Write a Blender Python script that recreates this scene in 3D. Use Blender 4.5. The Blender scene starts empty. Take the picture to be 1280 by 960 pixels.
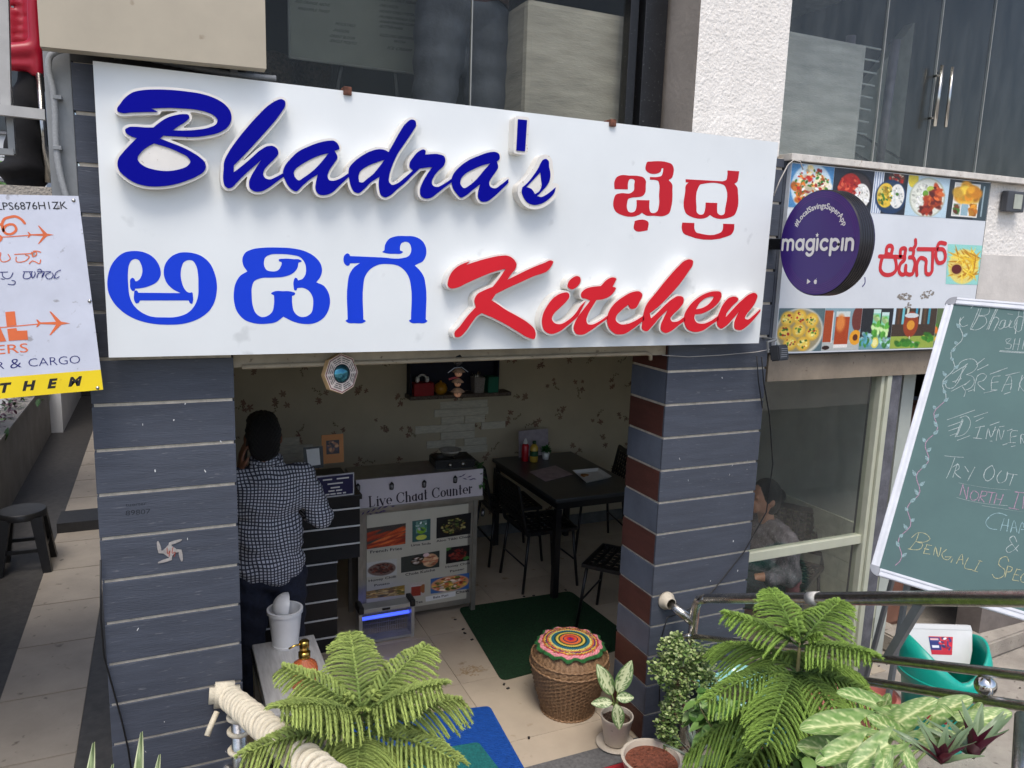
import bpy, bmesh, math, random
import numpy as np
from mathutils import Vector, Matrix
random.seed(7); rng = np.random.default_rng(7)
SC = bpy.context.scene; COL = SC.collection
R_ = math.radians
# ------------------------------------------------------------------ camera
CH = 2.45; FPX = 965.0
RC = np.array([[0.9114155, -0.41015977, 0.0330264], [0.0398353, 0.16783183, 0.98501047], [-0.40955455, -0.8964382, 0.16930337]])
CP = np.array([0, 0, CH])
cam = bpy.data.cameras.new('camera'); camo = bpy.data.objects.new('camera', cam); COL.objects.link(camo)
cam.sensor_width = 36; cam.lens = FPX / 1280 * 36; cam.clip_start = 0.05; cam.clip_end = 2000
Mc = Matrix([list(RC.T[i]) + [CP[i]] for i in range(3)] + [[0, 0, 0, 1]]); camo.matrix_world = Mc
SC.camera = camo
# ------------------------------------------------------------------ light
SUN_EL, SUN_AZ = 62.0, -20.0     # azimuth measured from -Y (street side) towards -X
w = bpy.data.worlds.new("World"); SC.world = w; w.use_nodes = True
nt = w.node_tree; bg = nt.nodes['Background']; sky = nt.nodes.new('ShaderNodeTexSky'); sky.sky_type = 'NISHITA'
sky.sun_disc = False; sky.sun_elevation = R_(SUN_EL); sky.air_density = 1.0; sky.dust_density = 6.0; sky.ozone_density = 1.0; sky.altitude = 900
sd = Vector((-math.sin(R_(-SUN_AZ)) * math.cos(R_(SUN_EL)), -math.cos(R_(SUN_AZ)) * math.cos(R_(SUN_EL)), math.sin(R_(SUN_EL))))
sky.sun_rotation = math.atan2(sd.x, sd.y)
nt.links.new(sky.outputs[0], bg.inputs[0]); bg.inputs[1].default_value = 0.15
sl = bpy.data.lights.new('sun', 'SUN'); sl.energy = 1.15; sl.angle = R_(20); sl.color = (1, .96, .9)
so = bpy.data.objects.new('sun', sl); COL.objects.link(so); so.rotation_euler = (-sd).to_track_quat('-Z', 'Y').to_euler()
SC.view_settings.view_transform = 'Standard'; SC.view_settings.look = 'None'; SC.view_settings.exposure = 0.62; SC.view_settings.gamma = 1
SC.cycles.max_bounces = 8; SC.cycles.diffuse_bounces = 5; SC.cycles.transparent_max_bounces = 24
# ------------------------------------------------------------------ pixel -> real plane
def ray(px, py): return RC.T @ np.array([px - 640., -(py - 480.), -FPX])
def on(px, py, ax, v):
    d = ray(px, py); return Vector(CP + d * ((v - CP[ax]) / d[ax]))
def PY(px, py, y): return on(px, py, 1, y)
def PX(px, py, x): return on(px, py, 0, x)
def PZ(px, py, z): return on(px, py, 2, z)
def PD(px, py, d): return Vector(CP + RC.T @ (np.array([px - 640., -(py - 480.), -FPX]) / FPX * d))
# ------------------------------------------------------------------ materials
def lin(c): return tuple(((x / 255.) / 12.92 if x / 255. <= .04045 else ((x / 255. + .055) / 1.055) ** 2.4) for x in c)
MATS = {}
def M(name, rgb, rough=.6, var=.12, scale=12., bump=.0, bscale=60., metal=0., stretch=None, rgb2=None, spots=0., spotcol=None, spec=.5, coat=0., emit=0., sheen=0.):
    if name in MATS: return MATS[name]
    m = bpy.data.materials.new(name); MATS[name] = m; m.use_nodes = True
    n = m.node_tree.nodes; L = m.node_tree.links; b = n['Principled BSDF']
    b.inputs['Roughness'].default_value = rough; b.inputs['Metallic'].default_value = metal
    b.inputs['Specular IOR Level'].default_value = spec; b.inputs['Coat Weight'].default_value = coat; b.inputs['Sheen Weight'].default_value = sheen
    c1 = lin(rgb)
    tc = n.new('ShaderNodeTexCoord'); mp = n.new('ShaderNodeMapping'); L.new(tc.outputs['Object'], mp.inputs[0])
    if stretch: mp.inputs['Scale'].default_value = stretch
    ge = n.new('ShaderNodeObjectInfo'); ad = n.new('ShaderNodeVectorMath'); ad.operation = 'ADD'
    mu = n.new('ShaderNodeVectorMath'); mu.operation = 'SCALE'; mu.inputs['Scale'].default_value = 37.; 
    cx = n.new('ShaderNodeCombineXYZ'); L.new(ge.outputs['Random'], cx.inputs[0]); L.new(ge.outputs['Random'], cx.inputs[1]); L.new(cx.outputs[0], mu.inputs[0])
    L.new(mp.outputs[0], ad.inputs[0]); L.new(mu.outputs[0], ad.inputs[1])
    no = n.new('ShaderNodeTexNoise'); no.inputs['Scale'].default_value = scale; no.inputs['Detail'].default_value = 6; no.inputs['Roughness'].default_value = .6
    L.new(ad.outputs[0], no.inputs['Vector'])
    ra = n.new('ShaderNodeMapRange'); ra.inputs[1].default_value = .3; ra.inputs[2].default_value = .7
    L.new(no.outputs[0], ra.inputs[0])
    mx = n.new('ShaderNodeMix'); mx.data_type = 'RGBA'; L.new(ra.outputs[0], mx.inputs[0])
    c2 = lin(rgb2) if rgb2 else tuple(x * (1 - 2 * var) for x in c1); ca = c1 if rgb2 else tuple(min(1, x * (1 + var)) for x in c1)
    mx.inputs[6].default_value = (*ca, 1); mx.inputs[7].default_value = (*c2, 1)
    out = mx.outputs[2]
    if spots > 0:
        n2 = n.new('ShaderNodeTexNoise'); n2.inputs['Scale'].default_value = scale * 5.3; n2.inputs['Detail'].default_value = 3; L.new(ad.outputs[0], n2.inputs['Vector'])
        r2 = n.new('ShaderNodeMapRange'); r2.inputs[1].default_value = .68 - spots * .1; r2.inputs[2].default_value = .74; L.new(n2.outputs[0], r2.inputs[0])
        m2 = n.new('ShaderNodeMix'); m2.data_type = 'RGBA'; L.new(r2.outputs[0], m2.inputs[0]); L.new(out, m2.inputs[6]); m2.inputs[7].default_value = (*lin(spotcol or (120, 110, 100)), 1); out = m2.outputs[2]
    L.new(out, b.inputs['Base Color'])
    if bump > 0:
        nb = n.new('ShaderNodeTexNoise'); nb.inputs['Scale'].default_value = bscale; nb.inputs['Detail'].default_value = 4; L.new(ad.outputs[0], nb.inputs['Vector'])
        bp = n.new('ShaderNodeBump'); bp.inputs['Strength'].default_value = min(1, bump); bp.inputs['Distance'].default_value = .01 * max(1, bump); L.new(nb.outputs[0], bp.inputs['Height']); L.new(bp.outputs[0], b.inputs['Normal'])
    if emit: b.inputs['Emission Color'].default_value = (*c1, 1); b.inputs['Emission Strength'].default_value = emit
    return m
def Mvc(name, rough=.5, bump=0, spec=.5, bscale=200., noise=.0):      # colour comes from the mesh's colour attribute (print, glaze, leaf markings)
    if name in MATS: return MATS[name]
    m = bpy.data.materials.new(name); MATS[name] = m; m.use_nodes = True
    n = m.node_tree.nodes; L = m.node_tree.links; b = n['Principled BSDF']; b.inputs['Roughness'].default_value = rough; b.inputs['Specular IOR Level'].default_value = spec
    a = n.new('ShaderNodeAttribute'); a.attribute_name = 'col'; L.new(a.outputs['Color'], b.inputs['Base Color'])
    if bump:
        tc = n.new('ShaderNodeTexCoord'); nb = n.new('ShaderNodeTexNoise'); nb.inputs['Scale'].default_value = bscale; L.new(tc.outputs['Object'], nb.inputs[0])
        bp = n.new('ShaderNodeBump'); bp.inputs['Strength'].default_value = bump; bp.inputs['Distance'].default_value = .005; L.new(nb.outputs[0], bp.inputs['Height']); L.new(bp.outputs[0], b.inputs['Normal'])
    return m
def Mglass(name, tint=(235, 240, 238), ior=1.5, dirt=.0, extra=0.):
    m = bpy.data.materials.new(name); MATS[name] = m; m.use_nodes = True
    n = m.node_tree.nodes; L = m.node_tree.links; n.remove(n['Principled BSDF']); o = n['Material Output']
    t = n.new('ShaderNodeBsdfTransparent'); t.inputs[0].default_value = (*lin(tint), 1)
    g = n.new('ShaderNodeBsdfGlossy'); g.inputs['Roughness'].default_value = .015
    f = n.new('ShaderNodeFresnel'); ge = n.new('ShaderNodeNewGeometry'); mi = n.new('ShaderNodeMix'); L.new(ge.outputs['Backfacing'], mi.inputs[0]); mi.inputs[2].default_value = ior; mi.inputs[3].default_value = 1 / ior; L.new(mi.outputs[0], f.inputs[0])      # thin pane: same reflectance from both faces
    a = n.new('ShaderNodeMath'); a.operation = 'ADD'; a.inputs[1].default_value = extra; a.use_clamp = True; L.new(f.outputs[0], a.inputs[0])
    x = n.new('ShaderNodeMixShader'); L.new(a.outputs[0], x.inputs[0]); L.new(t.outputs[0], x.inputs[1]); L.new(g.outputs[0], x.inputs[2]); last = x.outputs[0]
    if dirt:
        d = n.new('ShaderNodeBsdfDiffuse'); d.inputs[0].default_value = (.5, .52, .5, 1)
        tc = n.new('ShaderNodeTexCoord'); mp = n.new('ShaderNodeMapping'); mp.inputs['Scale'].default_value = (9, 9, 2.2); mp.inputs['Rotation'].default_value = (0, .3, 0); L.new(tc.outputs['Object'], mp.inputs[0])
        no = n.new('ShaderNodeTexNoise'); no.inputs['Scale'].default_value = 1.3; no.inputs['Detail'].default_value = 9; no.inputs['Roughness'].default_value = .62; L.new(mp.outputs[0], no.inputs[0])
        r = n.new('ShaderNodeMapRange'); r.inputs[1].default_value = .4; r.inputs[2].default_value = .8; r.inputs[3].default_value = dirt * .45; r.inputs[4].default_value = dirt * 1.35; L.new(no.outputs[0], r.inputs[0])
        y = n.new('ShaderNodeMixShader'); L.new(r.outputs[0], y.inputs[0]); L.new(last, y.inputs[1]); L.new(d.outputs[0], y.inputs[2]); last = y.outputs[0]
    L.new(last, o.inputs[0]); return m
# ------------------------------------------------------------------ objects
def tag(o, label=None, cat=None, group=None, kind=None):
    if label: o['label'] = label
    if cat: o['category'] = cat
    if group: o['group'] = group
    if kind: o['kind'] = kind
    return o
def thing(name, loc, label, cat, group=None, rz=0):
    o = bpy.data.objects.new(name, None); COL.objects.link(o); o.location = loc; o.rotation_euler = (0, 0, rz); o.empty_display_size = .1
    return tag(o, label, cat, group)
def link(name, me, mat, parent=None, smooth=None, label=None):
    o = bpy.data.objects.new(name, me); COL.objects.link(o)
    if mat is not None and not me.materials: me.materials.append(mat)
    n = len(me.vertices)
    if n:
        co = np.empty(n * 3); me.vertices.foreach_get('co', co); co = co.reshape(-1, 3); c = (co.min(0) + co.max(0)) / 2
        co -= c; me.vertices.foreach_set('co', co.ravel()); o.location = Vector(c)
    if smooth is not None: me.polygons.foreach_set('use_smooth', [bool(smooth)] * len(me.polygons))
    me.update()
    if parent is not None:
        o.parent = parent; o.matrix_parent_inverse = wm(parent).inverted()
    if label: o['label'] = label
    return o
def wm(o):
    m = Matrix.LocRotScale(o.location, o.rotation_euler, o.scale)
    return (wm(o.parent) @ o.matrix_parent_inverse @ m) if o.parent else m
def ob(name, bm, mat, parent=None, smooth=None, label=None, sharp=None):
    me = bpy.data.meshes.new(name); bm.normal_update(); bm.to_mesh(me); bm.free()
    o = link(name, me, mat, parent, smooth, label)
    if smooth and sharp is not None:
        try: me.set_sharp_from_angle(angle=R_(sharp))
        except Exception: pass
    return o
def raw(name, V, F, mat, parent=None, smooth=None, cols=None, label=None):
    me = bpy.data.meshes.new(name); me.from_pydata([tuple(v) for v in V], [], [tuple(int(i) for i in f) for f in F])
    if cols is not None:
        a = me.color_attributes.new('col', 'FLOAT_COLOR', 'POINT'); c = np.ones((len(V), 4)); c[:, :3] = cols; a.data.foreach_set('color', c.ravel())
    return link(name, me, mat, parent, smooth, label)
def structure(o): o['kind'] = 'structure'; return o
def stuff(o): o['kind'] = 'stuff'; return o
def copy_tree(o, parent=None):
    c = o.copy(); COL.objects.link(c)
    if parent is not None: c.parent = parent
    for ch in list(o.children): copy_tree(ch, c)
    return c
def bx(bm, a, b, bev=0.0):
    a = Vector(a); b = Vector(b); c = (a + b) / 2; s = b - a
    r = bmesh.ops.create_cube(bm, size=1, matrix=Matrix.Translation(c) @ Matrix.Diagonal((abs(s.x), abs(s.y), abs(s.z), 1)))
    if bev > 0:
        e = list({e for v in r['verts'] for e in v.link_edges}); bmesh.ops.bevel(bm, geom=e, offset=bev, segments=2, affect='EDGES', profile=.6)
    return bm
def obox(bm, c, size, rot=(0, 0, 0), bev=0.0):
    from mathutils import Euler
    r = bmesh.ops.create_cube(bm, size=1, matrix=Matrix.Translation(Vector(c)) @ Euler(rot).to_matrix().to_4x4() @ Matrix.Diagonal((*size, 1)))
    if bev > 0:
        e = list({e for v in r['verts'] for e in v.link_edges}); bmesh.ops.bevel(bm, geom=e, offset=bev, segments=2, affect='EDGES')
    return bm
def B(): return bmesh.new()
def box(name, a, b, mat, parent=None, bev=.0, label=None): return ob(name, bx(B(), a, b, bev), mat, parent, label=label)
def frames(P):
    P = [Vector(p) for p in P]; T = []
    for i in range(len(P)):
        t = (P[min(i + 1, len(P) - 1)] - P[max(i - 1, 0)]); T.append(t.normalized() if t.length > 1e-9 else Vector((0, 0, 1)))
    u = T[0].orthogonal().normalized(); out = []
    for i, t in enumerate(T):
        u = (u - t * u.dot(t)); u = u.normalized() if u.length > 1e-6 else t.orthogonal().normalized(); out.append((P[i], u, t.cross(u)))
    return out
def tube(bm, P, r, n=8, cap=True, flat=1.0):
    fr = frames(P); rr = r if hasattr(r, '__len__') else [r] * len(P); rings = []
    for (p, u, v), q in zip(fr, rr):
        rings.append([bm.verts.new(p + u * (q * math.cos(2 * math.pi * k / n)) + v * (q * flat * math.sin(2 * math.pi * k / n))) for k in range(n)])
    for a, b in zip(rings, rings[1:]):
        for k in range(n): bm.faces.new((a[k], a[(k + 1) % n], b[(k + 1) % n], b[k]))
    if cap: bm.faces.new(rings[0][::-1]); bm.faces.new(rings[-1])
    return bm
def lathe(bm, prof, c=(0, 0, 0), n=32, cap=True, mtx=None, fn=None):
    rings = []; c = Vector(c)
    for j, (r, z) in enumerate(prof):
        ring = []
        for k in range(n):
            a = 2 * math.pi * k / n; q = r * (fn(a, j, z) if fn else 1); p = Vector((q * math.cos(a), q * math.sin(a), z))
            if mtx is not None: p = mtx @ p
            ring.append(bm.verts.new(p + c))
        rings.append(ring)
    for a, b in zip(rings, rings[1:]):
        for k in range(n): bm.faces.new((a[k], a[(k + 1) % n], b[(k + 1) % n], b[k]))
    if cap:
        if prof[0][0] > 1e-5: bm.faces.new(rings[0][::-1])
        if prof[-1][0] > 1e-5: bm.faces.new(rings[-1])
    return bm
def sph(bm, c, r, s=(1, 1, 1), n=16, m=10):
    bmesh.ops.create_uvsphere(bm, u_segments=n, v_segments=m, radius=r, matrix=Matrix.Translation(Vector(c)) @ Matrix.Diagonal((*s, 1))); return bm
# organic solids: capsules and ellipsoids fused by a voxel remesh into one continuous surface
def cone(bm, a, b, ra, rb, n=14):
    a = Vector(a); b = Vector(b); k = max(2, int((b - a).length / (min(ra, rb) * .8)) + 1)
    d = (b - a)
    tube(bm, [a, a + d * .5, b], [ra, (ra + rb) / 2, rb], n)
    sph(bm, a, ra, n=n, m=8); sph(bm, b, rb, n=n, m=8)
def ell(bm, c, s, rot=None, n=18):
    m = Matrix.Translation(Vector(c)) @ (rot.to_matrix().to_4x4() if rot else Matrix.Identity(4)) @ Matrix.Diagonal((*s, 1))
    bmesh.ops.create_uvsphere(bm, u_segments=n, v_segments=12, radius=1, matrix=m)
def organic(name, bm, mat, parent, voxel=.012, smooth=6, disp=None):
    me = bpy.data.meshes.new('tmp'); bm.to_mesh(me); bm.free(); o = bpy.data.objects.new('tmp', me); COL.objects.link(o)
    r = o.modifiers.new('r', 'REMESH'); r.mode = 'VOXEL'; r.voxel_size = voxel; r.use_smooth_shade = True
    s = o.modifiers.new('s', 'SMOOTH'); s.iterations = smooth; s.factor = .5
    dg = bpy.context.evaluated_depsgraph_get(); dg.update(); e = o.evaluated_get(dg); nm = bpy.data.meshes.new_from_object(e)
    bpy.data.objects.remove(o); nm.materials.clear()
    if disp:
        nm.update(); N = [v.normal.copy() for v in nm.vertices]
        for v, q in zip(nm.vertices, N): v.co += q * disp(v.co)
    return link(name, nm, mat, parent, True)
# ------------------------------------------------------------------ planar outlines
class Plane:
    """a flat face in the place: origin, u, v, n (n towards the viewer); hit(px,py) finds the point of the face seen there"""
    def __init__(s, o, u, v):
        s.o = Vector(o); s.u = Vector(u).normalized(); s.v = Vector(v).normalized(); s.n = s.u.cross(s.v).normalized()
    def uv(s, px, py):
        d = Vector(ray(px, py)); t = (s.o - Vector(CP)).dot(s.n) / d.dot(s.n); p = Vector(CP) + d * t - s.o; return (p.dot(s.u), p.dot(s.v))
    def at(s, a, b, h=0.): return s.o + s.u * a + s.v * b + s.n * h
def wall_plane(y): return Plane((0, y, 0), (1, 0, 0), (0, 0, 1))
def parse(s):
    out = []
    for tkn in s.split():
        c = tkn.endswith('c'); x, y = tkn.rstrip('c').split(','); out.append((float(x), float(y), c))
    return out
def smoothloop(P, sub=5, closed=True):
    n = len(P); out = []
    for i in range(n if closed else n - 1):
        p1 = np.array(P[i][:2]); p2 = np.array(P[(i + 1) % n][:2])
        p0 = np.array(P[(i - 1) % n][:2]) if (closed or i > 0) else p1; p3 = np.array(P[(i + 2) % n][:2]) if (closed or i < n - 2) else p2
        l = np.linalg.norm(p2 - p1) + 1e-9
        def tan(a, b, c):
            la = np.linalg.norm(b - a) + 1e-9; lb = np.linalg.norm(c - b) + 1e-9
            return ((b - a) / la * lb + (c - b) / lb * la) / (la + lb)
        t1 = (p2 - p1) / l if P[i][2] else tan(p0, p1, p2); t2 = (p2 - p1) / l if P[(i + 1) % n][2] else tan(p1, p2, p3)
        m1 = t1 * l; m2 = t2 * l
        for k in range(sub):
            t = k / sub; h = (2 * t**3 - 3 * t**2 + 1) * p1 + (t**3 - 2 * t**2 + t) * m1 + (-2 * t**3 + 3 * t**2) * p2 + (t**3 - t**2) * m2
            out.append(tuple(h))
    if not closed: out.append(tuple(P[-1][:2]))
    return out
def fill(name, loops, pl, thick, base, mat, parent=None, label=None, bev=0.):
    """loops of plane (u,v) points filled (inner loops are holes), from height base to base+thick above the plane"""
    cu = bpy.data.curves.new('t', 'CURVE'); cu.dimensions = '2D'; cu.fill_mode = 'BOTH'; cu.extrude = thick / 2; cu.bevel_depth = bev; cu.bevel_resolution = 1
    for lp in loops:
        sp = cu.splines.new('POLY'); sp.points.add(len(lp) - 1); sp.use_cyclic_u = True
        for q, (x, y) in zip(sp.points, lp): q.co = (x, y, 0, 1)
    o = bpy.data.objects.new('t', cu); COL.objects.link(o); dg = bpy.context.evaluated_depsgraph_get(); dg.update(); me = bpy.data.meshes.new_from_object(o.evaluated_get(dg)); bpy.data.objects.remove(o)
    for v in me.vertices: v.co = pl.at(v.co.x, v.co.y, base + thick / 2 + v.co.z)
    me.materials.clear(); return link(name, me, mat, parent, False, label)
def trace(s, ox, oy, sc, pl, sub=5):
    return [pl.uv(ox + x / sc, oy + y / sc) for x, y in smoothloop(parse(s), sub)]
def offset_loops(lp, off, g=.0035):
    P = np.array(lp); lo = P.min(0) - off - 4 * g; hi = P.max(0) + off + 4 * g
    xs = np.arange(lo[0], hi[0], g); ys = np.arange(lo[1], hi[1], g); X, Y = np.meshgrid(xs, ys, indexing='ij'); Q = np.stack([X.ravel(), Y.ravel()], 1)
    A = P; Bn = np.roll(P, -1, 0); D2 = np.full(len(Q), 1e9); ins = np.zeros(len(Q), bool)
    for a, b in zip(A, Bn):
        ab = b - a; t = np.clip(((Q - a) @ ab) / (ab @ ab + 1e-12), 0, 1); d = Q - (a + t[:, None] * ab); D2 = np.minimum(D2, (d**2).sum(1))
        c = (a[1] > Q[:, 1]) != (b[1] > Q[:, 1])
        with np.errstate(divide='ignore', invalid='ignore'): xi = a[0] + (Q[:, 1] - a[1]) * ab[0] / (ab[1] if ab[1] else 1e-12)
        ins ^= c & (Q[:, 0] < xi)
    S = (np.sqrt(D2) * np.where(ins, -1, 1) - off).reshape(X.shape)
    nx, ny = S.shape; seg = {}
    def ev(i, j, k):
        if k == 0: a, b = (i, j), (i + 1, j)
        elif k == 1: a, b = (i + 1, j), (i + 1, j + 1)
        elif k == 2: a, b = (i, j + 1), (i + 1, j + 1)
        else: a, b = (i, j), (i, j + 1)
        return (a, b)
    T = {1: [(3, 0)], 2: [(0, 1)], 3: [(3, 1)], 4: [(1, 2)], 5: [(3, 2), (1, 0)], 6: [(0, 2)], 7: [(3, 2)], 8: [(2, 3)], 9: [(2, 0)], 10: [(0, 3), (2, 1)], 11: [(2, 1)], 12: [(1, 3)], 13: [(1, 0)], 14: [(0, 3)]}
    m = (S < 0).astype(int); code = m[:-1, :-1] + 2 * m[1:, :-1] + 4 * m[1:, 1:] + 8 * m[:-1, 1:]
    for i, j in zip(*np.nonzero((code > 0) & (code < 15))):
        for a, b in T[code[i, j]]: seg[ev(i, j, a)] = ev(i, j, b)
    loops = []
    while seg:
        s0 = next(iter(seg)); cur = s0; lp2 = []
        while cur in seg:
            nxt = seg.pop(cur); lp2.append(cur); cur = nxt
        if len(lp2) > 12:
            pts = []
            for (a, b) in lp2:
                sa, sb = S[a], S[b]; t = sa / (sa - sb) if sa != sb else .5
                pts.append((xs[a[0]] + (xs[b[0]] - xs[a[0]]) * t, ys[a[1]] + (ys[b[1]] - ys[a[1]]) * t))
            q = np.array(pts)
            for _ in range(2): q = (np.roll(q, 1, 0) + 2 * q + np.roll(q, -1, 0)) / 4
            q = q[::2]; ar = abs(np.sum(q[:, 0] * np.roll(q[:, 1], -1) - q[:, 1] * np.roll(q[:, 0], -1))) / 2
            if ar > 2.0e-5: loops.append([tuple(z) for z in q])
    return loops
def ribbon(pts, w, closed=False, caps=True):
    """outline of a stroke of width w through 2-D pts (w may be a list)"""
    P = np.array(pts, float); n = len(P); W = np.array(w if hasattr(w, '__len__') else [w] * n) / 2.
    T = np.gradient(P, axis=0); T /= (np.linalg.norm(T, axis=1)[:, None] + 1e-12); N = np.stack([-T[:, 1], T[:, 0]], 1)
    Lf = P + N * W[:, None]; Rt = P - N * W[:, None]; return Lf, Rt, T, W
def strokes(name, SS, pl, h, mat, parent=None, thick=0.0006, label=None, step=.00012, jitter=0.):
    """SS: list of (pts_uv, width); each stroke a flat strip with round ends lying h above the plane"""
    V = []; F = []
    for si, (pts, w) in enumerate(SS):
        Lf, Rt, T, W = ribbon(pts, w); hh = h + si * step; n = len(pts)
        if jitter: Lf += rng.normal(0, jitter, Lf.shape); Rt += rng.normal(0, jitter, Rt.shape)
        base = len(V)
        for a, b in zip(Lf, Rt): V.append(pl.at(a[0], a[1], hh)); V.append(pl.at(b[0], b[1], hh))
        for i in range(n - 1):
            q = base + 2 * i; F.append((q, q + 1, q + 3, q + 2))
        for end, sgn in ((0, -1), (n - 1, 1)):
            c = np.array(pts[end]); t = T[end] * sgn; nn = np.array([-t[1], t[0]]); k0 = len(V)
            for k in range(7):
                a = math.pi / 2 - math.pi * k / 6; p = c + (t * math.cos(a) + nn * math.sin(a)) * W[end]; V.append(pl.at(p[0], p[1], hh))
            F.append(tuple(range(k0 + 6, k0 - 1, -1)))
    return raw(name, V, F, mat, parent, False, label=label)
def pxstroke(s, ox, oy, sc, pl, wpx, sub=4):
    P = smoothloop(parse(s), sub, closed=False); uv = [pl.uv(ox + x / sc, oy + y / sc) for x, y in P]
    a = Vector(pl.uv(ox, oy)); b = Vector(pl.uv(ox + 10, oy)); k = (b - a).length / 10
    return (uv, wpx * k)
TXTC = {}
def txt(name, s, pl, p0, p1, pt, mat, h=.001, bold=0., shear=0., parent=None, thick=.0006):
    """flat print: baseline from pixel p0 to p1, cap height at pixel pt (above p0), on plane pl"""
    cu = bpy.data.curves.new('t', 'FONT'); cu.body = s; cu.offset = bold; cu.shear = shear; cu.extrude = 0; cu.resolution_u = 3
    o = bpy.data.objects.new('t', cu); COL.objects.link(o); dg = bpy.context.evaluated_depsgraph_get(); dg.update(); me = bpy.data.meshes.new_from_object(o.evaluated_get(dg)); bpy.data.objects.remove(o)
    me.materials.clear(); xs = [v.co.x for v in me.vertices]
    if not xs: return None
    x0, x1 = min(xs), max(xs); cap = .729 + 2 * bold
    A = Vector(pl.uv(*p0)); Bv = Vector(pl.uv(*p1)); C = Vector(pl.uv(*pt)); e1 = (Bv - A); e2 = (C - A)
    for v in me.vertices:
        q = A + e1 * ((v.co.x - x0) / (x1 - x0)) + e2 * (v.co.y / cap); v.co = pl.at(q.x, q.y, h)
    return link(name, me, mat, parent, False)
# ------------------------------------------------------------------ printed pictures: a fine grid whose vertices carry the print's colours
class Pic:
    def __init__(s, W, H, bgc): W, H = int(W * 1.7), int(H * 1.7); s.W, s.H = W, H; s.a = np.ones((H, W, 3)) * np.array(bgc, float); s.y, s.x = np.mgrid[0:H, 0:W] / np.array([H - 1, W - 1]).reshape(2, 1, 1)
    def ell(s, cx, cy, rx, ry, c, soft=.08, rot=0., al=1.):
        dx = s.x - cx; dy = s.y - cy; ca, sa = math.cos(rot), math.sin(rot); u = (dx * ca + dy * sa) / rx; v = (-dx * sa + dy * ca) / ry
        d = np.sqrt(u * u + v * v); m = np.clip((1 - d) / max(soft, 1e-3) + .5, 0, 1)[..., None] * al; s.a = s.a * (1 - m) + np.array(c, float) * m; return s
    def box(s, x0, y0, x1, y1, c, al=1.):
        m = ((s.x >= x0) & (s.x <= x1) & (s.y >= y0) & (s.y <= y1))[..., None] * al; s.a = s.a * (1 - m) + np.array(c, float) * m; return s
    def blobs(s, cx, cy, rx, ry, n, r, cols, asp=1.6, sd=1):
        g = np.random.default_rng(sd)
        for _ in range(n):
            t = g.uniform(0, 6.28); q = math.sqrt(g.uniform()); c = np.array(cols[g.integers(len(cols))], float) * g.uniform(.75, 1.15)
            rr = r * g.uniform(.6, 1.4); s.ell(cx + rx * q * math.cos(t), cy + ry * q * math.sin(t), rr * asp, rr, np.clip(c, 0, 255), .5, g.uniform(0, 3.14))
        return s
    def noise(s, amp, sd=3): s.a = s.a + np.random.default_rng(sd).normal(0, amp, (s.H, s.W, 1)); return s
    def put(s, name, pl, quad, h, parent=None, label=None, rough=.35):
        """quad: plane (u,v) of top-left, top-right, bottom-right, bottom-left"""
        q = np.array(quad, float); x = s.x[..., None]; y = s.y[..., None]
        P = (q[0] * (1 - x) + q[1] * x) * (1 - y) + (q[3] * (1 - x) + q[2] * x) * y; P = P.reshape(-1, 2)
        V = [pl.at(a, b, h) for a, b in P]; I = np.arange(s.W * s.H).reshape(s.H, s.W)
        F = np.stack([I[:-1, :-1], I[1:, :-1], I[1:, 1:], I[:-1, 1:]], -1).reshape(-1, 4)
        c = np.clip(s.a, 0, 255) / 255.; c = np.where(c <= .04045, c / 12.92, ((c + .055) / 1.055) ** 2.4).reshape(-1, 3)
        return raw(name, V, F, Mvc('printed_surface', rough), parent, False, c, label)
def quadpx(pl, *pp): return [pl.uv(*p) for p in pp]
# ================================================================== LARGE STRUCTURE
m_conc = M('concrete', (128, 122, 113), .85, .18, 6, .6, 90, rgb2=(98, 93, 86), spots=.5, spotcol=(70, 66, 60))
m_conc_w = M('pale_concrete', (168, 160, 148), .85, .15, 5, .7, 120, spots=.6, spotcol=(110, 104, 96))
m_slate = M('slate_paint_plank', (71, 76, 87), .52, .1, 3, .2, 26, stretch=(1.2, 1.2, 11), spots=.22, spotcol=(104, 106, 112))
m_slate_s = M('slate_paint_smooth', (88, 95, 108), .5, .1, 8, .1, 60)
m_maroon = M('maroon_paint', (80, 46, 39), .5, .14, 8, .15, 60, stretch=(1, 1, 4))
m_grout = M('cream_joint', (206, 196, 178), .8, .15, 30, .2, 90)
m_ftile = M('beige_vitrified_tile', (190, 176, 156), .22, .08, 2.2, .0, spots=.35, spotcol=(160, 143, 118), stretch=(1, 1, 1))
m_fjoint = M('dark_tile_joint', (92, 80, 66), .8)
m_beam = M('cream_paint', (172, 160, 138), .6, .14, 7, .15, 40, spots=.3, spotcol=(110, 98, 80))
m_stucco = M('white_stucco', (232, 227, 219), .85, .04, 12, .4, 120)
m_greyp = M('grey_plaster', (158, 150, 142), .7, .08, 5, .2, 40)
m_blackm = M('black_metal', (22, 23, 26), .4, .2, 20, .1, 60, spots=.3, spotcol=(90, 90, 90))
m_wallp = M('wallpaper', (196, 184, 158), .75, .05, 3, .0)
m_ceil = M('ceiling_paint', (214, 210, 200), .8)
m_steel = M('stainless_steel', (190, 188, 182), .22, .12, 9, .05, 60, metal=1.0, spots=.4, spotcol=(120, 115, 105))
m_dirtysteel = M('weathered_steel', (206, 202, 194), .27, .16, 14, .1, 80, metal=1.0, stretch=(3, 3, 3), spots=.4, spotcol=(90, 84, 76))
m_white = M('white_plastic', (222, 222, 220), .4, .04, 6)
m_blackp = M('black_plastic', (18, 18, 20), .4, .2, 30)
m_galv = M('grey_galvanised', (140, 142, 142), .45, .1, 10, metal=.4)

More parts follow.
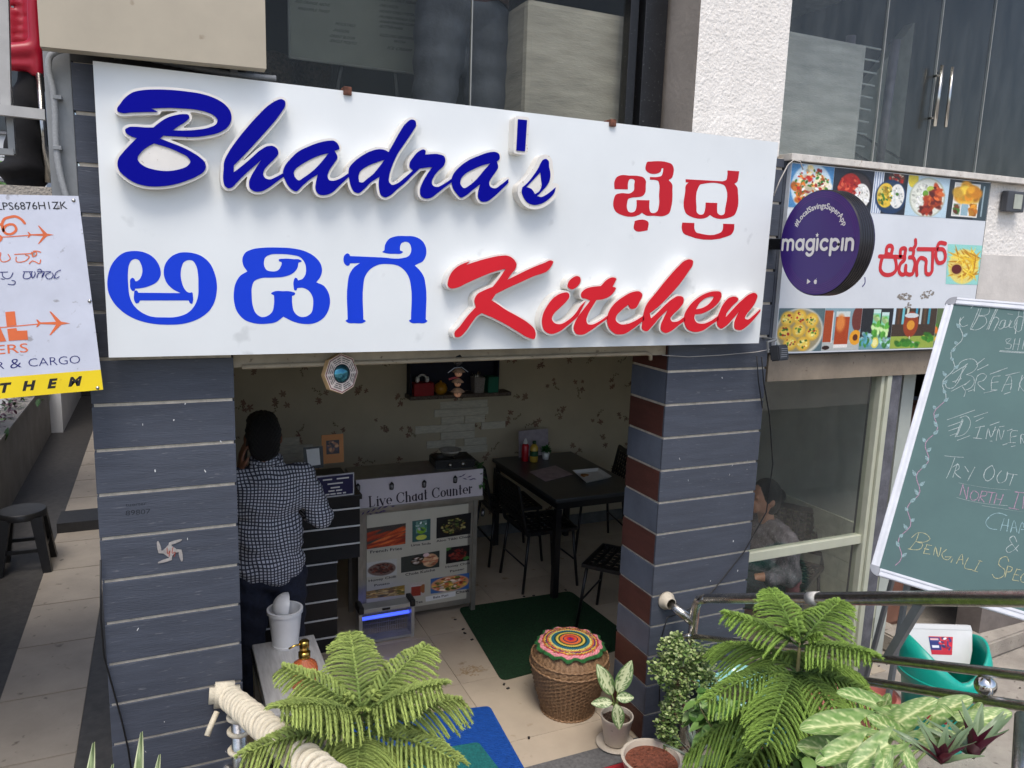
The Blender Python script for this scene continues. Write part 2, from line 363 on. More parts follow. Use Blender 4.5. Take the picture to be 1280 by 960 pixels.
g = B(); v = [g.verts.new(p) for p in ((-600, -600, -.03), (600, -600, -.03), (600, 600, -.03), (-600, 600, -.03))]; g.faces.new(v)
structure(ob('ground', g, m_conc))
g = B(); v = [g.verts.new(p) for p in ((2.15, .2, -.004), (9, .2, -.004), (9, 3.9, -.004), (2.15, 3.9, -.004))]; g.faces.new(v)
structure(ob('yard_paving', g, m_conc_w))
# shop floor with single tiles
fl = structure(box('shop_floor', (-.22, 3.0, -.025), (3.96, 5.92, -.006), m_fjoint))
TS = .59; x0 = 1.475 - 3 * TS
for i in range(8):
    for j in range(-1, 5):
        a = max(x0 + i * TS, -.22) + .0015; b = min(x0 + (i + 1) * TS, 3.95) - .0015; c = max(3.205 + j * TS, 3.0) + .0015; d = min(3.205 + (j + 1) * TS, 5.9) - .0015
        if b - a < .03 or d - c < .03: continue
        box('floor_tile', (a, c, -.0055), (b, d, 0 + random.uniform(-.0003, .0003)), m_ftile, fl)
structure(box('threshold', (.23, 2.86, -.02), (2.35, 2.999, .002), M('grey_granite', (112, 112, 112), .5, .2, 60, .1)))
m_redstep = M('red_oxide_paint', (176, 44, 52), .6, .15, 9, .2, 60, spots=.5, spotcol=(110, 50, 50))
structure(box('red_painted_step', (1.72, 2.45, -.022), (2.2, 2.858, .0), m_redstep))
st = B()
for i in range(8):
    bx(st, (.63, 2.42 - .3 * (i + 1), -.02), (1.30, 2.42 - .3 * i, .13 * (i + 1)))
structure(ob('stairs', st, m_conc_w))
structure(box('upper_street', (-8, -40, -.02), (9, -.05, .9), m_conc_w))
# room shell
rw = structure(box('back_wall', (-.3, 5.9, 0), (4.05, 6.05, 2.45), m_wallp))
structure(box('left_room_wall', (-.228, 3.26, 0), (-.1, 5.899, 2.449), m_wallp))
structure(box('ceiling_slab', (-.3, 3.0, 2.45), (5.9, 6.6, 2.64), m_ceil))
structure(box('right_room_wall', (3.95, 3.12, 0), (4.05, 5.899, 2.449), M('grey_green_wall', (176, 182, 174), .7, .08, 4)))
rwl = structure(box('wall_skirting', (-.1, 5.885, 0), (3.94, 5.899, .1), M('grey_skirting_tile', (112, 116, 116), .35, .15, 20)))
# flowers printed on the wallpaper
SP = []; wp = wall_plane(5.9); gV = []; gF = []; gC = []
def petal(cx, cz, ang, ln, wd, col, y=5.8985):
    b = len(gV); ca, sa = math.cos(ang), math.sin(ang)
    for t, q in ((0, .15), (.3, .8), (.6, 1), (.85, .6), (1, 0), (.85, -.6), (.6, -1), (.3, -.8), (0, -.15)):
        u = t * ln; s = q * wd; gV.append((cx + u * ca - s * sa, y, cz + u * sa + s * ca)); gC.append(col)
    gF.append(tuple(range(b, b + 9)))
k = 0
for i in range(15):
    for j in range(8):
        cx = -.05 + i * .285 + (.14 if j % 2 else 0) + random.uniform(-.05, .05); cz = .2 + j * .27 + random.uniform(-.05, .05); dk = .0002 * 0
        for fl_i in range(random.choice([2, 3, 3, 4])):
            fx = cx + random.uniform(-.05, .05); fz = cz + random.uniform(-.05, .05); a0 = random.uniform(0, 6.28); col = lin(random.choice([(138, 106, 90), (132, 106, 92), (146, 120, 102)])); sz = random.uniform(.6, 1.15)
            for q in range(6): petal(fx, fz, a0 + q * 1.047 + random.uniform(-.3, .3), random.uniform(.02, .036) * sz, .0065 * sz, col, 5.8985 - k * 1e-6 - q * .00003 - fl_i * .0002)
        an = random.uniform(0, 6.28); px_, pz_ = cx, cz
        for q in range(random.randint(4, 8)):
            an += random.uniform(-.3, .3); px_ += .014 * math.cos(an); pz_ += .014 * math.sin(an)
            petal(px_, pz_, an + random.choice([-.9, .9]), random.uniform(.012, .026), .0042, lin(random.choice([(118, 106, 80), (130, 112, 90), (112, 98, 76)])), 5.8979 - q * .00002)
            petal(px_, pz_, an, .018, .0012, lin((120, 106, 84)), 5.8976 - q * .00002)
        k += 1
fp = raw('floral_print', gV, [f[::-1] for f in gF], Mvc('floral_ink', .75), rw, False, np.array(gC)); stuff(fp)
# wall recess shelf area: dark opening framed in back wall is built further down
# white textured bricks stuck on the wall
m_wbrick = M('white_split_brick', (222, 216, 198), .7, .1, 20, .5, 60, stretch=(1, 1, 5))
def wbrick(x0, z1, w_, h_): box('accent_brick', (x0, 5.887, z1 - h_), (x0 + w_, 5.8975, z1), m_wbrick, rw, .002)
bh = .062
for (r, segs) in enumerate([[(2.05, .42)], [(2.0, .48)], [(2.06, .20), (2.27, .18)], [(1.84, .52), (2.42, .22)], [(2.06, .30)], [(1.94, .25), (2.27, .2)], [(2.2, .28)]]):
    for (xx, ww) in segs: wbrick(xx, 1.215 - r * (bh + .003), ww, bh)
for (r, segs) in enumerate([[(.72, .2)], [(.74, .28)], [(.72, .36)], [(.8, .17)]]):
    for (xx, ww) in segs: wbrick(xx, 1.0 - r * (bh + .003), ww, bh)
# tiled dado on the right wall
m_dado = M('pale_green_wall_tile', (196, 200, 180), .35, .1, 16, .25, 40)
for r in range(6):
    for c in range(10):
        a = 3.13 + c * .3 - (.15 if r % 2 else 0); b = a + .297; z = .83 - r * .137
        a = max(a, 3.125); b = min(b, 5.88)
        if b - a > .02: box('dado_tile', (3.938, a, z - .134), (3.9497, b, z), m_dado, bpy.data.objects['right_room_wall'])

# ---------------------------------------------------------------- pillars
def groove_levels(z0, top):
    z = z0; L = [0.0]
    while z < top - .02:
        if z > .03: L.append(z)
        z += .1605
    L.append(top); return L
def pillar(x0, x1, y1, top, z0, label, left_side=None):
    p = thing('pillar', ((x0 + x1) / 2, (2.96 + y1) / 2, 0), label, 'pillar')
    box('pillar_core', (x0 + .007, 2.956, 0), (x1 - .007, y1, top), m_grout, p)
    L = groove_levels(z0, top); gg = .0085
    for i, (a, b) in enumerate(zip(L, L[1:])):
        ox = .0 if left_side is None else .0
        box('plank', (x0, 2.949, a + gg), (x1, 2.9615, b - gg * .4), m_slate, p, .002)
        if left_side is not None:
            k = round((a - .945) / .1605)
            mm = m_maroon if (k % 2 == 0) else m_slate_s
            box('side_plank', (x0, 2.9625, a + gg), (x0 + .006, y1, b - gg * .4), mm, p, label='maroon side plank' if k % 2 == 0 else None)
            box('side_plank', (x1 - .006, 2.9625, a + gg), (x1, y1, b - gg * .4), m_slate_s, p)
        else:
            box('side_plank', (x1 - .006, 2.9625, a + gg), (x1, y1, b - gg * .4), m_slate_s, p)
            box('side_plank', (x0, 2.9625, a + gg), (x0 + .006, y1, b - gg * .4), m_slate_s, p)
    return p
pl_l = pillar(-.233, .23, 3.25, 3.0, .1125 + .1605, 'slate blue plank pillar left of the shop opening with a small silver emblem')
pl_r = pillar(2.146, 2.74, 3.25, 2.93, .15, 'slate blue plank pillar with maroon striped inner side right of the opening', 1)
pl_far = box('wall_extension', (2.745, 2.952, 2.0), (2.77, 3.2, 2.92), m_slate); structure(pl_far)
# white paint flecks
fk = B()
for q in range(22):
    x = random.uniform(-.2, .2) if q % 2 else random.uniform(2.2, 2.7); z = random.uniform(.4, 1.9)
    obox(fk, (x, 2.9487, z), (random.uniform(.001, .004), .0008, random.uniform(.002, .012)), (0, random.uniform(-.6, .6), 0))
stuff(ob('paint_flecks', fk, m_white, pl_l))
# beam over the opening
bmh = thing('lintel_beam', (1.2, 3.05, 1.99), 'cream painted beam under the white sign, above the shop opening', 'beam')
box('beam_body', (.231, 2.975, 1.995), (2.145, 3.26, 2.448), m_beam, bmh)
ob('wall_conduit', tube(B(), [(.26, 2.962, 1.998), (1.1, 2.962, 2.003), (2.03, 2.962, 2.008), (2.055, 2.965, 1.998), (2.06, 2.97, 1.975)], .009, 8), m_beam, bmh, True)
# ---------------------------------------------------------------- upper storey
m_glassU = Mglass('tinted_window_glass', (247, 248, 244), 1.24, .008)
m_glassR = Mglass('dusty_window_glass', (244, 248, 248), 1.33, .055)
m_glass = Mglass('clear_window_glass', (248, 250, 248), 1.38, .025, .01)
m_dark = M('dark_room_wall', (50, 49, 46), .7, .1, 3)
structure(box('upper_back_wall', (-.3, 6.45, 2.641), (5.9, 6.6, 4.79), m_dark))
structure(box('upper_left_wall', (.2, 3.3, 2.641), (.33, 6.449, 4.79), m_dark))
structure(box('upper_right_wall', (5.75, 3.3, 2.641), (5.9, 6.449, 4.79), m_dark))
structure(box('upper_ceiling', (-.4, 2.7, 4.80), (6.2, 6.6, 4.95), m_ceil))
structure(box('upper_floor_finish', (.331, 3.3, 2.6405), (5.749, 6.449, 2.65), M('dark_floor_tile', (70, 66, 60), .3, .1, 5)))
uw = thing('shop_window', (1.2, 3.22, 2.7), 'dark upper window above the main sign with a black frame', 'window')
for a, b in ((.345, 1.2275), (1.2325, 1.985)): box('pane', (a, 3.216, 2.64), (b, 3.224, 4.78), m_glassU, uw)
box('glass_joint', (1.2275, 3.214, 2.64), (1.2325, 3.226, 4.78), M('grey_silicone', (150, 152, 148), .5), uw)
ob('window_frame', bx(bx(bx(B(), (1.985, 3.19, 2.64), (2.03, 3.25, 4.78), .003), (2.045, 3.16, 2.64), (2.165, 3.25, 4.78), .003), (.30, 3.19, 2.64), (.345, 3.25, 4.78), .003), m_blackm, uw)
sc_ = thing('stucco_column', (2.44, 3.1, 2.94), 'white rough stucco column with grey side between the two upper windows', 'column')
box('column_body', (2.19, 2.956, 2.935), (2.70, 3.3, 4.79), m_greyp, sc_)
# rough stucco face as real relief
def relief(name, x0, x1, z0, z1, y, amp, step, mat, parent, front=-1, sd=1):
    nx = int((x1 - x0) / step) + 1; nz = int((z1 - z0) / step) + 1; gq = np.random.default_rng(sd); A = gq.normal(0, 1, (nz, nx))
    for _ in range(1): A = (A + np.roll(A, 1, 0) + np.roll(A, 1, 1) + np.roll(A, -1, 0) + np.roll(A, -1, 1)) / 5
    A = np.clip(A, -.4, 1) * amp; A[0, :] = A[-1, :] = 0; A[:, 0] = A[:, -1] = 0
    X, Z = np.meshgrid(np.linspace(x0, x1, nx), np.linspace(z0, z1, nz)); V = np.stack([X, y - A, Z], -1).reshape(-1, 3)
    I = np.arange(nx * nz).reshape(nz, nx); F = np.stack([I[:-1, :-1], I[:-1, 1:], I[1:, 1:], I[1:, :-1]], -1).reshape(-1, 4)
    return raw(name, V, F, mat, parent, True)
relief('stucco_face', 2.19, 2.70, 2.935, 4.3, 2.951, .0023, .0042, m_stucco, sc_)
ur = thing('shop_window', (4.2, 3.22, 2.9), 'dusty upper window above the food banner with vertical glass joints', 'window')
for a, b in zip((2.705, 3.615, 4.035, 4.465), (3.609, 4.029, 4.459, 6.1)): box('pane', (a, 3.216, 2.9), (b, 3.224, 4.78), m_glassR, ur)
for a in (3.609, 4.029, 4.459): box('glass_joint', (a, 3.214, 2.9), (a + .006, 3.226, 4.78), bpy.data.materials['grey_silicone'], ur)
box('sill', (2.735, 2.90, 2.918), (6.1, 3.3, 2.95), M('white_sill', (214, 208, 198), .6, .12, 20, .2, 40, spots=.4, spotcol=(150, 120, 90)), ur, .003)
# right wall and its opening
rwall = thing('stucco_wall', (5, 3.0, 1.85), 'white rough stucco wall right of the food banner', 'wall')
box('wall_body', (4.205, 2.958, 1.5), (6.1, 3.12, 2.917), m_greyp, rwall)
relief('stucco_face', 4.205, 5.4, 2.52, 2.917, 2.955, .0032, .005, m_stucco, rwall, sd=3)
box('smooth_band', (4.205, 2.949, 1.95), (6.0, 2.9575, 2.52), M('pale_smooth_plaster', (206, 200, 192), .7, .08, 6, .2, 40), rwall)
rb = thing('lintel_beam', (3.5, 3.05, 1.84), 'brownish cream beam beneath the food banner over the glazed shopfront', 'beam')
box('beam_body', (2.765, 2.962, 1.845), (4.6, 3.12, 2.449), M('brown_cream_paint', (140, 127, 110), .6, .14, 7, .15, 40, spots=.3, spotcol=(90, 78, 60)), rb)
# glazed shopfront
m_frame = M('cream_aluminium', (186, 188, 168), .4, .05, 9)
sw = thing('shopfront_window', (3.2, 3.03, 0), 'cream framed shopfront window beside the right pillar, woman seated behind it', 'window')
box('pane', (2.75, 3.018, .915), (3.60, 3.024, 1.84), m_glass, sw); box('pane', (2.75, 3.018, .02), (3.60, 3.024, .862), m_glass, sw)
box('mullion', (2.745, 3.0, .863), (3.605, 3.045, .914), m_frame, sw, .003)
box('jamb', (3.605, 2.985, 0), (3.632, 3.05, 1.843), m_frame, sw, .003); box('jamb', (3.634, 2.97, 0), (3.668, 3.06, 1.844), m_frame, sw, .003)
dp = box('door_post', (3.672, 2.975, 0), (3.75, 3.12, 1.844), M('grey_dark_plaster', (98, 98, 104), .7, .2, 12, .3, 60)); structure(dp)
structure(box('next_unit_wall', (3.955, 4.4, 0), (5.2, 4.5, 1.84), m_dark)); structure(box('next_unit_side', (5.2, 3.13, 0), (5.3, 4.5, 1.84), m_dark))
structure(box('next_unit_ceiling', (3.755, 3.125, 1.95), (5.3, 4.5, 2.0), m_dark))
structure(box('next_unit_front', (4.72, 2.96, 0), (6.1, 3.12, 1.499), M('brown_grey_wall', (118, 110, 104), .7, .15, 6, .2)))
# cabinet with blue box in the doorway
cb = thing('cabinet', (4.2, 3.6, 0), 'brown cabinet with a small green sticker in the doorway behind the chalkboard', 'cabinet')
box('cabinet_body', (3.97, 3.42, 0), (4.6, 3.9, 1.58), M('brown_laminate', (128, 92, 78), .4, .12, 5), cb, .004)
box('cabinet_door', (3.985, 3.405, .03), (4.28, 3.4195, 1.55), bpy.data.materials['brown_laminate'], cb, .002); box('cabinet_door', (4.286, 3.405, .03), (4.59, 3.4195, 1.55), bpy.data.materials['brown_laminate'], cb, .002)
box('door_handle', (4.26, 3.39, 1.3), (4.27, 3.4045, 1.4), m_blackp, cb)
box('sticker', (4.0, 3.402, 1.08), (4.12, 3.4048, 1.2), M('green_sticker', (10, 88, 52), .5), cb)
tag(box('storage_box', (3.97, 3.43, 1.583), (4.4, 3.9, 1.80), M('navy_box', (20, 28, 84), .6), None, .01), 'dark blue box sitting on top of the brown cabinet', 'box')

# ================================================================== MAIN SIGN
SY = 2.83; ps = wall_plane(SY); FY = SY - .056; pf = wall_plane(FY)
sg = thing('shop_sign', (1.2, SY + .04, 2.08), 'large white signboard with blue and red lettering over the shop opening', 'sign')
m_signw = M('white_sign_sheet', (224, 228, 228), .3, .03, 1.6, .04, 3, spots=.06, spotcol=(204, 208, 208))
qd = [PY(116, 76, SY), PY(973, 178, SY), PY(948.5, 429, SY), PY(136, 447, SY)]
g = B(); f = [g.verts.new(p) for p in qd]; k2 = [g.verts.new(p + Vector((0, .05, 0))) for p in qd]; g.faces.new(f[::-1]); g.faces.new(k2)
for i in range(4): g.faces.new((f[i], f[(i + 1) % 4], k2[(i + 1) % 4], k2[i]))
bmesh.ops.recalc_face_normals(g, faces=g.faces); ob('sign_board', g, m_signw, sg)
# back box carrying the board
box('sign_box', (-.12, SY + .052, 2.12), (2.4, 2.948, 2.93), m_galv, sg)
for px_, py_ in ((434, 114), (765, 154)):
    p = PY(px_, py_, SY); box('rusty_clip', (p.x - .014, SY - .012, p.z - .014), (p.x + .014, SY + .045, p.z + .014), M('rust', (110, 66, 48), .8, .3, 40, .5), sg, .003)
m_blue = M('ultramarine_acrylic', (3, 5, 140), .4, .03, 3, spec=.08); m_red = M('red_acrylic', (208, 28, 42), .35, .04, 3, spec=.3)
m_body = M('letter_white', (226, 222, 214), .35, .04, 14, spots=.1, spotcol=(180, 170, 150))
m_bluev = M('blue_vinyl', (4, 58, 206), .4, .02, 3, spec=.3); m_redv = M('red_vinyl', (190, 26, 40), .4, .02, 3, spec=.3)
LT = [
 ('B', 140, 100, 6, '38,215 60,180 100,130 160,90 230,75 330,70 450,74 560,85 680,105 780,140 850,185 890,240 895,300 870,350 800,395 720,415 640,426 500,424 385,417c 362,438c 430,465 520,500 600,540 660,580 695,615 705,650 690,685 640,720 560,755 460,785 360,798 260,795 170,770 100,725 55,680 40,630 48,590 80,545 130,490 185,436c 140,420 105,395 98,372 120,355 180,350 250,355 310,355c 360,315 420,280 480,262 540,255 575,262 580,280 560,305 500,345 455,377c 540,378 640,372 730,355 785,325 792,300 770,270 710,240 620,220 520,212 430,208 295,213c 345,238c 250,240 150,243 60,243 40,232', ['315,475c 350,485 430,510 510,545 570,580 588,610 570,640 500,670 410,682 320,672 240,645 200,610 192,585 215,545 260,505'], m_blue),
 ('h', 260, 110, 6, '520,90 550,82 578,98 580,130 555,175 500,250 430,330 340,430 270,505 195,580c 193,632c 260,580 330,520 400,460 450,435 490,435 525,465 528,490 500,530 450,580 420,620 415,650 430,675 465,685 500,672 560,640c 572,662c 520,700 460,745 400,775 350,775 315,750 308,710 325,660 360,600 400,540c 340,592 280,645 220,705 180,745 155,752 125,730 115,690 118,600 120,560 150,490 210,400 290,300 380,200 460,125', [], m_blue),
 ('a', 370, 130, 6, '325,322 285,275 240,275 170,290 90,320 20,355 -40,410 -80,460 -96,500 -98,530 -85,560 -60,610 -20,648 -2,655 50,612 110,562 165,527c 150,590 148,640 170,675 220,683 270,665 330,610 398,545c 392,520c 340,555 280,575 250,570 238,545 250,500 290,440 312,400 305,375 290,350c 326,334', ['245,368c 180,385 100,420 40,455 0,485 -15,510 -8,545 20,572 60,550 110,515 160,470 200,425'], m_blue),
 ('d', 370, 130, 6, '870,115 895,125 902,160 880,200 820,290 760,380 720,470 700,540 700,585 720,605 760,595 820,550 885,492c 928,486c 880,530 820,590 760,640 700,690 670,700 640,685 625,640 622,590 628,545c 560,590 510,640 470,668 440,660 415,620 400,560 395,510 400,480 440,430 500,385 570,350 630,338 670,345 695,360c 730,300 780,210 830,140', ['665,418c 600,440 530,470 480,510 470,540 475,585c 500,588 530,565 580,525 630,465'], m_blue),
 ('r', 480, 130, 6, '315,350c 300,340 270,350 220,400 195,440 195,475 218,497c 262,486c 310,478 365,472c 330,520 290,590 272,640 280,690 310,708 350,705 400,670 450,630 512,585c 506,562c 450,600 400,622 370,612 360,590 372,550 410,500 450,460 462,420 450,390 420,378 310,378c', [], m_blue),
 ('a', 480, 130, 6, '870,392 860,370 840,360 790,362 720,385 640,420 570,470 520,530 508,565 515,620 545,670 580,702 610,690 660,650 725,600c 710,650 708,700 730,730 770,732 820,700 880,645 935,590c 935,562c 880,605 835,632 800,620 790,590 810,550 845,500 858,475 848,432c 868,412', ['800,445c 740,460 670,490 610,525 580,560 575,600 600,630 650,605 700,560 750,500'], m_blue),
 ('apostrophe', 560, 130, 6, '527,113c 595,120c 580,355c 515,348c', [], m_blue),
 ('s', 560, 130, 6, '715,418 740,412 755,425 760,470 770,520 765,570 745,610 710,650 670,690c 700,697 740,680 780,650 810,625c 800,662 760,710 700,748 650,757 600,740 570,700 555,660 560,625c 600,590 640,540 680,480 700,440', ['695,512c 650,560 590,622c 625,635 655,675c 690,650 705,610 700,560'], m_blue),
 ('K', 545, 300, 6, '255,160c 200,180 150,210 115,250 95,300 92,345 110,362 150,360 230,325 330,280 430,240 525,215c 490,270 430,350c 370,375 310,410 290,450 300,505c 240,570 180,650 140,700 145,725 175,728 220,690 270,620 310,570 345,548c 420,580 520,630 620,690 700,735 738,742 750,710 740,670 690,620 610,570 520,520 455,475 418,452c 450,405c 540,360 640,315 740,270 795,252 825,240 870,190 880,160 865,153 820,170 720,210 620,258 535,300c 570,250 600,210 605,180 580,140 540,118 490,118 400,135 310,160 228,187c', [], m_red),
 ('i_dot', 660, 300, 6, '390,278 396,310 372,348 332,370 302,355 305,320 340,282 370,270', [], m_red),
 ('i', 660, 300, 6, '310,405 300,395 260,398 200,430 150,490 115,560 108,630 125,680 170,705 230,690 300,640 350,598 378,572c 436,458c 400,492 360,550 300,605 240,632 195,618 180,590 195,555 240,510 290,460 312,425', [], m_red),
 ('t', 660, 300, 6, '664,290 640,280 600,295 550,345c 470,355 430,370 400,410 408,434 436,440c 470,455c 420,520 380,575 355,620 345,670 365,705 410,710 470,680 540,630 602,588c 600,568c 530,615 480,635 450,630 440,600 455,550 490,490 515,450c 560,445 610,425 650,385 660,360 635,350c 655,315', [], m_red),
 ('c', 660, 300, 6, '858,405 840,387 790,390 720,425 650,480 605,550 595,600 610,660 660,705 720,705 790,665 872,600c 870,568c 800,610 740,632 690,630 660,600 665,570 700,530 755,485c 770,515 800,515 840,460', [], m_red),
 ('h', 800, 300, 6, '375,145 398,155 398,185 370,230 300,330 220,420 140,500 75,550c 85,590c 140,540 200,480 250,440 290,420 325,430 330,460 300,510 250,560 230,590 240,610 280,612 335,578c 340,606c 290,640 240,680 190,697 160,675 160,640 180,590 215,520c 150,580 90,650 50,685 20,670 20,620 30,550 50,490 120,400 200,300 290,200 340,155', [], m_red),
 ('e', 800, 300, 6, '607,392 560,385 500,400 430,440 370,500 335,570 335,620 360,670 410,690 470,680 530,640 590,600c 588,570c 530,610 470,628 430,620 410,590 414,558c 450,556 500,538 545,512 600,455 614,415', ['555,425 510,430 460,460 420,520c 470,510 530,470'], m_red),
 ('n', 800, 300, 6, '738,438 720,426 680,430 640,465 600,540 582,590 585,645 610,665 640,650 700,590 755,525c 725,580 710,630 715,665 750,677 800,650 860,590 905,535c 905,520c 850,570 810,597 790,590 800,560 840,510 875,450 882,415 865,397 830,405 770,450 700,520 645,582c 650,550c 690,500', [], m_red)]
for i, (nm, ox, oy, s_, outer, holes, mat) in enumerate(LT):
    lp = trace(outer, ox, oy, s_, pf); hl = [trace(h_, ox, oy, s_, pf) for h_ in holes]
    kind = {'i_dot': 'letter_dot', 'apostrophe': 'apostrophe'}.get(nm, 'letter_' + nm.lower())
    wdt = .0085 if mat is m_blue else .0068
    if nm == 's': wdt = .017
    if nm == 'apostrophe': wdt = .012
    body = fill(kind, offset_loops(lp, wdt), ps, .050 + (i % 4) * .0004, .0002 + i * .00001, m_body, sg)
    fill('letter_face', [lp] + hl, ps, .0025, .052, mat, body)
VN = [
 ('kannada_letter', 125, 290, 6, '55,400 60,330 80,260 120,200 180,155 260,142 340,155 410,200 450,270 455,320 430,370 370,405 300,422 262,425c 262,436 245,442 232,430 225,385 228,355 242,343 258,352 265,368 290,360 310,330 318,290 305,235 290,210 268,202 240,210 218,245 210,300 212,400 222,480 250,545 300,595 370,630 480,640 580,635 660,605 710,550 735,480 738,400 735,320 720,250 695,215 665,210 630,225 610,270 605,310 612,370 630,420 660,452 675,455 690,452 697,480 697,520 690,538 677,535 665,513c 300,513c 290,530 272,535 258,515 255,470 262,440 275,438 288,455c 605,458c 550,430 500,380 478,310 490,240 540,180 600,155 680,155 760,180 820,230 860,310 877,400 875,450 860,520 820,590 740,650 640,685 500,695 380,685 270,655 160,590 90,510 60,440', [], m_bluev),
 ('kannada_letter', 275, 280, 6, '205,355c 175,310 168,260 190,215 240,190 320,178 420,176 540,182 640,205 710,245 755,300 765,350 750,400 722,437c 780,465 815,520 825,570 815,640 780,700 720,740 640,750 560,735 475,695c 420,735 350,748 260,745 180,715 130,660 105,580 103,520 115,450 150,390', ['330,280 340,250 370,232 450,225 540,232 600,248 635,290 645,340 640,380 620,410 585,423c 578,408 565,403 553,425 552,470 560,497 570,498 580,480c 620,478 665,500 695,550 698,610 685,665 650,692 600,695 560,665 542,600 540,540c 560,530 563,518 540,508 470,503 400,508 383,520 405,535c 405,600 390,660 350,692 310,697 270,670 245,610 238,540 240,470 255,430 300,408 400,402 480,395 545,370 580,330 588,290c 612,278 600,268 550,263 480,260 440,268 445,280 460,285 455,320 430,350 390,355 350,345 332,315'], m_bluev),
 ('kannada_letter', 410, 275, 6, '165,270c 400,280 560,285 605,270 622,240 622,200 605,170 580,163 550,175 540,200 540,228c 562,240 550,250 500,253 440,250 408,238 422,228c 430,180 460,140 510,122 580,120 650,125 705,155 735,210 735,260 710,310 670,330 650,340c 690,380 720,430 732,490 733,745c 745,757 730,770 680,773 620,768 607,755 622,745c 622,500 610,440 580,385 530,345 450,330 370,338 310,375 275,430 265,490 265,745c 283,757 265,770 200,774 145,768 132,755 147,745c 147,480 160,410 195,355 240,323c 165,325c 158,340 145,343 130,335 127,260 145,250 160,258', [], m_bluev),
 ('kannada_letter', 755, 180, 9.6, '125,540c 125,450 150,400 200,375 300,378 420,385 470,400 500,440 500,500 490,590 460,625 400,638 330,645 290,660 278,700 275,770 295,812 330,822 370,805 385,770 390,672c 545,675c 545,780 560,820 600,828 640,805 655,760 660,600 662,480 650,445 610,432 550,428c 550,395c 640,395 690,380 705,340 712,290c 695,290 680,330 660,345 530,342 500,310 503,250 520,215 560,210 760,220 810,240 835,290 830,360 810,410 775,432c 815,480 820,560 805,760 780,830 730,860 600,862 500,855 455,825c 420,850 200,848 140,810 112,750 118,660 140,610 200,590 320,588 355,560 362,490 362,430 340,420 305,425 292,450 285,545c', [], m_redv),
 ('kannada_letter', 755, 180, 9.6, '368,925c 385,918 510,920 525,930 522,1035c 500,1040 370,1035 362,1025', [], m_redv),
 ('kannada_letter', 845, 200, 9.6, '115,230c 560,255c 600,240 615,190 618,125c 758,135c 745,220 735,260 700,285c 735,330 742,390 730,600 700,660 640,690 450,688 408,660c 370,688 180,680 120,640 98,590 110,380 120,300 150,270c 115,268c', ['330,285 530,285 580,305 603,350 590,580 575,650 540,662 500,640 492,590 495,515c 355,510c 348,590 325,650 285,655 250,630 245,570 262,340 290,295'], m_redv),
 ('kannada_letter', 845, 200, 9.6, '75,750c 220,755c 222,830 245,870 280,880 500,885 545,860 560,830 565,765c 700,768c 690,850 660,895 610,918 150,910 90,880 68,820', [], m_redv)]
for i, (nm, ox, oy, s_, outer, holes, mat) in enumerate(VN):
    fill(nm, [trace(outer, ox, oy, s_, ps)] + [trace(h_, ox, oy, s_, ps) for h_ in holes], ps, .0008, .0001, mat, sg)

g = B(); pst = PZ(590, 838, 0)
for q in range(70):
    c_ = pst + Vector((random.gauss(0, .035), random.gauss(0, .03), .0006 + q * 4e-6)); g.faces.new([g.verts.new(c_ + Vector((random.uniform(.003, .010) * math.cos(t), random.uniform(.003, .010) * math.sin(t), 0))) for t in (0, 1.2, 2.4, 3.6, 5.)])
stuff(ob('floor_stain', g, M('tea_stain', (158, 134, 100), .4, .1, 40), bpy.data.objects['shop_floor']))
# ================================================================== FOOD BANNER
BY = 2.925; pb = wall_plane(BY)
bn = thing('food_banner', (3.5, BY + .01, 2.0), 'white banner with food photographs and a red word, behind the round purple sign', 'banner')
m_flex = M('banner_vinyl', (216, 220, 224), .35, .03, 3, .08, 30)
box('banner_sheet', (2.762, BY + .0005, 1.992), (4.203, 2.951, 2.912), m_flex, bn)
ob('banner_edge', bx(bx(B(), (2.755, BY - .002, 1.984), (4.21, 2.951, 1.9915)), (4.2035, BY - .001, 1.992), (4.2045, 2.95, 2.912)), m_blackp, bn)
def wq(x0, z1, x1, z0): return [(x0, z1), (x1, z1), (x1, z0), (x0, z0)]
GR = (40, 44, 56); RD = (176, 36, 26); OR = (220, 120, 40); YL = (236, 196, 60); GN = (70, 120, 40); WH = (238, 236, 228); BR = (120, 60, 30)
T0, T1 = 2.908, 2.704
zq = lambda px, py: PY(px, py, BY)
X_ = [2.764, 3.036, 3.31, 3.555, 3.872, 4.200]
p = Pic(64, 48, (80, 140, 190)).ell(.5, .52, .48, .56, (205, 225, 235)).blobs(.5, .5, .42, .46, 60, .06, [(236, 214, 150), (240, 226, 190), RD, (250, 240, 220), OR], 1.3, 5).blobs(.5, .5, .42, .46, 110, .022, [GN, RD, (250, 245, 235), (40, 110, 30), OR], 1.6, 6).noise(8); p.put('printed_photo', pb, wq(X_[0], T0, X_[1], T1), .0006, bn, 'printed photograph of garnished chaat')
p = Pic(64, 52, GR).ell(.55, .55, .46, .52, (24, 22, 26)).ell(.55, .55, .42, .48, (60, 50, 50)).ell(.42, .5, .3, .4, RD).ell(.72, .62, .22, .3, WH).blobs(.4, .5, .27, .36, 90, .03, [RD, (200, 60, 40), (150, 24, 20), (214, 90, 60)], 1.5, 7).blobs(.73, .64, .18, .26, 60, .018, [WH, (255, 255, 250), (206, 204, 190)], 1.8, 8).noise(6); p.put('printed_photo', pb, wq(X_[1] + .002, T0, X_[2], T1), .0006, bn, 'printed photograph of red curry and rice')
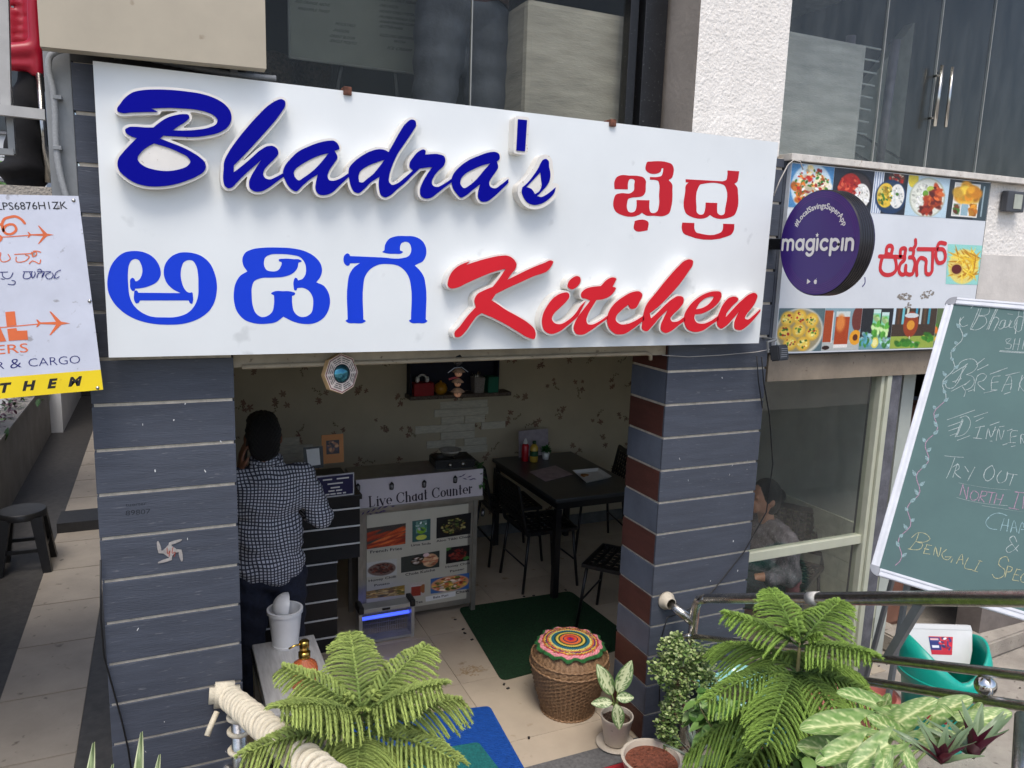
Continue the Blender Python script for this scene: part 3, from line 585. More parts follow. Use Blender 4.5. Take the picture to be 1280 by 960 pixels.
p = Pic(60, 52, (34, 38, 50)).box(0, 0, .28, 1, (220, 226, 232)); [p.box(.02 + .07 * i, 0, .045 + .07 * i, 1, (60, 96, 150), .9) for i in range(4)]; p.ell(.66, .12, .26, .2, (70, 50, 44)).blobs(.66, .12, .2, .13, 30, .03, [BR, (230, 200, 170), RD]); p.ell(.54, .58, .46, .42, (30, 56, 92)).ell(.54, .56, .40, .34, (46, 66, 90)).ell(.38, .55, .25, .3, YL).ell(.72, .55, .22, .3, WH).blobs(.37, .55, .2, .25, 60, .03, [YL, (190, 150, 30), (240, 220, 120), GN], 1.5, 9).blobs(.72, .55, .18, .26, 50, .018, [WH, (200, 204, 200)], 1.8, 4).ell(.72, .5, .05, .04, GN).noise(6); p.put('printed_photo', pb, wq(X_[2] + .002, T0, X_[3], T1), .0006, bn, 'printed photograph of yellow curry with rice in a blue bowl')
p = Pic(66, 52, (190, 214, 226)).ell(.12, .1, .12, .2, (220, 200, 60)).ell(.5, .52, .43, .5, (176, 182, 160)).ell(.5, .52, .40, .47, (226, 228, 214)).blobs(.38, .5, .24, .34, 90, .02, [WH, (212, 214, 200), (250, 250, 244)], 1.8, 3).ell(.44, .42, .07, .08, (110, 160, 50)).ell(.56, .3, .1, .08, (180, 200, 80)).blobs(.62, .62, .14, .12, 50, .05, [(170, 60, 20), (120, 30, 16), (210, 96, 40)], 2.2, 4).blobs(.7, .42, .1, .2, 40, .045, [(190, 70, 24), (110, 30, 16), (220, 110, 50)], 2.0, 5).blobs(.5, .82, .12, .08, 30, .04, [(170, 50, 20), (110, 30, 16)], 2.0, 5).noise(6); p.put('printed_photo', pb, wq(X_[3] + .002, T0, X_[4], T1), .0006, bn, 'printed photograph of grilled fish and rice')
p = Pic(66, 52, (44, 50, 56)).box(.66, 0, 1, 1, (60, 74, 80)).box(.12, .06, .76, .94, (232, 230, 222)).box(.15, .09, .73, .55, (214, 212, 204)).blobs(.45, .32, .24, .2, 40, .1, [(230, 160, 30), (240, 186, 60), (206, 130, 20)], 1.2, 5).box(.15, .6, .32, .9, (180, 180, 170)).box(.35, .6, .52, .9, (150, 180, 190)).box(.55, .58, .73, .9, (200, 150, 50)).blobs(.23, .75, .05, .1, 20, .03, [BR, GN]).blobs(.64, .74, .07, .12, 20, .04, [(224, 150, 40), (190, 110, 20)]).box(.84, .1, .88, .9, (150, 170, 176)).noise(6); p.put('printed_photo', pb, wq(X_[4] + .002, T0, X_[5], T1), .0006, bn, 'printed photograph of a partitioned thali tray')
B0, B1 = 2.218, 2.0
X2 = [2.766, 3.07, 3.33, 3.56, 3.90, 4.198]
p = Pic(72, 52, (86, 110, 116)).ell(.48, .55, .52, .56, (206, 204, 190)).ell(.48, .53, .48, .5, (150, 140, 110))
for (a, b_) in ((.2, .24), (.45, .2), (.72, .28), (.16, .55), (.46, .5), (.76, .58), (.3, .8), (.58, .82)): p.ell(a, b_, .15, .17, (222, 176, 60), .3).ell(a, b_, .1, .11, (240, 208, 90), .5).blobs(a, b_, .1, .11, 14, .02, [RD, GN, (250, 230, 140)], 1.3, int(a * 99))
p.noise(6).put('printed_photo', pb, wq(X2[0], B0, X2[1], B1), .0006, bn, 'printed photograph of yellow filled puris')
p = Pic(64, 52, (130, 160, 170)).box(0, .75, 1, 1, (180, 184, 180)).box(0, .05, .22, .8, (166, 70, 30)).box(.22, .1, .25, .82, (220, 220, 214)).box(.3, .08, .68, .88, (170, 66, 26)).box(.3, .08, .68, .2, (206, 214, 210)).ell(.44, .35, .12, .2, (220, 130, 60), .5).box(.3, .86, .68, .94, (230, 226, 220)).ell(.9, .25, .16, .3, (110, 52, 44)).ell(.88, .7, .16, .18, (232, 160, 40)).ell(.88, .7, .07, .08, (90, 40, 20)).ell(.1, .93, .1, .05, (40, 20, 14)).noise(6); p.put('printed_photo', pb, wq(X2[1] + .002, B0, X2[2], B1), .0006, bn, 'printed photograph of iced tea')
p = Pic(60, 52, (36, 38, 44)).box(0, .72, 1, 1, (110, 150, 160)).box(.36, .03, .6, .8, (130, 206, 176)).box(.36, .03, .6, .12, (200, 226, 220)).box(.64, .1, .88, .86, (140, 210, 170)).box(.64, .1, .88, .18, (200, 226, 220)).blobs(.48, .45, .09, .28, 26, .05, [(90, 170, 60), (200, 230, 160)]).blobs(.76, .5, .09, .28, 26, .05, [(90, 170, 60), (200, 230, 160)]).ell(.5, .84, .12, .13, (226, 214, 90)).ell(.5, .84, .08, .09, (244, 236, 160)).blobs(.2, .75, .2, .15, 40, .04, [(60, 130, 60), (180, 220, 220), (100, 180, 200)]).blobs(.85, .85, .12, .1, 26, .04, [(60, 130, 60), (180, 220, 220)]).noise(6); p.put('printed_photo', pb, wq(X2[2] + .002, B0, X2[3], B1), .0006, bn, 'printed photograph of mint coolers')
p = Pic(72, 52, (66, 52, 42)).box(0, .7, 1, 1, (150, 170, 70)); [p.box(.1 * i, 0, .1 * i + .05, .4, c) for i, c in enumerate([(200, 220, 230), (90, 60, 40), (110, 190, 200), (210, 210, 190), (80, 60, 40), (60, 150, 180), (190, 200, 200), (90, 70, 50), (60, 150, 170)])]; p.ell(.42, .4, .17, .32, (150, 60, 30)).ell(.42, .18, .16, .06, (210, 214, 214)).ell(.42, .42, .09, .12, (220, 150, 50)).box(.405, .7, .435, .84, (210, 200, 180)).ell(.42, .87, .14, .05, (200, 200, 190)).blobs(.4, .88, .25, .08, 20, .04, [(60, 130, 40)]).blobs(.85, .74, .1, .1, 14, .04, [(240, 220, 70), (60, 130, 40)]).noise(6); p.put('printed_photo', pb, wq(X2[3] + .002, B0, X2[4], B1), .0006, bn, 'printed photograph of a stemmed glass of spiced tea')
p = Pic(30, 40, (90, 110, 70)).blobs(.5, .5, .5, .5, 60, .07, [GN, YL, OR, (40, 60, 40)]); p.put('printed_photo', pb, wq(X2[4] + .002, B0, X2[5], B1), .0006, bn)
p = Pic(50, 52, (150, 214, 204)).ell(.5, .55, .46, .44, (232, 214, 120))
gq = np.random.default_rng(4)
for i in range(70):
    a = gq.uniform(-.9, .9) + (1.57 if gq.uniform() < .4 else 0); p.ell(.5 + gq.uniform(-.3, .34), .5 + gq.uniform(-.3, .3), .2, .02, gq.choice([(240, 196, 40), (226, 170, 30), (250, 222, 90), (190, 130, 20)]), .5, a)
p.ell(.3, .62, .19, .16, (214, 180, 90)).ell(.3, .62, .15, .12, (96, 24, 22)).noise(5)
p.put('printed_photo', pb, [pb.uv(1185, 305), pb.uv(1228, 307), pb.uv(1222, 356), pb.uv(1182, 355)], .0006, bn, 'printed photograph of french fries with sauce')
# red word on the banner
m_redb = M('red_print', (206, 42, 50), .4, .05, 5)
W1 = 3.9
SK = ['90,293 305,297', '125,300 104,380 104,465 135,503 240,505 280,470 290,380 270,300', '172,250 182,180 205,165 230,168 245,190 238,235 225,290', '165,265 232,272',
      '312,302 345,300 382,295 398,240 402,205 385,195 350,205 338,255 340,290', '392,300 390,330 345,375 325,430 332,490 350,508 390,505 403,450 405,405', '403,420 405,490 425,507 480,503 503,440 510,340 490,308 448,304', '455,205 492,210 484,300', '520,97 520,160 488,208',
      '550,205 785,208', '538,515 545,360 580,312 640,330 642,440 655,502 685,508 712,480 722,400 727,215', '880,140 805,132 782,180 775,340 792,368 850,362 870,240 850,210 790,207']
strokes('kannada_word', [pxstroke(s_, 1090, 290, 9.6, pb, W1) for s_ in SK], pb, .0004, m_redb, bn)
# torn patches where paper was peeled off
pt = B()
for (cx, cy, rx, ry, n_) in ((1131, 371, 9, 4, 40), (1159, 368, 8, 5, 26), (1135, 384, 4, 5, 16)):
    for q in range(n_):
        a = random.uniform(0, 6.28); rr = math.sqrt(random.random()); u_, v_ = pb.uv(cx + rx * rr * math.cos(a), cy + ry * rr * math.sin(a) - (.35 * rx * rr * math.cos(a) if cx == 1159 else 0))
        k_ = [pb.at(u_ + random.uniform(.004, .014) * math.cos(t), v_ + random.uniform(.002, .008) * math.sin(t), .0003 + q * .000004) for t in (0, 1.2, 2.4, 3.6, 5.)]
        pt.faces.new([pt.verts.new(c) for c in k_])
stuff(ob('peeled_patch', pt, M('torn_paper_grey', (150, 142, 132), .8, .3, 60), bn))
strokes('printed_mark', [pxstroke('1078,358 1081,354 1081,347', 0, 0, 1, pb, 3)], pb, .0005, M('indigo_print', (50, 40, 110), .4), bn)
# ================================================================== ROUND PURPLE SIGN
DX = 2.653; dc = Vector((DX, 2.608, 2.53)); DR = .231
pd = Plane((DX, 2.608, 2.53), (0, -1, 0), (0, 0, 1))
ds = thing('round_sign', (DX + .04, 2.608, 2.3), 'round purple double sided sign with white lettering projecting beside the food banner', 'sign')
mx = Matrix.Rotation(R_(90), 3, 'Y')
pr_ = [(DR - .004, .0)]
for q in range(6): pr_ += [(DR, .004 + q * .0135), (DR, .012 + q * .0135), (DR - .006, .0135 + q * .0135)]
pr_ += [(DR - .004, .088)]
ob('rim', lathe(B(), pr_, dc, 72, False, mx), M('black_ribbed_rim', (36, 34, 38), .35, .1, 20), ds, True, sharp=30)
m_purp = M('deep_purple_print', (56, 34, 112), .3, .04, 3); m_ring = M('purple_ring_print', (92, 40, 128), .3)
circ = lambda r, n=72: [(r * math.cos(2 * math.pi * k / n), r * math.sin(2 * math.pi * k / n)) for k in range(n)]
fill('face', [circ(DR - .0045)], pd, .003, -.003, m_purp, ds); pdb = Plane((DX + .088, 2.608, 2.53), (0, 1, 0), (0, 0, 1)); fill('back_face', [circ(DR - .0045)], pdb, .003, -.003, m_purp, ds)
rg = []
for q in range(5):
    rr = DR - .014 - q * .0085; a0 = -.2 if q else -9
    pts = [(rr * math.cos(t), rr * math.sin(t) * (1 if math.sin(t) > 0 else 1 - .0 * q)) for t in np.linspace(R_(200 + q * 6), R_(520 - q * 6), 70)]
    if q > 2: pts = [(rr * math.cos(t), rr * math.sin(t)) for t in np.linspace(R_(205), R_(335), 36)]
    rg.append((pts, .0016))
strokes('rings', rg, pd, .0004, m_ring, ds)
m_wp = M('white_print', (226, 224, 220), .4, .03, 5)
# word on the disc, rounded strokes; unit: x along disc, letters
def arc(cx, cy, r, a0, a1, n=12, ry=None): return [(cx + r * math.cos(R_(a0 + (a1 - a0) * k / n)), cy + (ry or r) * math.sin(R_(a0 + (a1 - a0) * k / n))) for k in range(n + 1)]
def L_m(): return [[(0, 0), (0, .5)], arc(.19, .31, .19, 180, 0) + [(.38, 0)], arc(.57, .31, .19, 180, 0) + [(.76, 0)]], .76
def L_a(): return [arc(.24, .25, .24, 0, 360, 24), [(.48, .5), (.48, 0)]], .48
def L_g(): return [arc(.24, .25, .24, 0, 360, 24), [(.48, .5), (.48, -.02)] + arc(.24, -.04, .24, 0, -140, 10)], .48
def L_i(): return [[(0, 0), (0, .5)]], 0.
def L_c(): return [arc(.24, .25, .24, 48, 312, 20)], .42
def L_p(): return [arc(.24, .25, .24, 0, 360, 24), [(0, .5), (0, -.25)]], .48
def L_n(): return [[(0, 0), (0, .5)], arc(.2, .3, .2, 180, 0) + [(.4, 0)]], .4
seq = [L_m, L_a, L_g, L_i, L_c, L_p, L_i, L_n]; x_ = 0; SS = []
tot = sum(f()[1] for f in seq) + .24 * (len(seq) - 1)
for f in seq:
    ss, wd = f()
    for s_ in ss: SS.append((np.array([(x_ + a, b) for a, b in s_]), 1))
    x_ += wd + .24
A_ = Vector(pd.uv(978, 312)); Bq = Vector(pd.uv(1066, 312)); scl = (Bq.x - A_.x) / tot
hgt = .044
SS = [([(A_.x + q[0] * scl, A_.y + q[1] * hgt / .5 + (Bq.y - A_.y) * q[0] / tot) for q in s_], .0138) for s_, _ in SS]
strokes('word', SS, pd, .0006, m_wp, ds, step=.0002)
a = pd.uv(1022, 294); fill('star', [[(a[0] + (.011 if k % 2 == 0 else .0045) * math.sin(k * math.pi / 5), a[1] + (.011 if k % 2 == 0 else .0045) * math.cos(k * math.pi / 5)) for k in range(10)]], pd, .0004, .0022, m_wp, ds)
def arctext(s, pl, R, a0, a1, hgt_, mat, parent, name='arc_text'):
    cu = bpy.data.curves.new('t', 'FONT'); cu.body = s; cu.resolution_u = 2; cu.offset = .02; o = bpy.data.objects.new('t', cu); COL.objects.link(o); dg = bpy.context.evaluated_depsgraph_get(); dg.update(); me = bpy.data.meshes.new_from_object(o.evaluated_get(dg)); bpy.data.objects.remove(o); me.materials.clear()
    xs = [v.co.x for v in me.vertices]; w0, w1 = min(xs), max(xs)
    for v in me.vertices:
        t = R_(a0 + (a1 - a0) * (v.co.x - w0) / (w1 - w0)); r = R + v.co.y / .729 * hgt_; v.co = pl.at(r * math.cos(t), r * math.sin(t), .0008)
    link(name, me, mat, parent, False)
arctext('#LocalSavingsSuperApp', pd, .150, 152, 28, .026, m_wp, ds)
a = pd.uv(1011, 352); fill('play_mark', [[(a[0] - .010, a[1] + .012), (a[0] - .010, a[1] - .012), (a[0] + .011, a[1])]], pd, .0004, .0005, m_wp, ds)
a = pd.uv(1019.5, 352); fill('fruit_mark', [[(a[0] + .0095 * math.cos(t) * (1.0 if abs(t) > .5 else .8), a[1] - .001 + .010 * math.sin(t)) for t in np.linspace(-3.1, 3.1, 24)], [(a[0] + .001, a[1] + .0105), (a[0] + .005, a[1] + .016), (a[0] + .006, a[1] + .0155), (a[0] + .003, a[1] + .0105)]], pd, .0004, .0005, m_wp, ds)
ob('mounting_arm', bx(B(), (DX + .03, 2.83, 2.50), (DX + .06, 2.95, 2.55), .002), m_blackm, ds)

# ================================================================== COURIER SIGN (left edge)
CY = 2.80; pc = wall_plane(CY)
cs = thing('courier_sign', (-.33, CY, 1.95), 'white sheet metal sign with orange aircraft and yellow bottom strip at the left edge', 'sign')
# sheet is rolled a little; corners continue beyond the picture's edge
TR = Vector(pc.uv(98, 245)); BR_ = Vector(pc.uv(129, 487)); du = Vector(pc.uv(0, 243)) - TR; du2 = Vector(pc.uv(0, 498.5)) - BR_
TL = TR + du * 3.6; BL_ = BR_ + du2 * 3.1
m_sheet = M('white_painted_sheet', (206, 210, 222), .35, .06, 6, .05, 30, spots=.1, spotcol=(160, 160, 165))
def sheet(name, Q, t, base, mat, parent, pl): return fill(name, [[(q[0], q[1]) for q in Q]], pl, t, base, mat, parent)
sheet('sheet', [TL, TR, BR_, BL_], .003, -.0032, m_sheet, cs, pc)
YR = BR_ + (TR - BR_) * (26 / 242.); YLf = BL_ + (TL - BL_) * (26 / 242.)
sheet('yellow_strip', [YLf, YR, BR_, BL_], .0003, 0, M('yellow_print', (244, 214, 30), .4, .06, 4, spots=.1, spotcol=(200, 150, 30)), cs, pc)
m_org = M('orange_print', (226, 112, 64), .45, .06, 8); m_nav = M('navy_print', (30, 36, 110), .45); m_blk = M('black_print', (28, 26, 30), .45)
txt('print', 'LPS6876H1ZK', pc, (-3, 262.5), (84.5, 261), (-5, 252.5), m_blk, .0005, 0, parent=cs)
txt('print', 'ERS', pc, (-4, 443), (35.5, 440), (-5, 431), m_org, .0005, 0, parent=cs)
txt('print', 'R', pc, (-5, 461.5), (5.5, 461), (-5, 452), m_nav, .0005, -.012, parent=cs)
txt('print', '&', pc, (13, 461), (27, 459), (12, 448.5), m_nav, .0005, -.01, parent=cs)
txt('print', 'CARGO', pc, (36, 458.5), (100.5, 454), (35, 448), m_nav, .0005, -.012, parent=cs)
txt('print', 'T   H   E   M', pc, (1, 490.5), (104, 481), (-1, 477.5), m_blk, .0008, .05, .3, parent=cs)
def airplane(ox, oy, k):
    pts = [(0, 0), (-12, -2.2), (-26, -16), (-28, -16), (-19, -2), (-40, -1.1), (-44, -5), (-46, -5), (-43.5, 0)]
    pts = pts + [(x, -y) for x, y in pts[::-1]][1:-1]
    return [pc.uv(ox + x * k, oy + y * k - x * k * .0) for x, y in pts]
fill('aircraft', [airplane(87.5, 404, .92)], pc, .0003, .0003, m_org, cs); fill('aircraft', [airplane(67.5, 293.5, .72)], pc, .0003, .0003, m_org, cs)
strokes('print_line', [([pc.uv(-20, 411), pc.uv(6, 409), pc.uv(48, 405)], .0032), ([pc.uv(-20, 297), pc.uv(10, 296), pc.uv(38, 294)], .003)], pc, .0004, m_org, cs)
fill('print_letter', [[pc.uv(*q) for q in ((6.5, 390), (18.5, 389), (20.5, 406.5), (8.5, 407.8))], [pc.uv(*q) for q in ((9, 411), (20.5, 410), (21.5, 413.5), (34, 413), (35, 424.5), (11, 426))]], pc, .0003, .0006, m_org, cs)
fill('print_letter', [[pc.uv(*q) for q in ((-30, 430), (-12, 392), (-6, 391), (1, 411), (8, 426.5), (-3, 427.5), (-8, 416), (-14, 417), (-18, 429))]], pc, .0003, .0006, m_org, cs)
ks = ['20,290 40,250 90,232 140,225 200,255 228,288', '20,300 25,340 60,385 110,385 150,345 130,305 80,300 40,325 30,360', '-30,300 20,298', '-10,400 15,420 0,450']
strokes('kannada_print', [pxstroke(s_, 0, 240, 7.38, pc, w_) for s_, w_ in zip(ks, (3.6, 3.4, 3.4, 3))], pc, .0006, m_org, cs)
ks = ['-30,560 5,560 0,610 15,640 60,640 95,615 75,575', '135,575 300,567', '150,600 150,640 200,645 250,625 270,595 235,580', '290,560 335,555 335,580 300,595 300,570', '270,660 300,635 330,645 365,660 375,625', '310,545 345,545 375,555']
strokes('kannada_print', [pxstroke(s_, 0, 240, 7.38, pc, 1.4) for s_ in ks], pc, .0006, m_org, cs)
ks = ['0,740 70,738', '20,745 25,775 60,800 95,790 120,745', '10,800 40,805', '75,850 135,850 140,825 110,815', '215,735 300,735', '225,745 215,790 250,800 285,780 275,745', '290,740 300,795 325,750 320,735', '345,720 370,710 385,740 355,750 340,790', '345,735 410,735 385,790 400,745', '420,735 470,735 420,770 440,800 480,790 490,760 480,745', '500,795 520,740 560,720', '545,780 520,795 500,785']
strokes('kannada_print', [pxstroke(s_, 0, 240, 7.38, pc, 1.15) for s_ in ks], pc, .0006, m_nav, cs)
for px_, py_ in ((92, 250.5), (112, 376.5), (122, 485)):
    q = Vector(pc.uv(px_, py_)); ob('screw', lathe(B(), [(.0001, .004), (.004, .003), (.006, 0)], pc.at(q.x, q.y, 0), 12, False, Matrix.Rotation(R_(90), 3, 'X')), m_steel, cs, True)
ob('bracket', bx(B(), (-.23, CY + .004, 2.1), (-.2, 2.948, 2.13)), m_galv, cs)

# ================================================================== CHALKBOARD
ub = Vector((0.40749949, -0.9128442, -0.02568316)); vb = Vector((0.43937187, 0.17132825, 0.88181573)); BLc = PD(1086, 716, 2.58)
pk = Plane(BLc, ub, vb); BW, BHt = .78, None
BHt = pk.uv(1184, 371)[1]
cbd = thing('chalkboard', BLc, 'leaning green chalkboard with white frame and a handwritten menu at the right edge', 'chalkboard')
m_chb = M('green_chalkboard', (84, 112, 109), .75, .1, 3, .03, 60, rgb2=(74, 99, 98))
fill('writing_surface', [[(.02, .02), (BW - .02, .02), (BW - .02, BHt - .02), (.02, BHt - .02)]], pk, .008, -.0121, m_chb, cbd)
m_alu = M('white_anodised_frame', (216, 218, 222), .35, .05, 20)
def bar(a, b, w_, t_, name='frame_bar'):
    a = Vector(a); b = Vector(b); d = (b - a).normalized(); nrm = Vector((-d.y, d.x)) * w_ / 2; g = B()
    for off, ww, hh in ((0, 1, .000), (-.30, .22, .0025), (.30, .22, .0025)):
        c_ = nrm * 2 * off; q = [a - nrm * ww + c_, b - nrm * ww + c_, b + nrm * ww + c_, a + nrm * ww + c_]
        lo = [g.verts.new(pk.at(x.x, x.y, -.014 if hh == 0 else 0)) for x in q]; hi = [g.verts.new(pk.at(x.x, x.y, hh + .001)) for x in q]
        g.faces.new(hi); g.faces.new(lo[::-1])
        for i in range(4): g.faces.new((lo[i], lo[(i + 1) % 4], hi[(i + 1) % 4], hi[i]))
    bmesh.ops.recalc_face_normals(g, faces=g.faces); ob(name, g, m_alu, cbd)
fw = .026
bar((fw / 2, .03), (fw / 2, BHt - .03), fw, 1); bar((BW - fw / 2, .03), (BW - fw / 2, BHt - .03), fw, 1)
bar((.031, fw / 2), (BW - .031, fw / 2), fw, 1); bar((.031, BHt - fw / 2), (BW - .031, BHt - fw / 2), fw, 1)
m_cap = M('grey_plastic_corner', (150, 152, 156), .4)
for (a, b) in ((0, 0), (0, BHt), (BW, 0), (BW, BHt)):
    sx = 1 if a == 0 else -1; sy = 1 if b == 0 else -1; o_ = (a + sx * .030, b + sy * .030)
    pts = [(o_[0] - sx * .032 * math.cos(R_(t)), o_[1] - sy * .032 * math.sin(R_(t))) for t in range(0, 91, 15)] + [(a + sx * .03, b + sy * .004), (a + sx * .004, b + sy * .03)][:0] + [(o_[0], o_[1] - sy * .006), (o_[0] - sx * .006, o_[1])]
    fill('frame_corner', [pts], pk, .018, -.0145, m_cap, cbd)
ob('hinge', lathe(B(), [(.012, 0), (.012, .008), (.004, .010)], pk.at(.215, -.006, 0), 16, True, (Matrix((pk.u, pk.v, pk.n)).transposed())), m_galv, cbd, True)
back = B(); 
for a in (.06, BW - .06):
    t0 = pk.at(a, .95 * BHt, -.02); t1 = t0 + Vector((.25, .5, 0)); t1.z = 0.0; tube(back, [t0, t1], .012, 6)
    t0 = pk.at(a, .05, -.025); tube(back, [pk.at(a, .6, -.025), Vector((t0.x, t0.y, .0)) - vb * .0], .012, 6)
ob('easel_legs', back, m_galv, cbd)
# chalk writing (strokes traced in the letter shapes)
ck_w = M('white_chalk', (172, 184, 182), .95, .25, 300); ck_p = M('pink_chalk', (172, 140, 160), .95, .25, 300); ck_y = M('yellow_chalk', (182, 180, 142), .95, .25, 300); ck_b = M('blue_chalk', (146, 176, 180), .95, .25, 300)
def chalk(name, S_, ox, oy, sc, mat, w_=1.1):
    out = []
    for s_ in S_.split('|'):
        uv, ww = pxstroke(s_.strip(), ox, oy, sc, pk, w_)
        out.append((uv, [ww * random.uniform(.45, 1.1) for _ in uv]))
    strokes(name, out, pk, -.0036, mat, cbd, step=.00003, jitter=.0002)
chalk('chalk_word', '155,135 148,165 165,190 200,180|285,75 260,140 220,210|270,78 245,140 215,205|220,75 250,50 300,48 338,75 330,110 270,120|270,125 310,130 320,160 290,195 240,212 215,205|380,78 350,140 320,210|390,80 355,150 330,210|350,160 375,130 395,140 380,185 365,215|400,185 420,150 435,150 430,190 400,205 395,195|440,150 430,195 455,190 470,150|480,155 462,195 495,190 510,150|545,130 530,125 495,200 520,225 556,90|530,60 500,235|452,110 485,115', 1170, 370, 5.055, ck_w, 1.0)
chalk('chalk_word', '470,265 440,275 450,295 475,305 465,330 435,325|475,268 445,300|500,265 485,335|530,265 515,340|488,300 525,302|556,280 545,335|405,342 556,352|400,348 556,358', 1170, 370, 5.055, ck_w, .9)
chalk('chalk_word', '60,535 65,575 100,580 140,540 190,430 200,425|190,440 150,500 120,545|133,455 150,420 190,398 240,400 262,430 240,470 190,495|195,495 235,510 240,545 215,580 180,590 165,570 185,600 175,635|215,530 180,560|100,490 195,430|105,540 160,520|95,600 200,545|255,430 305,392|262,465 328,432|240,600 250,540 265,500 300,488 318,500 300,530 262,545 305,590|350,590 360,510 405,502|355,545 395,540|345,592 385,590|415,600 440,545 468,500 478,545 470,590|430,560 480,552|520,595 545,500|556,510 525,555 556,600|340,492 450,452|440,500 530,478|205,600 235,590|300,612 385,592|430,618 470,605', 1170, 370, 5.055, ck_w, .95)
chalk('chalk_word', '165,775 145,830 120,888|170,780 150,835 128,886|150,768 190,755 215,785 205,840 165,878 130,885|70,780 245,718|75,822 170,788|80,850 150,825|90,880 130,865|135,910 215,880|240,762 325,733|250,790 300,765|340,815 400,793|250,830 305,820|280,822 255,898|235,895 290,900|315,900 330,835 345,890 375,825|340,915 355,915|380,910 395,835 410,905 430,845|400,825 430,820|470,925 480,850 515,850|475,890 510,882|455,925 500,925|535,930 545,870 556,875|540,895 556,930|420,940 450,930|475,950 500,945|360,855 380,840|450,850 480,840', 1170, 370, 5.055, ck_w, .95)
chalk('chalk_word', '395,128 440,133 498,136|450,140 430,195 405,250|465,170 440,245|440,190 470,175 475,195 450,215 485,250|505,185 525,215|560,190 520,265|655,180 620,205 610,245 625,265 655,250 668,210 655,182|705,210 680,250 690,275 725,265 738,215|740,225 792,232|770,232 750,290', 1090, 540, 4.363, ck_w, .95)
chalk('chalk_word', '478,345 495,285|495,285 515,365|515,365 525,300|550,320 535,350 545,370 570,365 580,335 560,320|600,320 580,375|600,322 625,325 620,345 590,350 610,380|630,325 675,330|655,330 640,385|680,335 665,390|715,340 695,395|672,362 705,368|780,325 829,330|800,330 775,410|745,412 800,422|829,350 822,415', 1090, 540, 4.363, ck_p, 1.0)
chalk('chalk_word', '735,455 690,440 640,460 620,495 635,520 680,530|720,470 700,535|745,475 735,540|705,505 745,510|755,545 775,480 790,545|760,520 785,522|800,550 820,490 829,520|815,530 829,530', 1090, 540, 4.363, ck_b, 1.0)
chalk('chalk_word', '790,600 770,565 750,580 765,610 795,650|765,610 730,640 740,655 770,645 800,615', 1090, 540, 4.363, ck_w, .9)
chalk('chalk_word', '255,548 240,590 205,635|215,575 250,548 300,560 315,580 280,600 240,595|245,600 275,610 265,635 195,635|300,610 280,660|280,660 315,665|295,612 325,618|285,635 310,640|335,670 345,625 360,680 375,630|405,640 380,665 390,690 415,695 430,680|400,680 435,680|440,690 430,710|460,715 490,665 495,720|470,695 495,695|525,685 505,740 545,750|590,700 560,755|580,700 600,705|550,755 575,762|745,705 735,680 700,690 690,720 725,755 715,785 670,795 655,775|740,730 725,790|740,730 765,740 755,760 735,762|790,745 765,805|765,805 800,812|790,748 815,752|775,775 800,780|829,770 812,790 815,815 829,820', 1090, 540, 4.363, ck_y, .9)
chalk('chalk_underline', '460,355 560,380 640,392 740,400|600,400 829,435|470,275 600,300 760,315', 1090, 540, 4.363, ck_w, .35)
# chalk vine down the left side
vine = []; lv = []
for q in range(60):
    t = q / 59; b_ = .05 + t * (BHt - .12); a_ = .07 + .012 * math.sin(t * 50); vine.append((a_, b_))
strokes('chalk_vine', [(vine[:40], .0024)], pk, -.0037, ck_p, cbd); strokes('chalk_vine', [(vine[39:], .0022)], pk, -.0037, ck_w, cbd)
lf = B()
for q in range(2, 58, 2):
    a_, b_ = vine[q]; s_ = 1 if (q // 2) % 2 else -1; an = R_(60) if s_ > 0 else R_(130); ln = random.uniform(.016, .027)
    d_ = Vector((math.cos(an), math.sin(an))); n_ = Vector((-d_.y, d_.x)); k_ = []
    for t, ww in ((0, .1), (.3, .8), (.6, .7), (1, 0), (.6, -.7), (.3, -.8)):
        x = Vector((a_, b_)) + d_ * (ln * t) + n_ * (.007 * ww); k_.append(lf.verts.new(pk.at(x.x, x.y, -.0033)))
    lf.faces.new(k_)
ob('chalk_leaves', lf, M('pale_blue_chalk', (138, 164, 166), .95, .3, 200), cbd)
sm = B()
# ================================================================== LEFT: PASSAGE, BALCONY
structure(box('passage_floor', (-.87, 3.0, -.029), (-.459, 14, .0), M('tan_stone_floor', (140, 132, 120), .6, .1, 3, .1, 40, spots=.2, spotcol=(96, 88, 78))))
pf_ = bpy.data.objects['passage_floor']
m_pt = M('tan_stone_slab', (146, 138, 127), .55, .1, 3, .1, 40, spots=.25, spotcol=(96, 88, 78))
yy = 3.3
while yy < 12: box('floor_slab', (-.869, yy + .004, .0005), (-.4605, yy + .59, .004), m_pt, pf_); yy += .6
m_dg = M('dark_grey_floor', (62, 60, 58), .5, .2, 20, .1, 60)
structure(box('dark_floor_strip', (-1.33, 3.0, -.028), (-.871, 14, .002), m_dg)); structure(box('dark_floor_strip', (-.458, 3.26, -.028), (-.2285, 14, .003), m_dg))  # plain dark grey strips on both sides of the tan floor
structure(box('passage_threshold', (-.87, 7.12, .0045), (-.46, 7.45, .09), M('black_step', (34, 34, 36), .5, .2, 20)))
m_lw = M('grey_parapet', (132, 128, 122), .75, .12, 4, .15, 40)
pw = thing('low_wall', (-1.42, 8, 0), 'low grey planter wall running back along the left passage', 'wall')
box('wall_body', (-1.5, 3.3, 0), (-1.331, 13, .66), m_lw, pw); box('coping', (-1.53, 3.28, .661), (-1.315, 13, .70), m_lw, pw, .004)
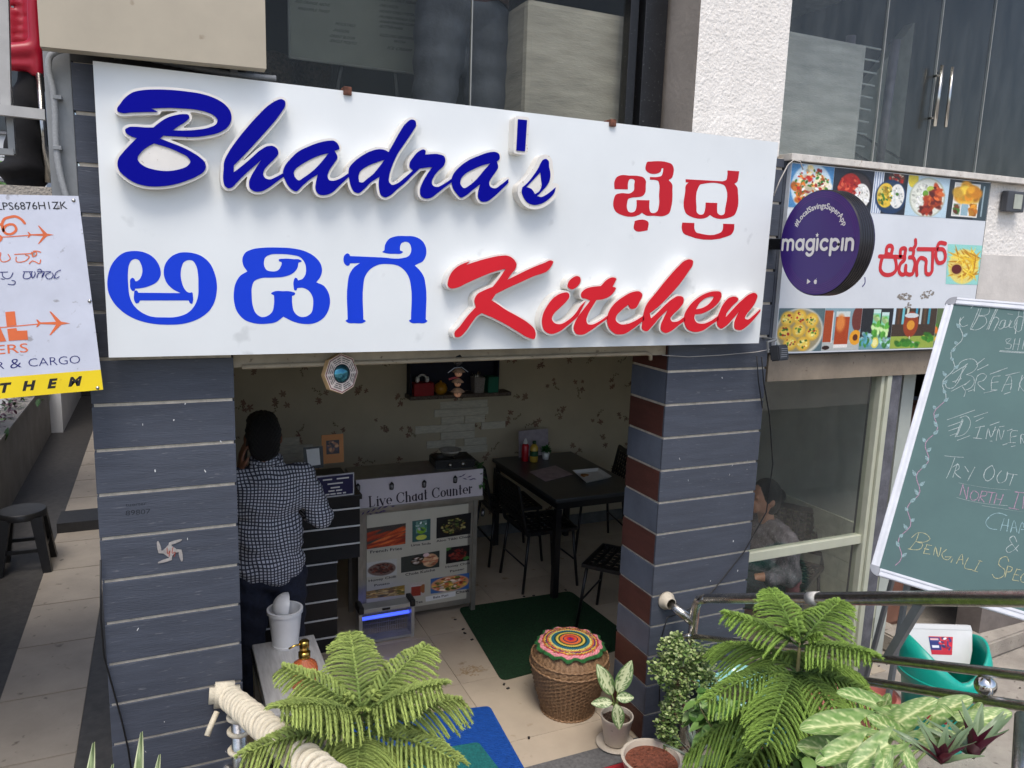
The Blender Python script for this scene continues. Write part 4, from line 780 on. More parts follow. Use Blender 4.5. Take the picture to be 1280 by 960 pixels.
structure(box('passage_side_wall', (-.3, 6.05, 0), (-.2287, 14, 2.45), m_lw)); structure(box('passage_end_wall', (-3, 13.5, 0), (-.23, 13.7, 2.45), m_dark)); structure(box('passage_outer_wall', (-5.0, 4, 0), (-4.9, 13.5, 1.6), M('dim_outer_wall', (96, 92, 86), .8, .1, 3)))
structure(box('balcony_slab', (-2.9, 2.96, 2.44), (-.3105, 4.4, 2.605), m_conc_w)); pass
# purple foliage on the planter wall
def leafblade(V, F, C, p, d, ln, wd, col, up=Vector((0, 0, 1)), fold=.25, droop=.2, seg=4):
    d = Vector(d).normalized(); sd_ = d.cross(up); sd_ = sd_.normalized() if sd_.length > 1e-4 else Vector((1, 0, 0)); n_ = sd_.cross(d); b = len(V); prof = [0.12, .8, 1.0, .72, 0.02] if seg == 4 else [math.sin(math.pi * (.06 + .94 * (i / seg)) ** .8) for i in range(seg + 1)]
    for i in range(seg + 1):
        t = i / seg; c = Vector(p) + d * (ln * t) - up * (droop * ln * t * t); w_ = wd * prof[i] / 2
        V += [c - sd_ * w_ + n_ * fold * w_, c, c + sd_ * w_ + n_ * fold * w_]; C += [col(t, -1), col(t, 0), col(t, 1)] if callable(col) else [col] * 3
        if i: q = b + 3 * i; F += [(q - 3, q - 2, q + 1, q), (q - 2, q - 1, q + 2, q + 1)]
def rdir(z0=-1, z1=1):
    z = random.uniform(z0, z1); a = random.uniform(0, 6.28); r = math.sqrt(max(0, 1 - z * z)); return Vector((r * math.cos(a), r * math.sin(a), z))
m_leaf = Mvc('leaf_surface', .45, .15)
V, F, C = [], [], []
for q in range(260):
    p = Vector((-1.42 + random.uniform(-.08, .08), random.uniform(5.4, 10), .70 + random.uniform(0, .12))); leafblade(V, F, C, p, rdir(-.1, 1), random.uniform(.05, .1), .03, lin(random.choice([(88, 34, 60), (60, 26, 44), (40, 70, 36)])))
pp_ = raw('foliage', V, F, m_leaf, None, False, np.array(C)); tag(pp_, 'dark purple trailing foliage on the low passage wall', 'plant')
# black stool
def stool(loc, label):
    t = thing('plastic_stool', loc, label, 'stool'); x, y, z = loc; s = .16
    ob('seat', lathe(B(), [(.0001, .45), (.12, .452), (.15, .45), (.158, .438), (.158, .40), (.15, .40)], loc, 32, False), m_blackp, t, True, sharp=35)
    for sx in (-1, 1):
        for sy in (-1, 1):
            g = B(); tube(g, [(x + sx * .10, y + sy * .10, .41), (x + sx * .155, y + sy * .155, 0)], [.052, .040], 4); ob('leg', g, m_blackp, t)
    g = B()
    for (a, b) in (((-1, -1), (1, -1)), ((1, -1), (1, 1)), ((1, 1), (-1, 1)), ((-1, 1), (-1, -1))): tube(g, [(x + a[0] * .135, y + a[1] * .135, .17), (x + b[0] * .135, y + b[1] * .135, .17)], .018, 4)
    ob('stretcher', g, m_blackp, t)
stool((-1.0, 6.45, 0), 'black plastic stool on the passage floor at the left edge')
# balcony edge: beige panel, post, conduit
pnp = thing('beige_panel', (.02, 2.78, 3.0), 'beige board fixed above the left part of the main sign', 'panel')
q1 = [PY(50, 58, 2.76), PY(333, 86, 2.76)]; q2 = [PY(42, -60, 2.76), PY(335, -60, 2.76)]
g = B(); f = [g.verts.new(p) for p in (q1[0], q1[1], Vector((q1[1].x, 2.76, 4.2)), Vector((q1[0].x, 2.76, 4.2)))]; k2 = [g.verts.new(v.co + Vector((0, .06, 0))) for v in f]; g.faces.new(f); g.faces.new(k2[::-1])
for i in range(4): g.faces.new((f[i], k2[i], k2[(i + 1) % 4], f[(i + 1) % 4]))
bmesh.ops.recalc_face_normals(g, faces=g.faces); ob('board', g, M('beige_board', (176, 166, 146), .5, .06, 3, .03, 30, spots=.08, spotcol=(140, 126, 104)), pnp)
box('fixing_batten', (-.2, 2.822, 3.05), (.33, 2.95, 3.10), m_blackm, pnp)
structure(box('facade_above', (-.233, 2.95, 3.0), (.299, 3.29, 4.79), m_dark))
ob('steel_post', bx(B(), (-.31, 2.955, 2.2), (-.2335, 2.999, 4.4), .003), m_galv, None); tag(bpy.data.objects['steel_post'], 'grey steel post beside the conduit at the left end of the beige board', 'post')
m_cond = M('grey_flexible_conduit', (150, 152, 152), .5, .1, 200)
cpx = [(345, 98), (300, 94), (250, 86), (200, 76), (150, 67), (100, 63), (75, 63), (63, 70), (61, 88), (66, 110), (69, 140), (70, 175), (73, 205), (80, 236), (88, 262)]
P_ = [PY(x, y, 2.925) for x, y in cpx]; P_ = [Vector((a, 2.925, b)) for a, b in smoothloop([(p.x, p.z, False) for p in P_], 8, False)]
rr_ = [.0095 + .0012 * (i % 2) for i in range(len(P_))]
cd = thing('cable_conduit', (-.2, 2.925, 2.4), 'grey corrugated cable conduit bending round the top left of the pillar', 'conduit')
ob('conduit_tube', tube(B(), P_, rr_, 10), m_cond, cd, True)
for x, y in ((72, 122), (72, 185), (147, 70), (292, 90)):
    p = PY(x, y, 2.925); box('clip', (p.x - .012, 2.912, p.z - .006), (p.x + .012, 2.948, p.z + .006), m_galv, cd, .001)
# gate on the balcony
gt = thing('balcony_railing', (-.4, 3.05, 2.605), 'pale grey metal railing on the balcony in front of the red chair', 'railing')
m_rail = M('pale_grey_paint', (176, 176, 174), .5, .08, 10)
def pxbar(name, a, b, y, wpx, mat, parent, depth_=.03):
    A = PY(*a, y); Bq_ = PY(*b, y); w_ = wpx * 3.1 / 965; d = (Bq_ - A).normalized(); n_ = Vector((-d.z, 0, d.x)) * w_ / 2; g = B()
    f = [g.verts.new(p) for p in (A - n_, Bq_ - n_, Bq_ + n_, A + n_)]; k = [g.verts.new(v.co + Vector((0, depth_, 0))) for v in f]; g.faces.new(f); g.faces.new(k[::-1])
    for i in range(4): g.faces.new((f[i], k[i], k[(i + 1) % 4], f[(i + 1) % 4]))
    bmesh.ops.recalc_face_normals(g, faces=g.faces); return ob(name, g, mat, parent)
pxbar('upright', (2, -60), (7, 140), 3.02, 9, m_rail, gt); pxbar('rail', (-60, 130), (56, 143), 3.0, 10, m_rail, gt)
pxbar('lower_upright', (9, 105), (15, 192), 3.06, 6, m_galv, gt); pxbar('lower_rail', (-60, 185), (17, 190), 3.05, 6, m_galv, gt); pxbar('rail', (-60, -58), (56, -50), 3.0, 10, m_rail, gt)
# red chair with chrome legs
rc = thing('red_chair', (-.42, 3.35, 2.605), 'red moulded plastic chair with chrome legs on the upper left balcony', 'chair')
m_redc = M('red_plastic', (168, 20, 44), .35, .05, 5)
def pp(x, y, d=3.3): return PY(x, y, d)
g = B(); A = [pp(3, -80, 3.3), pp(50, -80, 3.3), pp(49, 84, 3.3), pp(8, 84, 3.3)]
bb = B()
org = B()
for t in np.linspace(0, 1, 14):
    a = pp(6, -90, 3.34).lerp(pp(8, 58, 3.34), t); b = pp(48, -90, 3.3).lerp(pp(50, 58, 3.3), t)
    m_ = a.lerp(b, .5) + Vector((0, .03, 0)); tube(org, [a, m_, b], .012, 8)
tube(org, [pp(44, -90, 3.27), pp(43, 20, 3.27), pp(46, 60, 3.27), pp(48, 96, 3.27)], [.022, .024, .026, .022], 12)
tube(org, [pp(-40, 62, 3.27), pp(0, 66, 3.27), pp(44, 62, 3.27)], .03, 12)
tube(org, [pp(-40, 78, 3.27), pp(0, 80, 3.27), pp(44, 82, 3.27)], .022, 12)
tube(org, [pp(-44, -90, 3.27), pp(-46, 60, 3.27), pp(-44, 96, 3.27)], .024, 12)
organic('seat_shell', org, m_redc, rc, .009, 5)
for a, b in (((49, 92), (59, 228)), ((-44, 92), (-50, 228))): ob('leg', tube(B(), [pp(*a, 3.26), pp(*b, 3.24)], .0125, 12), m_steel, rc, True)
for a, b in (((30, 92), (34, 214)), ((-30, 92), (-30, 214))): ob('leg', tube(B(), [pp(*a, 3.6), pp(*b, 3.62)], .0125, 12), m_steel, rc, True)
# dark trousered legs of somebody sitting: only black cloth shows
org = B()
cone(org, pp(40, 96, 3.32), pp(30, 150, 3.28), .045, .055); cone(org, pp(30, 150, 3.28), pp(32, 222, 3.26), .055, .068); ell(org, pp(24, 212, 3.24), (.075, .08, .035)); cone(org, pp(40, 150, 3.3), pp(45, 222, 3.28), .035, .045)
bc = organic('black_cloth', org, M('black_cloth', (12, 12, 16), .9, .2, 20, .2, 60), None, .011, 5, lambda c: .004 * math.sin(c.z * 60 + c.x * 40))
tag(bc, 'black cloth hanging beneath the red chair down to the balcony floor', 'cloth')
# what stands beyond the balcony
hb = thing('far_building', (-3.2, 11, 0), 'pale building far behind the balcony railing', 'building')
box('wall', (-6, 11, 0), (-1.2, 14, 6.5), M('pale_render', (196, 198, 200), .8, .06, 2), hb)
for i in range(5):
    for j in range(3):
        x = -5.6 + i * .95; z = 2.2 + j * 1.4; f_ = box('window', (x, 10.96, z), (x + .5, 10.995, z + .9), M('window_frame_paint', (120, 120, 122), .5), hb); box('glass', (x + .04, 10.95, z + .04), (x + .46, 10.9595, z + .86), M('dark_window', (40, 46, 52), .1), f_)
V, F, C = [], [], []
for q in range(1500):
    p = Vector((-1.7, 7.6, 2.1)) + Vector((random.gauss(0, .55), random.gauss(0, .3), random.gauss(0, .42))); leafblade(V, F, C, p, rdir(), random.uniform(.06, .12), .05, lin(random.choice([(70, 104, 40), (96, 128, 60), (48, 76, 34), (120, 140, 80)])))
fs = thing('shrub', (-1.7, 7.6, 0), 'green shrub beyond the balcony railing at the far left', 'shrub'); raw('foliage', V, F, m_leaf, fs, False, np.array(C)); ob('trunk', tube(B(), [(-1.7, 7.6, 0), (-1.72, 7.6, 1.2), (-1.68, 7.6, 2.1)], [.05, .04, .02], 8), M('bark', (92, 74, 56), .9, .2, 20, .6), fs, True)

# ================================================================== BEHIND THE UPPER GLASS
ped = thing('plastered_pillar', (1.9, 3.8, 2.65), 'grey plastered low pillar behind the glass above the main sign', 'pillar')
m_tex = M('streaky_grey_plaster', (176, 170, 162), .8, .22, 3.2, .3, 40, stretch=(1, 1, 5), rgb2=(134, 129, 123))
box('body', (1.53, 3.32, 2.651), (2.26, 4.1, 3.56), m_tex, ped, .03)
ped2 = thing('plastered_pillar', (3.4, 3.8, 2.65), 'pale plastered low pillar behind the dusty upper right glass', 'pillar')
box('body', (3.0, 3.34, 2.651), (3.62, 4.05, 3.64), m_tex, ped2, .02)
# whiteboard with menu writing
wbp = Plane(PY(362, 72, 3.9), (PY(515, 92, 3.9) - PY(362, 72, 3.9)), (0, 0, 1))
wb = thing('menu_board', (.9, 3.9, 3.28), 'grey menu board with faint handwriting behind the upper glass', 'board')
ww_ = (PY(525, 92, 3.9) - PY(362, 72, 3.9)).length
fill('board', [[(0, 0), (ww_, 0), (ww_, .95), (0, .95)]], wbp, .012, -.013, M('grey_board', (124, 128, 122), .6, .08, 4), wb)
g = B()
for a, b in (((0, 0), (ww_, 0)), ((0, 0), (0, .95)), ((ww_, 0), (ww_, .95)), ((0, .95), (ww_, .95))): tube(g, [wbp.at(*a, 0), wbp.at(*b, 0)], .006, 6)
ob('frame', g, m_galv, wb)
def tpx(s, x0, y0, w_, h_): txt('handwriting', s, wbp, (x0, y0), (x0 + w_, y0 + w_ * .12), (x0 + 1, y0 - h_), m_blk, .0006, -.005, .2, parent=wb)
for s_, x, y, w_ in (('-RED ORANGE ABOVE', 368, 3, 44), ('PINEAPPLE TWIST', 372, 12, 40), ('MOCKTAILS', 419, 31, 25), ('-PASSION', 416, 39, 20), ('-ORIENT BLOOM', 411, 46, 32), ('-SINGLE MOJITO', 411, 52, 34), ('-VEG COCONUT KEBAB', 473, 0, 46), ('-THE CATCH', 473, 8, 24), ('-HONEY CHILLY POTATO', 473, 15, 50), ('-MUMBAI MASALA CHILLY', 473, 22, 52), ('-ANARI PRAWN CURRY', 473, 28, 48), ('-BUTTER NAN', 473, 34, 30), ('SIZZLING BROWNIE', 474, 45, 46), ('WITH', 492, 53, 14), ('ICE CREAM', 484, 61, 30)): tpx(s_, x, y, w_, 3.6)
ob('easel', tube(tube(B(), [wbp.at(.25, 0, -.03), wbp.at(.18, -.35, -.03), wbp.at(.15, -.62, -.03)], .014, 6), [wbp.at(ww_ - .12, 0, -.03), wbp.at(ww_ - .08, -.35, -.03), wbp.at(ww_ - .05, -.62, -.03)], .014, 6), m_blackm, wb)
for (x, y) in ((343, 92), (391, 90)):
    p = PY(x, y, 4.3); o = ob('wicker_ball_stool', lathe(B(), [(.01, 0), (.07, .02), (.1, .09), (.1, .14), (.07, .2), (.01, .22)], (p.x, 4.3, p.z - .11), 20), M('dark_wicker', (96, 84, 72), .7, .3, 60, .8, 90), None, True)
    tag(o, 'round dark wicker ball %s behind the upper left glass' % ('partly cut by the beige board' if x < 350 else 'below the menu board'), 'lamp')  # round wicker seat, gives no light
# person upstairs (trousers and belt in view)
def person_up():
    P0 = PY(578, 12, 3.62); x, y, zb = P0.x, 3.62, P0.z
    t = thing('person', (x, y, 2.65), 'person in dark trousers and brown belt standing behind the upper glass', 'person')
    o = B()
    cone(o, (x - .1, y, zb - .05), (x - .13, y, zb - .48), .115, .085); cone(o, (x - .13, y, zb - .48), (x - .14, y + .02, 2.72), .08, .055)
    cone(o, (x + .11, y, zb - .05), (x + .14, y, zb - .48), .115, .085); cone(o, (x + .14, y, zb - .48), (x + .15, y + .02, 2.72), .08, .055)
    ell(o, (x, y, zb - .02), (.21, .14, .12)); ell(o, (x - .14, y - .06, 2.69), (.05, .13, .04)); ell(o, (x + .15, y - .06, 2.69), (.05, .13, .04))
    cone(o, (x, y, zb + .02), (x, y, zb + .34), .15, .17); ell(o, (x, y, zb + .42), (.2, .12, .12)); cone(o, (x, y, zb + .5), (x, y, zb + .6), .055, .05); ell(o, (x, y, zb + .72), (.075, .095, .115))
    for s_ in (-1, 1):
        cone(o, (x + s_ * .2, y, zb + .45), (x + s_ * .27, y, zb + .18), .05, .04); cone(o, (x + s_ * .27, y, zb + .18), (x + s_ * .16, y - .14, zb + .06), .038, .03); ell(o, (x + s_ * .12, y - .17, zb + .05), (.045, .03, .03))
    body = organic('body', o, M('dark_skin', (120, 84, 66), .5), t, .014, 4)
    o = B(); ell(o, (x, y, zb - .02), (.225, .155, .125))
    for s_, k in ((-1, .1), (1, .11)): cone(o, (x + s_ * k, y, zb - .05), (x + s_ * .135, y, zb - .48), .13, .1); cone(o, (x + s_ * .135, y, zb - .48), (x + s_ * .145, y, 2.74), .095, .075)
    organic('trousers', o, M('charcoal_trousers', (76, 80, 92), .8, .2, 8, .3, 60), t, .013, 4, lambda c: .004 * math.sin(c.z * 50))
    o = B(); cone(o, (x, y, zb + .07), (x, y, zb + .34), .175, .185); ell(o, (x, y, zb + .42), (.22, .14, .12))
    for s_ in (-1, 1): cone(o, (x + s_ * .2, y, zb + .45), (x + s_ * .25, y, zb + .25), .065, .06)
    organic('shirt', o, M('maroon_shirt', (74, 44, 46), .8, .2, 8), t, .014, 4)
    ob('belt', lathe(B(), [(1, .03), (1.02, .02), (1.02, -.02), (1, -.03)], (x, y, zb + .055), 32, False, Matrix.Diagonal((.222, .162, 1))), M('brown_belt', (84, 56, 38), .5, .2, 30), t, True); box('belt_buckle', (x - .035, y - .178, zb + .03), (x + .03, y - .166, zb + .08), m_steel, t, .004)
person_up()
# ladder back chair and door behind the right glass
lc = thing('ladder_back_chair', (4.2, 3.9, 2.65), 'dark ladder back chair behind the dusty upper right glass', 'chair')
m_dw = M('dark_wood', (112, 100, 106), .5, .2, 12)
for a, b in (((1064, 45), (1046, 195)), ((1120, 50), (1100, 200))): A, Bq_ = PY(*a, 3.8), PY(*b, 3.8); ob('back_post', tube(B(), [A, A.lerp(Bq_, .6), Bq_], [.03, .028, .026], 8), m_dw, lc, True); ob('leg', tube(B(), [Bq_, Vector((Bq_.x, 3.82, 2.651))], .022, 8), m_dw, lc, True)
for i in range(9):
    y = 57 + i * 15.2; A = PY(1075 - i * 2.6, y, 3.78); Bq_ = PY(1101 - i * 2.6, y + 5, 3.78); ob('slat', tube(B(), [A, Bq_], .006, 6), M('pale_slat', (190, 186, 178), .5), lc, True)
sx_ = PY(1046, 195, 3.8).x; box('seat', (sx_ - .03, 3.78, 3.06), (sx_ + .45, 4.2, 3.1), m_dw, lc, .01)
for yq in (3.80, 4.17): ob('leg', tube(B(), [(sx_ + .42, yq, 3.06), (sx_ + .43, yq, 2.651)], .022, 8), m_dw, lc, True)
dh = thing('glass_door_handle', (4.1, 3.2, 3.2), 'tall steel D shaped handle on the dusty glass of the upper right front', 'handle')
ha, hb_ = PY(1178, 82, 3.17), PY(1168, 158, 3.17)
ob('grip', tube(B(), [ha, hb_], .011, 10), m_steel, dh, True); ob('grip', tube(B(), [PY(1191, 84, 3.17), PY(1182, 159, 3.17)], .009, 10), m_steel, dh, True)
for t in (.15, .85): p = ha.lerp(hb_, t); ob('standoff', tube(B(), [p, (p.x, 3.216, p.z)], .007, 8), m_steel, dh, True); 
# stand-in for a stair's reflection in the glass: solid wall and rails behind it
sr = thing('reflected_staircase', (5.1, 4.6, 2.65), 'pale stair wall with thin handrails, added as a reflection in the upper right glass', 'staircase')
g = B(); v = [g.verts.new(p) for p in ((4.75, 4.8, 2.65), (5.7, 4.8, 2.65), (5.7, 4.8, 4.4), (4.75, 4.8, 3.3))]; g.faces.new(v); ret = bmesh.ops.extrude_face_region(g, geom=g.faces[:]); bmesh.ops.translate(g, verts=[e for e in ret['geom'] if isinstance(e, bmesh.types.BMVert)], vec=(0, .1, 0)); bmesh.ops.recalc_face_normals(g, faces=g.faces); ob('stair_wall', g, M('stair_plaster', (150, 148, 138), .8), sr)
for k_ in range(3): ob('handrail', tube(B(), [(4.6, 4.7, 3.3 + k_ * .16), (5.7, 4.7, 2.95 + k_ * .16)], .01, 8), m_steel, sr, True)
# floodlight under the banner, small meter on the right wall, loose cables
fl_ = thing('floodlight', PY(972, 440, 2.80), 'small black outdoor floodlight on a bracket beside the right end of the sign', 'light'); p = PY(974, 441, 2.80)
bm_ = B(); obox(bm_, p, (.085, .05, .075), (R_(-12), 0, R_(14)), .006); ob('housing', bm_, M('floodlight_grey', (46, 48, 52), .5), fl_)
bm_ = B()
for i in range(6): obox(bm_, p + Vector((.003, -.027, -.024 + i * .0095)), (.05, .006, .003), (R_(-12), 0, R_(14)))
ob('cooling_fins', bm_, M('fin_grey', (128, 130, 134), .5), fl_); ob('bracket', tube(B(), [p + Vector((-.05, .02, 0)), p + Vector((-.06, .02, .05)), p + Vector((.03, .06, .055)), p + Vector((.03, .148, .055))], .006, 6), m_galv, fl_)
mt = thing('wall_meter', PY(1266, 252, 2.93), 'small grey electronic unit with a pale screen high on the right stucco wall', 'meter'); p = PY(1267, 251, 2.92)
box('housing', (p.x - .075, 2.905, p.z - .062), (p.x + .08, 2.944, p.z + .052), M('dark_grey_case', (72, 74, 78), .5), mt, .006); box('screen', (p.x - .02, 2.902, p.z - .045), (p.x + .05, 2.9048, p.z + .035), M('pale_screen', (176, 180, 166), .3), mt, .001)
def cable(pts, r, label, mat, y=None):
    P = [p if isinstance(p, Vector) else PY(*p, y) for p in pts]; 
    o = ob('cable', tube(B(), P, r, 6), mat, None, True); tag(o, label, 'cable')
m_cab = M('black_cable', (16, 16, 18), .5)
cable([(952, 446), (955, 480), (962, 520), (966, 580), (958, 640), (930, 690), (890, 740), (856, 765), (834, 772), (826, 800), (824, 880)], .0035, 'thin black cable hanging down the face of the right pillar', m_cab, 2.93)
cable([(946, 445), (948, 475), (953, 510)], .003, 'short black cable end under the right corner of the sign', m_cab, 2.93)
cable([(126, 700), (126, 770), (130, 820), (141, 860), (152, 900), (160, 935), (166, 975)], .0035, 'thin dark cable hanging down the lower left pillar', m_cab, 2.93)
cable([(967, 245), (975, 225), (985, 206), (992, 200), (1000, 202), (1004, 212)], .003, 'knotted pale wire at the top left corner of the food banner', M('pale_wire', (190, 184, 176), .6), 2.89)
cable([(828, 444), (860, 446), (900, 444), (945, 440), (966, 436)], .002, 'pale thin wire stretched along the right pillar top', M('pale_wire', (190, 184, 176), .6), 2.935)
# emblem on the left pillar (hooked cross shape in silver relief with ornament)
em = thing('silver_emblem', PY(212, 687, 2.948), 'small silver auspicious emblem fixed on the left pillar', 'emblem'); pe = wall_plane(2.9488)
arms = ['215,683 220,672 232,670 238,662', '218,690 230,688 232,700 236,710', '210,691 209,702 198,706 190,711' , '207,684 196,685 193,675 190,666']
zm = lambda s_, w_: pxstroke(s_, 0, 0, 1, pe, w_)
fr_ = ['789,788 800,838c 846,838', '906,778 852,796c 848,832', '909,882 900,832c 852,834', '794,891 853,873c 850,838']
strokes('emblem_arm', [(lambda uv: (uv[0], [uv[1] * k for k in np.minimum(1, np.linspace(.45, 2.2, len(uv[0])))]))(pxstroke(s_, 0, 480, 4, pe, 5.6)) for s_ in fr_], pe, .003, M('silver_foil', (206, 200, 196), .3, .1, 80, .2, metal=.5), em)
a = pe.uv(212, 688.7); fill('emblem_centre', [[(a[0] + .021 * math.cos(t) * (1 + .12 * math.cos(4 * t)), a[1] + .021 * math.sin(t) * (1 + .12 * math.cos(4 * t))) for t in np.linspace(0, 6.1, 24)]], pe, .003, .0, bpy.data.materials['silver_foil'], em)
strokes('emblem_print', [pxstroke('835,820 840,850 850,830 845,860', 0, 480, 4, pe, 1.1), pxstroke('865,815 862,845 875,838 870,860', 0, 480, 4, pe, 1.1)], pe, .0036, M('brick_red_print', (170, 70, 50), .5), em)
txt('scribble', 'tuorter', pe, (157, 633), (183, 631), (157, 629), M('pencil_scribble', (40, 44, 52), .8), .0004, 0, parent=pl_l); txt('scribble', '89807', pe, (157, 644.5), (188, 642), (157, 638), MATS['pencil_scribble'], .0004, 0, parent=pl_l)
# ================================================================== INSIDE THE SHOP
# wall shelf
ws = thing('wall_shelf', (2.15, 5.85, 1.28), 'dark shelf niche high on the wallpapered back wall', 'shelf')
box('back_panel', (1.765, 5.888, 1.30), (2.53, 5.8975, 1.78), M('navy_panel', (16, 20, 44), .7), ws)
m_shelf = M('mosaic_shelf_edge', (120, 104, 90), .6, .5, 60, rgb2=(50, 40, 36), spots=.8, spotcol=(170, 160, 150))
box('shelf_board', (1.75, 5.74, 1.268), (2.62, 5.8975, 1.298), m_shelf, ws, .002); box('shelf_side', (2.515, 5.80, 1.299), (2.53, 5.8875, 1.78), bpy.data.materials['navy_panel'], ws); box('shelf_side', (1.765, 5.80, 1.299), (1.78, 5.8875, 1.78), bpy.data.materials['navy_panel'], ws)
def t1(o, label, cat, group=None): return tag(o, label, cat, group)
t1(box('red_box', (1.785, 5.745, 1.2985), (1.945, 5.85, 1.40), M('red_card', (160, 24, 34), .6), None, .004), 'red box at the left end of the wall shelf', 'box')
ob_ = thing('headphones', (1.88, 5.79, 1.40), 'white headphones lying on the red box on the wall shelf', 'headphones'); ob('band', tube(B(), [(1.86 + .04 * math.cos(t), 5.79, 1.412 + .05 * math.sin(t)) for t in np.linspace(0, 3.14, 12)], .008, 6), m_white, ob_, True)
for s_ in (-1, 1): ob('ear_cup', lathe(B(), [(.0001, -.012), (.022, -.012), (.024, 0), (.022, .012), (.0001, .012)], (1.86 + s_ * .04, 5.79, 1.424), 14, False, Matrix.Rotation(R_(90), 3, 'Y')), m_white, ob_, True)
yp = thing('yellow_pot', (2.02, 5.8, 1.298), 'yellow lidded pot on the wall shelf', 'pot'); m_yel = M('yellow_glaze', (190, 134, 30), .35); ob('body', lathe(B(), [(.03, 0), (.05, .02), (.055, .05), (.045, .075)], (2.02, 5.8, 1.2985), 20), m_yel, yp, True); ob('lid', lathe(B(), [(.048, .076), (.03, .09), (.008, .096), (.01, .108), (.0001, .112)], (2.02, 5.8, 1.2985), 20, False), m_yel, yp, True)
pb_ = thing('cutlery_bin', (2.36, 5.8, 1.298), 'patterned grey bin of cutlery on the wall shelf', 'bin'); ob('bin_body', lathe(B(), [(.055, 0), (.068, .13), (.064, .13), (.052, .01)], (2.34, 5.80, 1.2985), 4, True, Matrix.Rotation(R_(45), 3, 'Z')), M('patterned_grey', (150, 144, 140), .6, .3, 160), pb_)
g = B()
for i in range(9): tube(g, [(2.34 + random.uniform(-.03, .03), 5.8 + random.uniform(-.03, .03), 1.36), (2.34 + random.uniform(-.05, .05), 5.8 + random.uniform(-.04, .04), 1.455 + random.uniform(0, .02))], .005, 5)
ob('cutlery', g, m_steel, pb_, True)
t1(box('green_box', (2.415, 5.75, 1.2985), (2.505, 5.84, 1.43), M('green_card', (14, 108, 84), .6), None, .004), 'green box at the right end of the wall shelf', 'box')
# hanging bell mobile
hm = thing('hanging_mobile', (1.19, 3.2, 2.0), 'hanging mobile of three small clay heads beneath a round metal bell in the doorway', 'mobile')
c0 = PY(571, 448, 3.0); bl = B(); lathe(bl, [(.0001, -.014), (.026, -.014), (.03, -.008), (.03, .012), (.024, .016), (.0001, .016)], c0, 20, False, Matrix.Rotation(R_(68), 3, 'Y')); ob('bell', bl, M('dark_chrome', (90, 90, 92), .25, .2, 20, metal=.8), hm, True)
ob('string', tube(B(), [c0 + Vector((0, 0, .04)), PY(572, 500, 3.0)], .0015, 5), m_blk, hm)
m_clay = M('clay_skin', (196, 140, 104), .6); m_hat = M('straw_dark', (110, 84, 60), .8, .3, 60)
for (x, y, r) in ((573, 467, .0155), (572, 479.5, .014), (572, 492, .0165)):
    c_ = PY(x, y, 3.0); h_ = ob('clay_head', sph(B(), c_, r, (1, 1, .95)), m_clay, hm, True); ob('hat', lathe(B(), [(r * 1.9, -.004), (r * 1.2, .006), (r * .5, .012), (.0001, .014)], c_ + Vector((0, 0, r * .75)), 16, False), m_hat, h_, True)
    g = B(); [sph(g, c_ + Vector((s * r * .4, -r * .88, r * .1)), r * .13, n=6, m=4) for s in (-1, 1)]; ob('eyes', g, m_blk, h_)
g = B(); tube(g, [PY(560, 466, 3.0), PY(568, 460, 3.0), PY(577, 459, 3.0), PY(585, 465, 3.0)], .0016, 5); ob('wire_arch', g, m_galv, hm)
g = B(); tube(g, [PY(561, 474, 3.0), PY(569, 472, 3.0), PY(576, 475, 3.0)], .005, 6); ob('red_ribbon', g, M('dark_red_ribbon', (110, 30, 34), .7), hm)
# octagonal mirror plaque
ba = R_(22); mc = PY(427, 467, 2.93); pm = Plane(mc, (math.cos(ba), math.sin(ba), 0), (0, .12, 1)); om = thing('octagonal_mirror', mc, 'octagonal wooden plaque with a round teal mirror hanging from the beam', 'mirror')
octo = lambda r, ph=0: [(r * math.cos(R_(45 * k + ph)), r * 1.03 * math.sin(R_(45 * k + ph))) for k in range(8)]
fill('plaque', [octo(.076)], pm, .024, -.024, M('pale_wood', (200, 166, 120), .5, .1, 30), om)
fill('printed_face', [octo(.0745)], pm, .0006, .0002, M('cream_print', (220, 206, 196), .5, .05, 20), om)
fill('border', [octo(.072), octo(.068)], pm, .0004, .001, M('dark_red_print', (120, 60, 56), .5), om)
sg_ = []
for k in range(8):
    a_ = R_(45 * k + 22.5)
    for j in range(3):
        rr = .042 + j * .0075; t_ = (-math.sin(a_), math.cos(a_)); c_ = (rr * math.cos(a_), rr * math.sin(a_)); hl = .0135 + j * .002
        if (k + j) % 2: sg_.append(([(c_[0] - t_[0] * hl, c_[1] - t_[1] * hl), (c_[0], c_[1]), (c_[0] + t_[0] * hl, c_[1] + t_[1] * hl)], .0026))
        else:
            for s in (-1, 1): sg_.append(([(c_[0] + s * t_[0] * hl, c_[1] + s * t_[1] * hl), (c_[0] + s * t_[0] * hl * .6, c_[1] + s * t_[1] * hl * .6), (c_[0] + s * t_[0] * hl * .2, c_[1] + s * t_[1] * hl * .2)], .0026))
strokes('trigrams', sg_, pm, .0012, m_blk, om)
Mm = Matrix((pm.u, pm.v, pm.n)).transposed(); ob('mirror_glass', lathe(B(), [(.034, .0015), (.031, .005), (.02, .009), (.0001, .011)], mc, 28, False, Mm), M('teal_mirror', (70, 130, 146), .08, .2, 30, metal=.8), om, True); ob('mirror_ring', lathe(B(), [(.033, .001), (.036, .004), (.037, .001)], mc, 28, False, Mm), m_blk, om, True)
ob('hanging_string', tube(B(), [pm.at(0, .07, -.01), Vector((mc.x, 2.965, 2.03))], .0015, 5), m_blk, om)
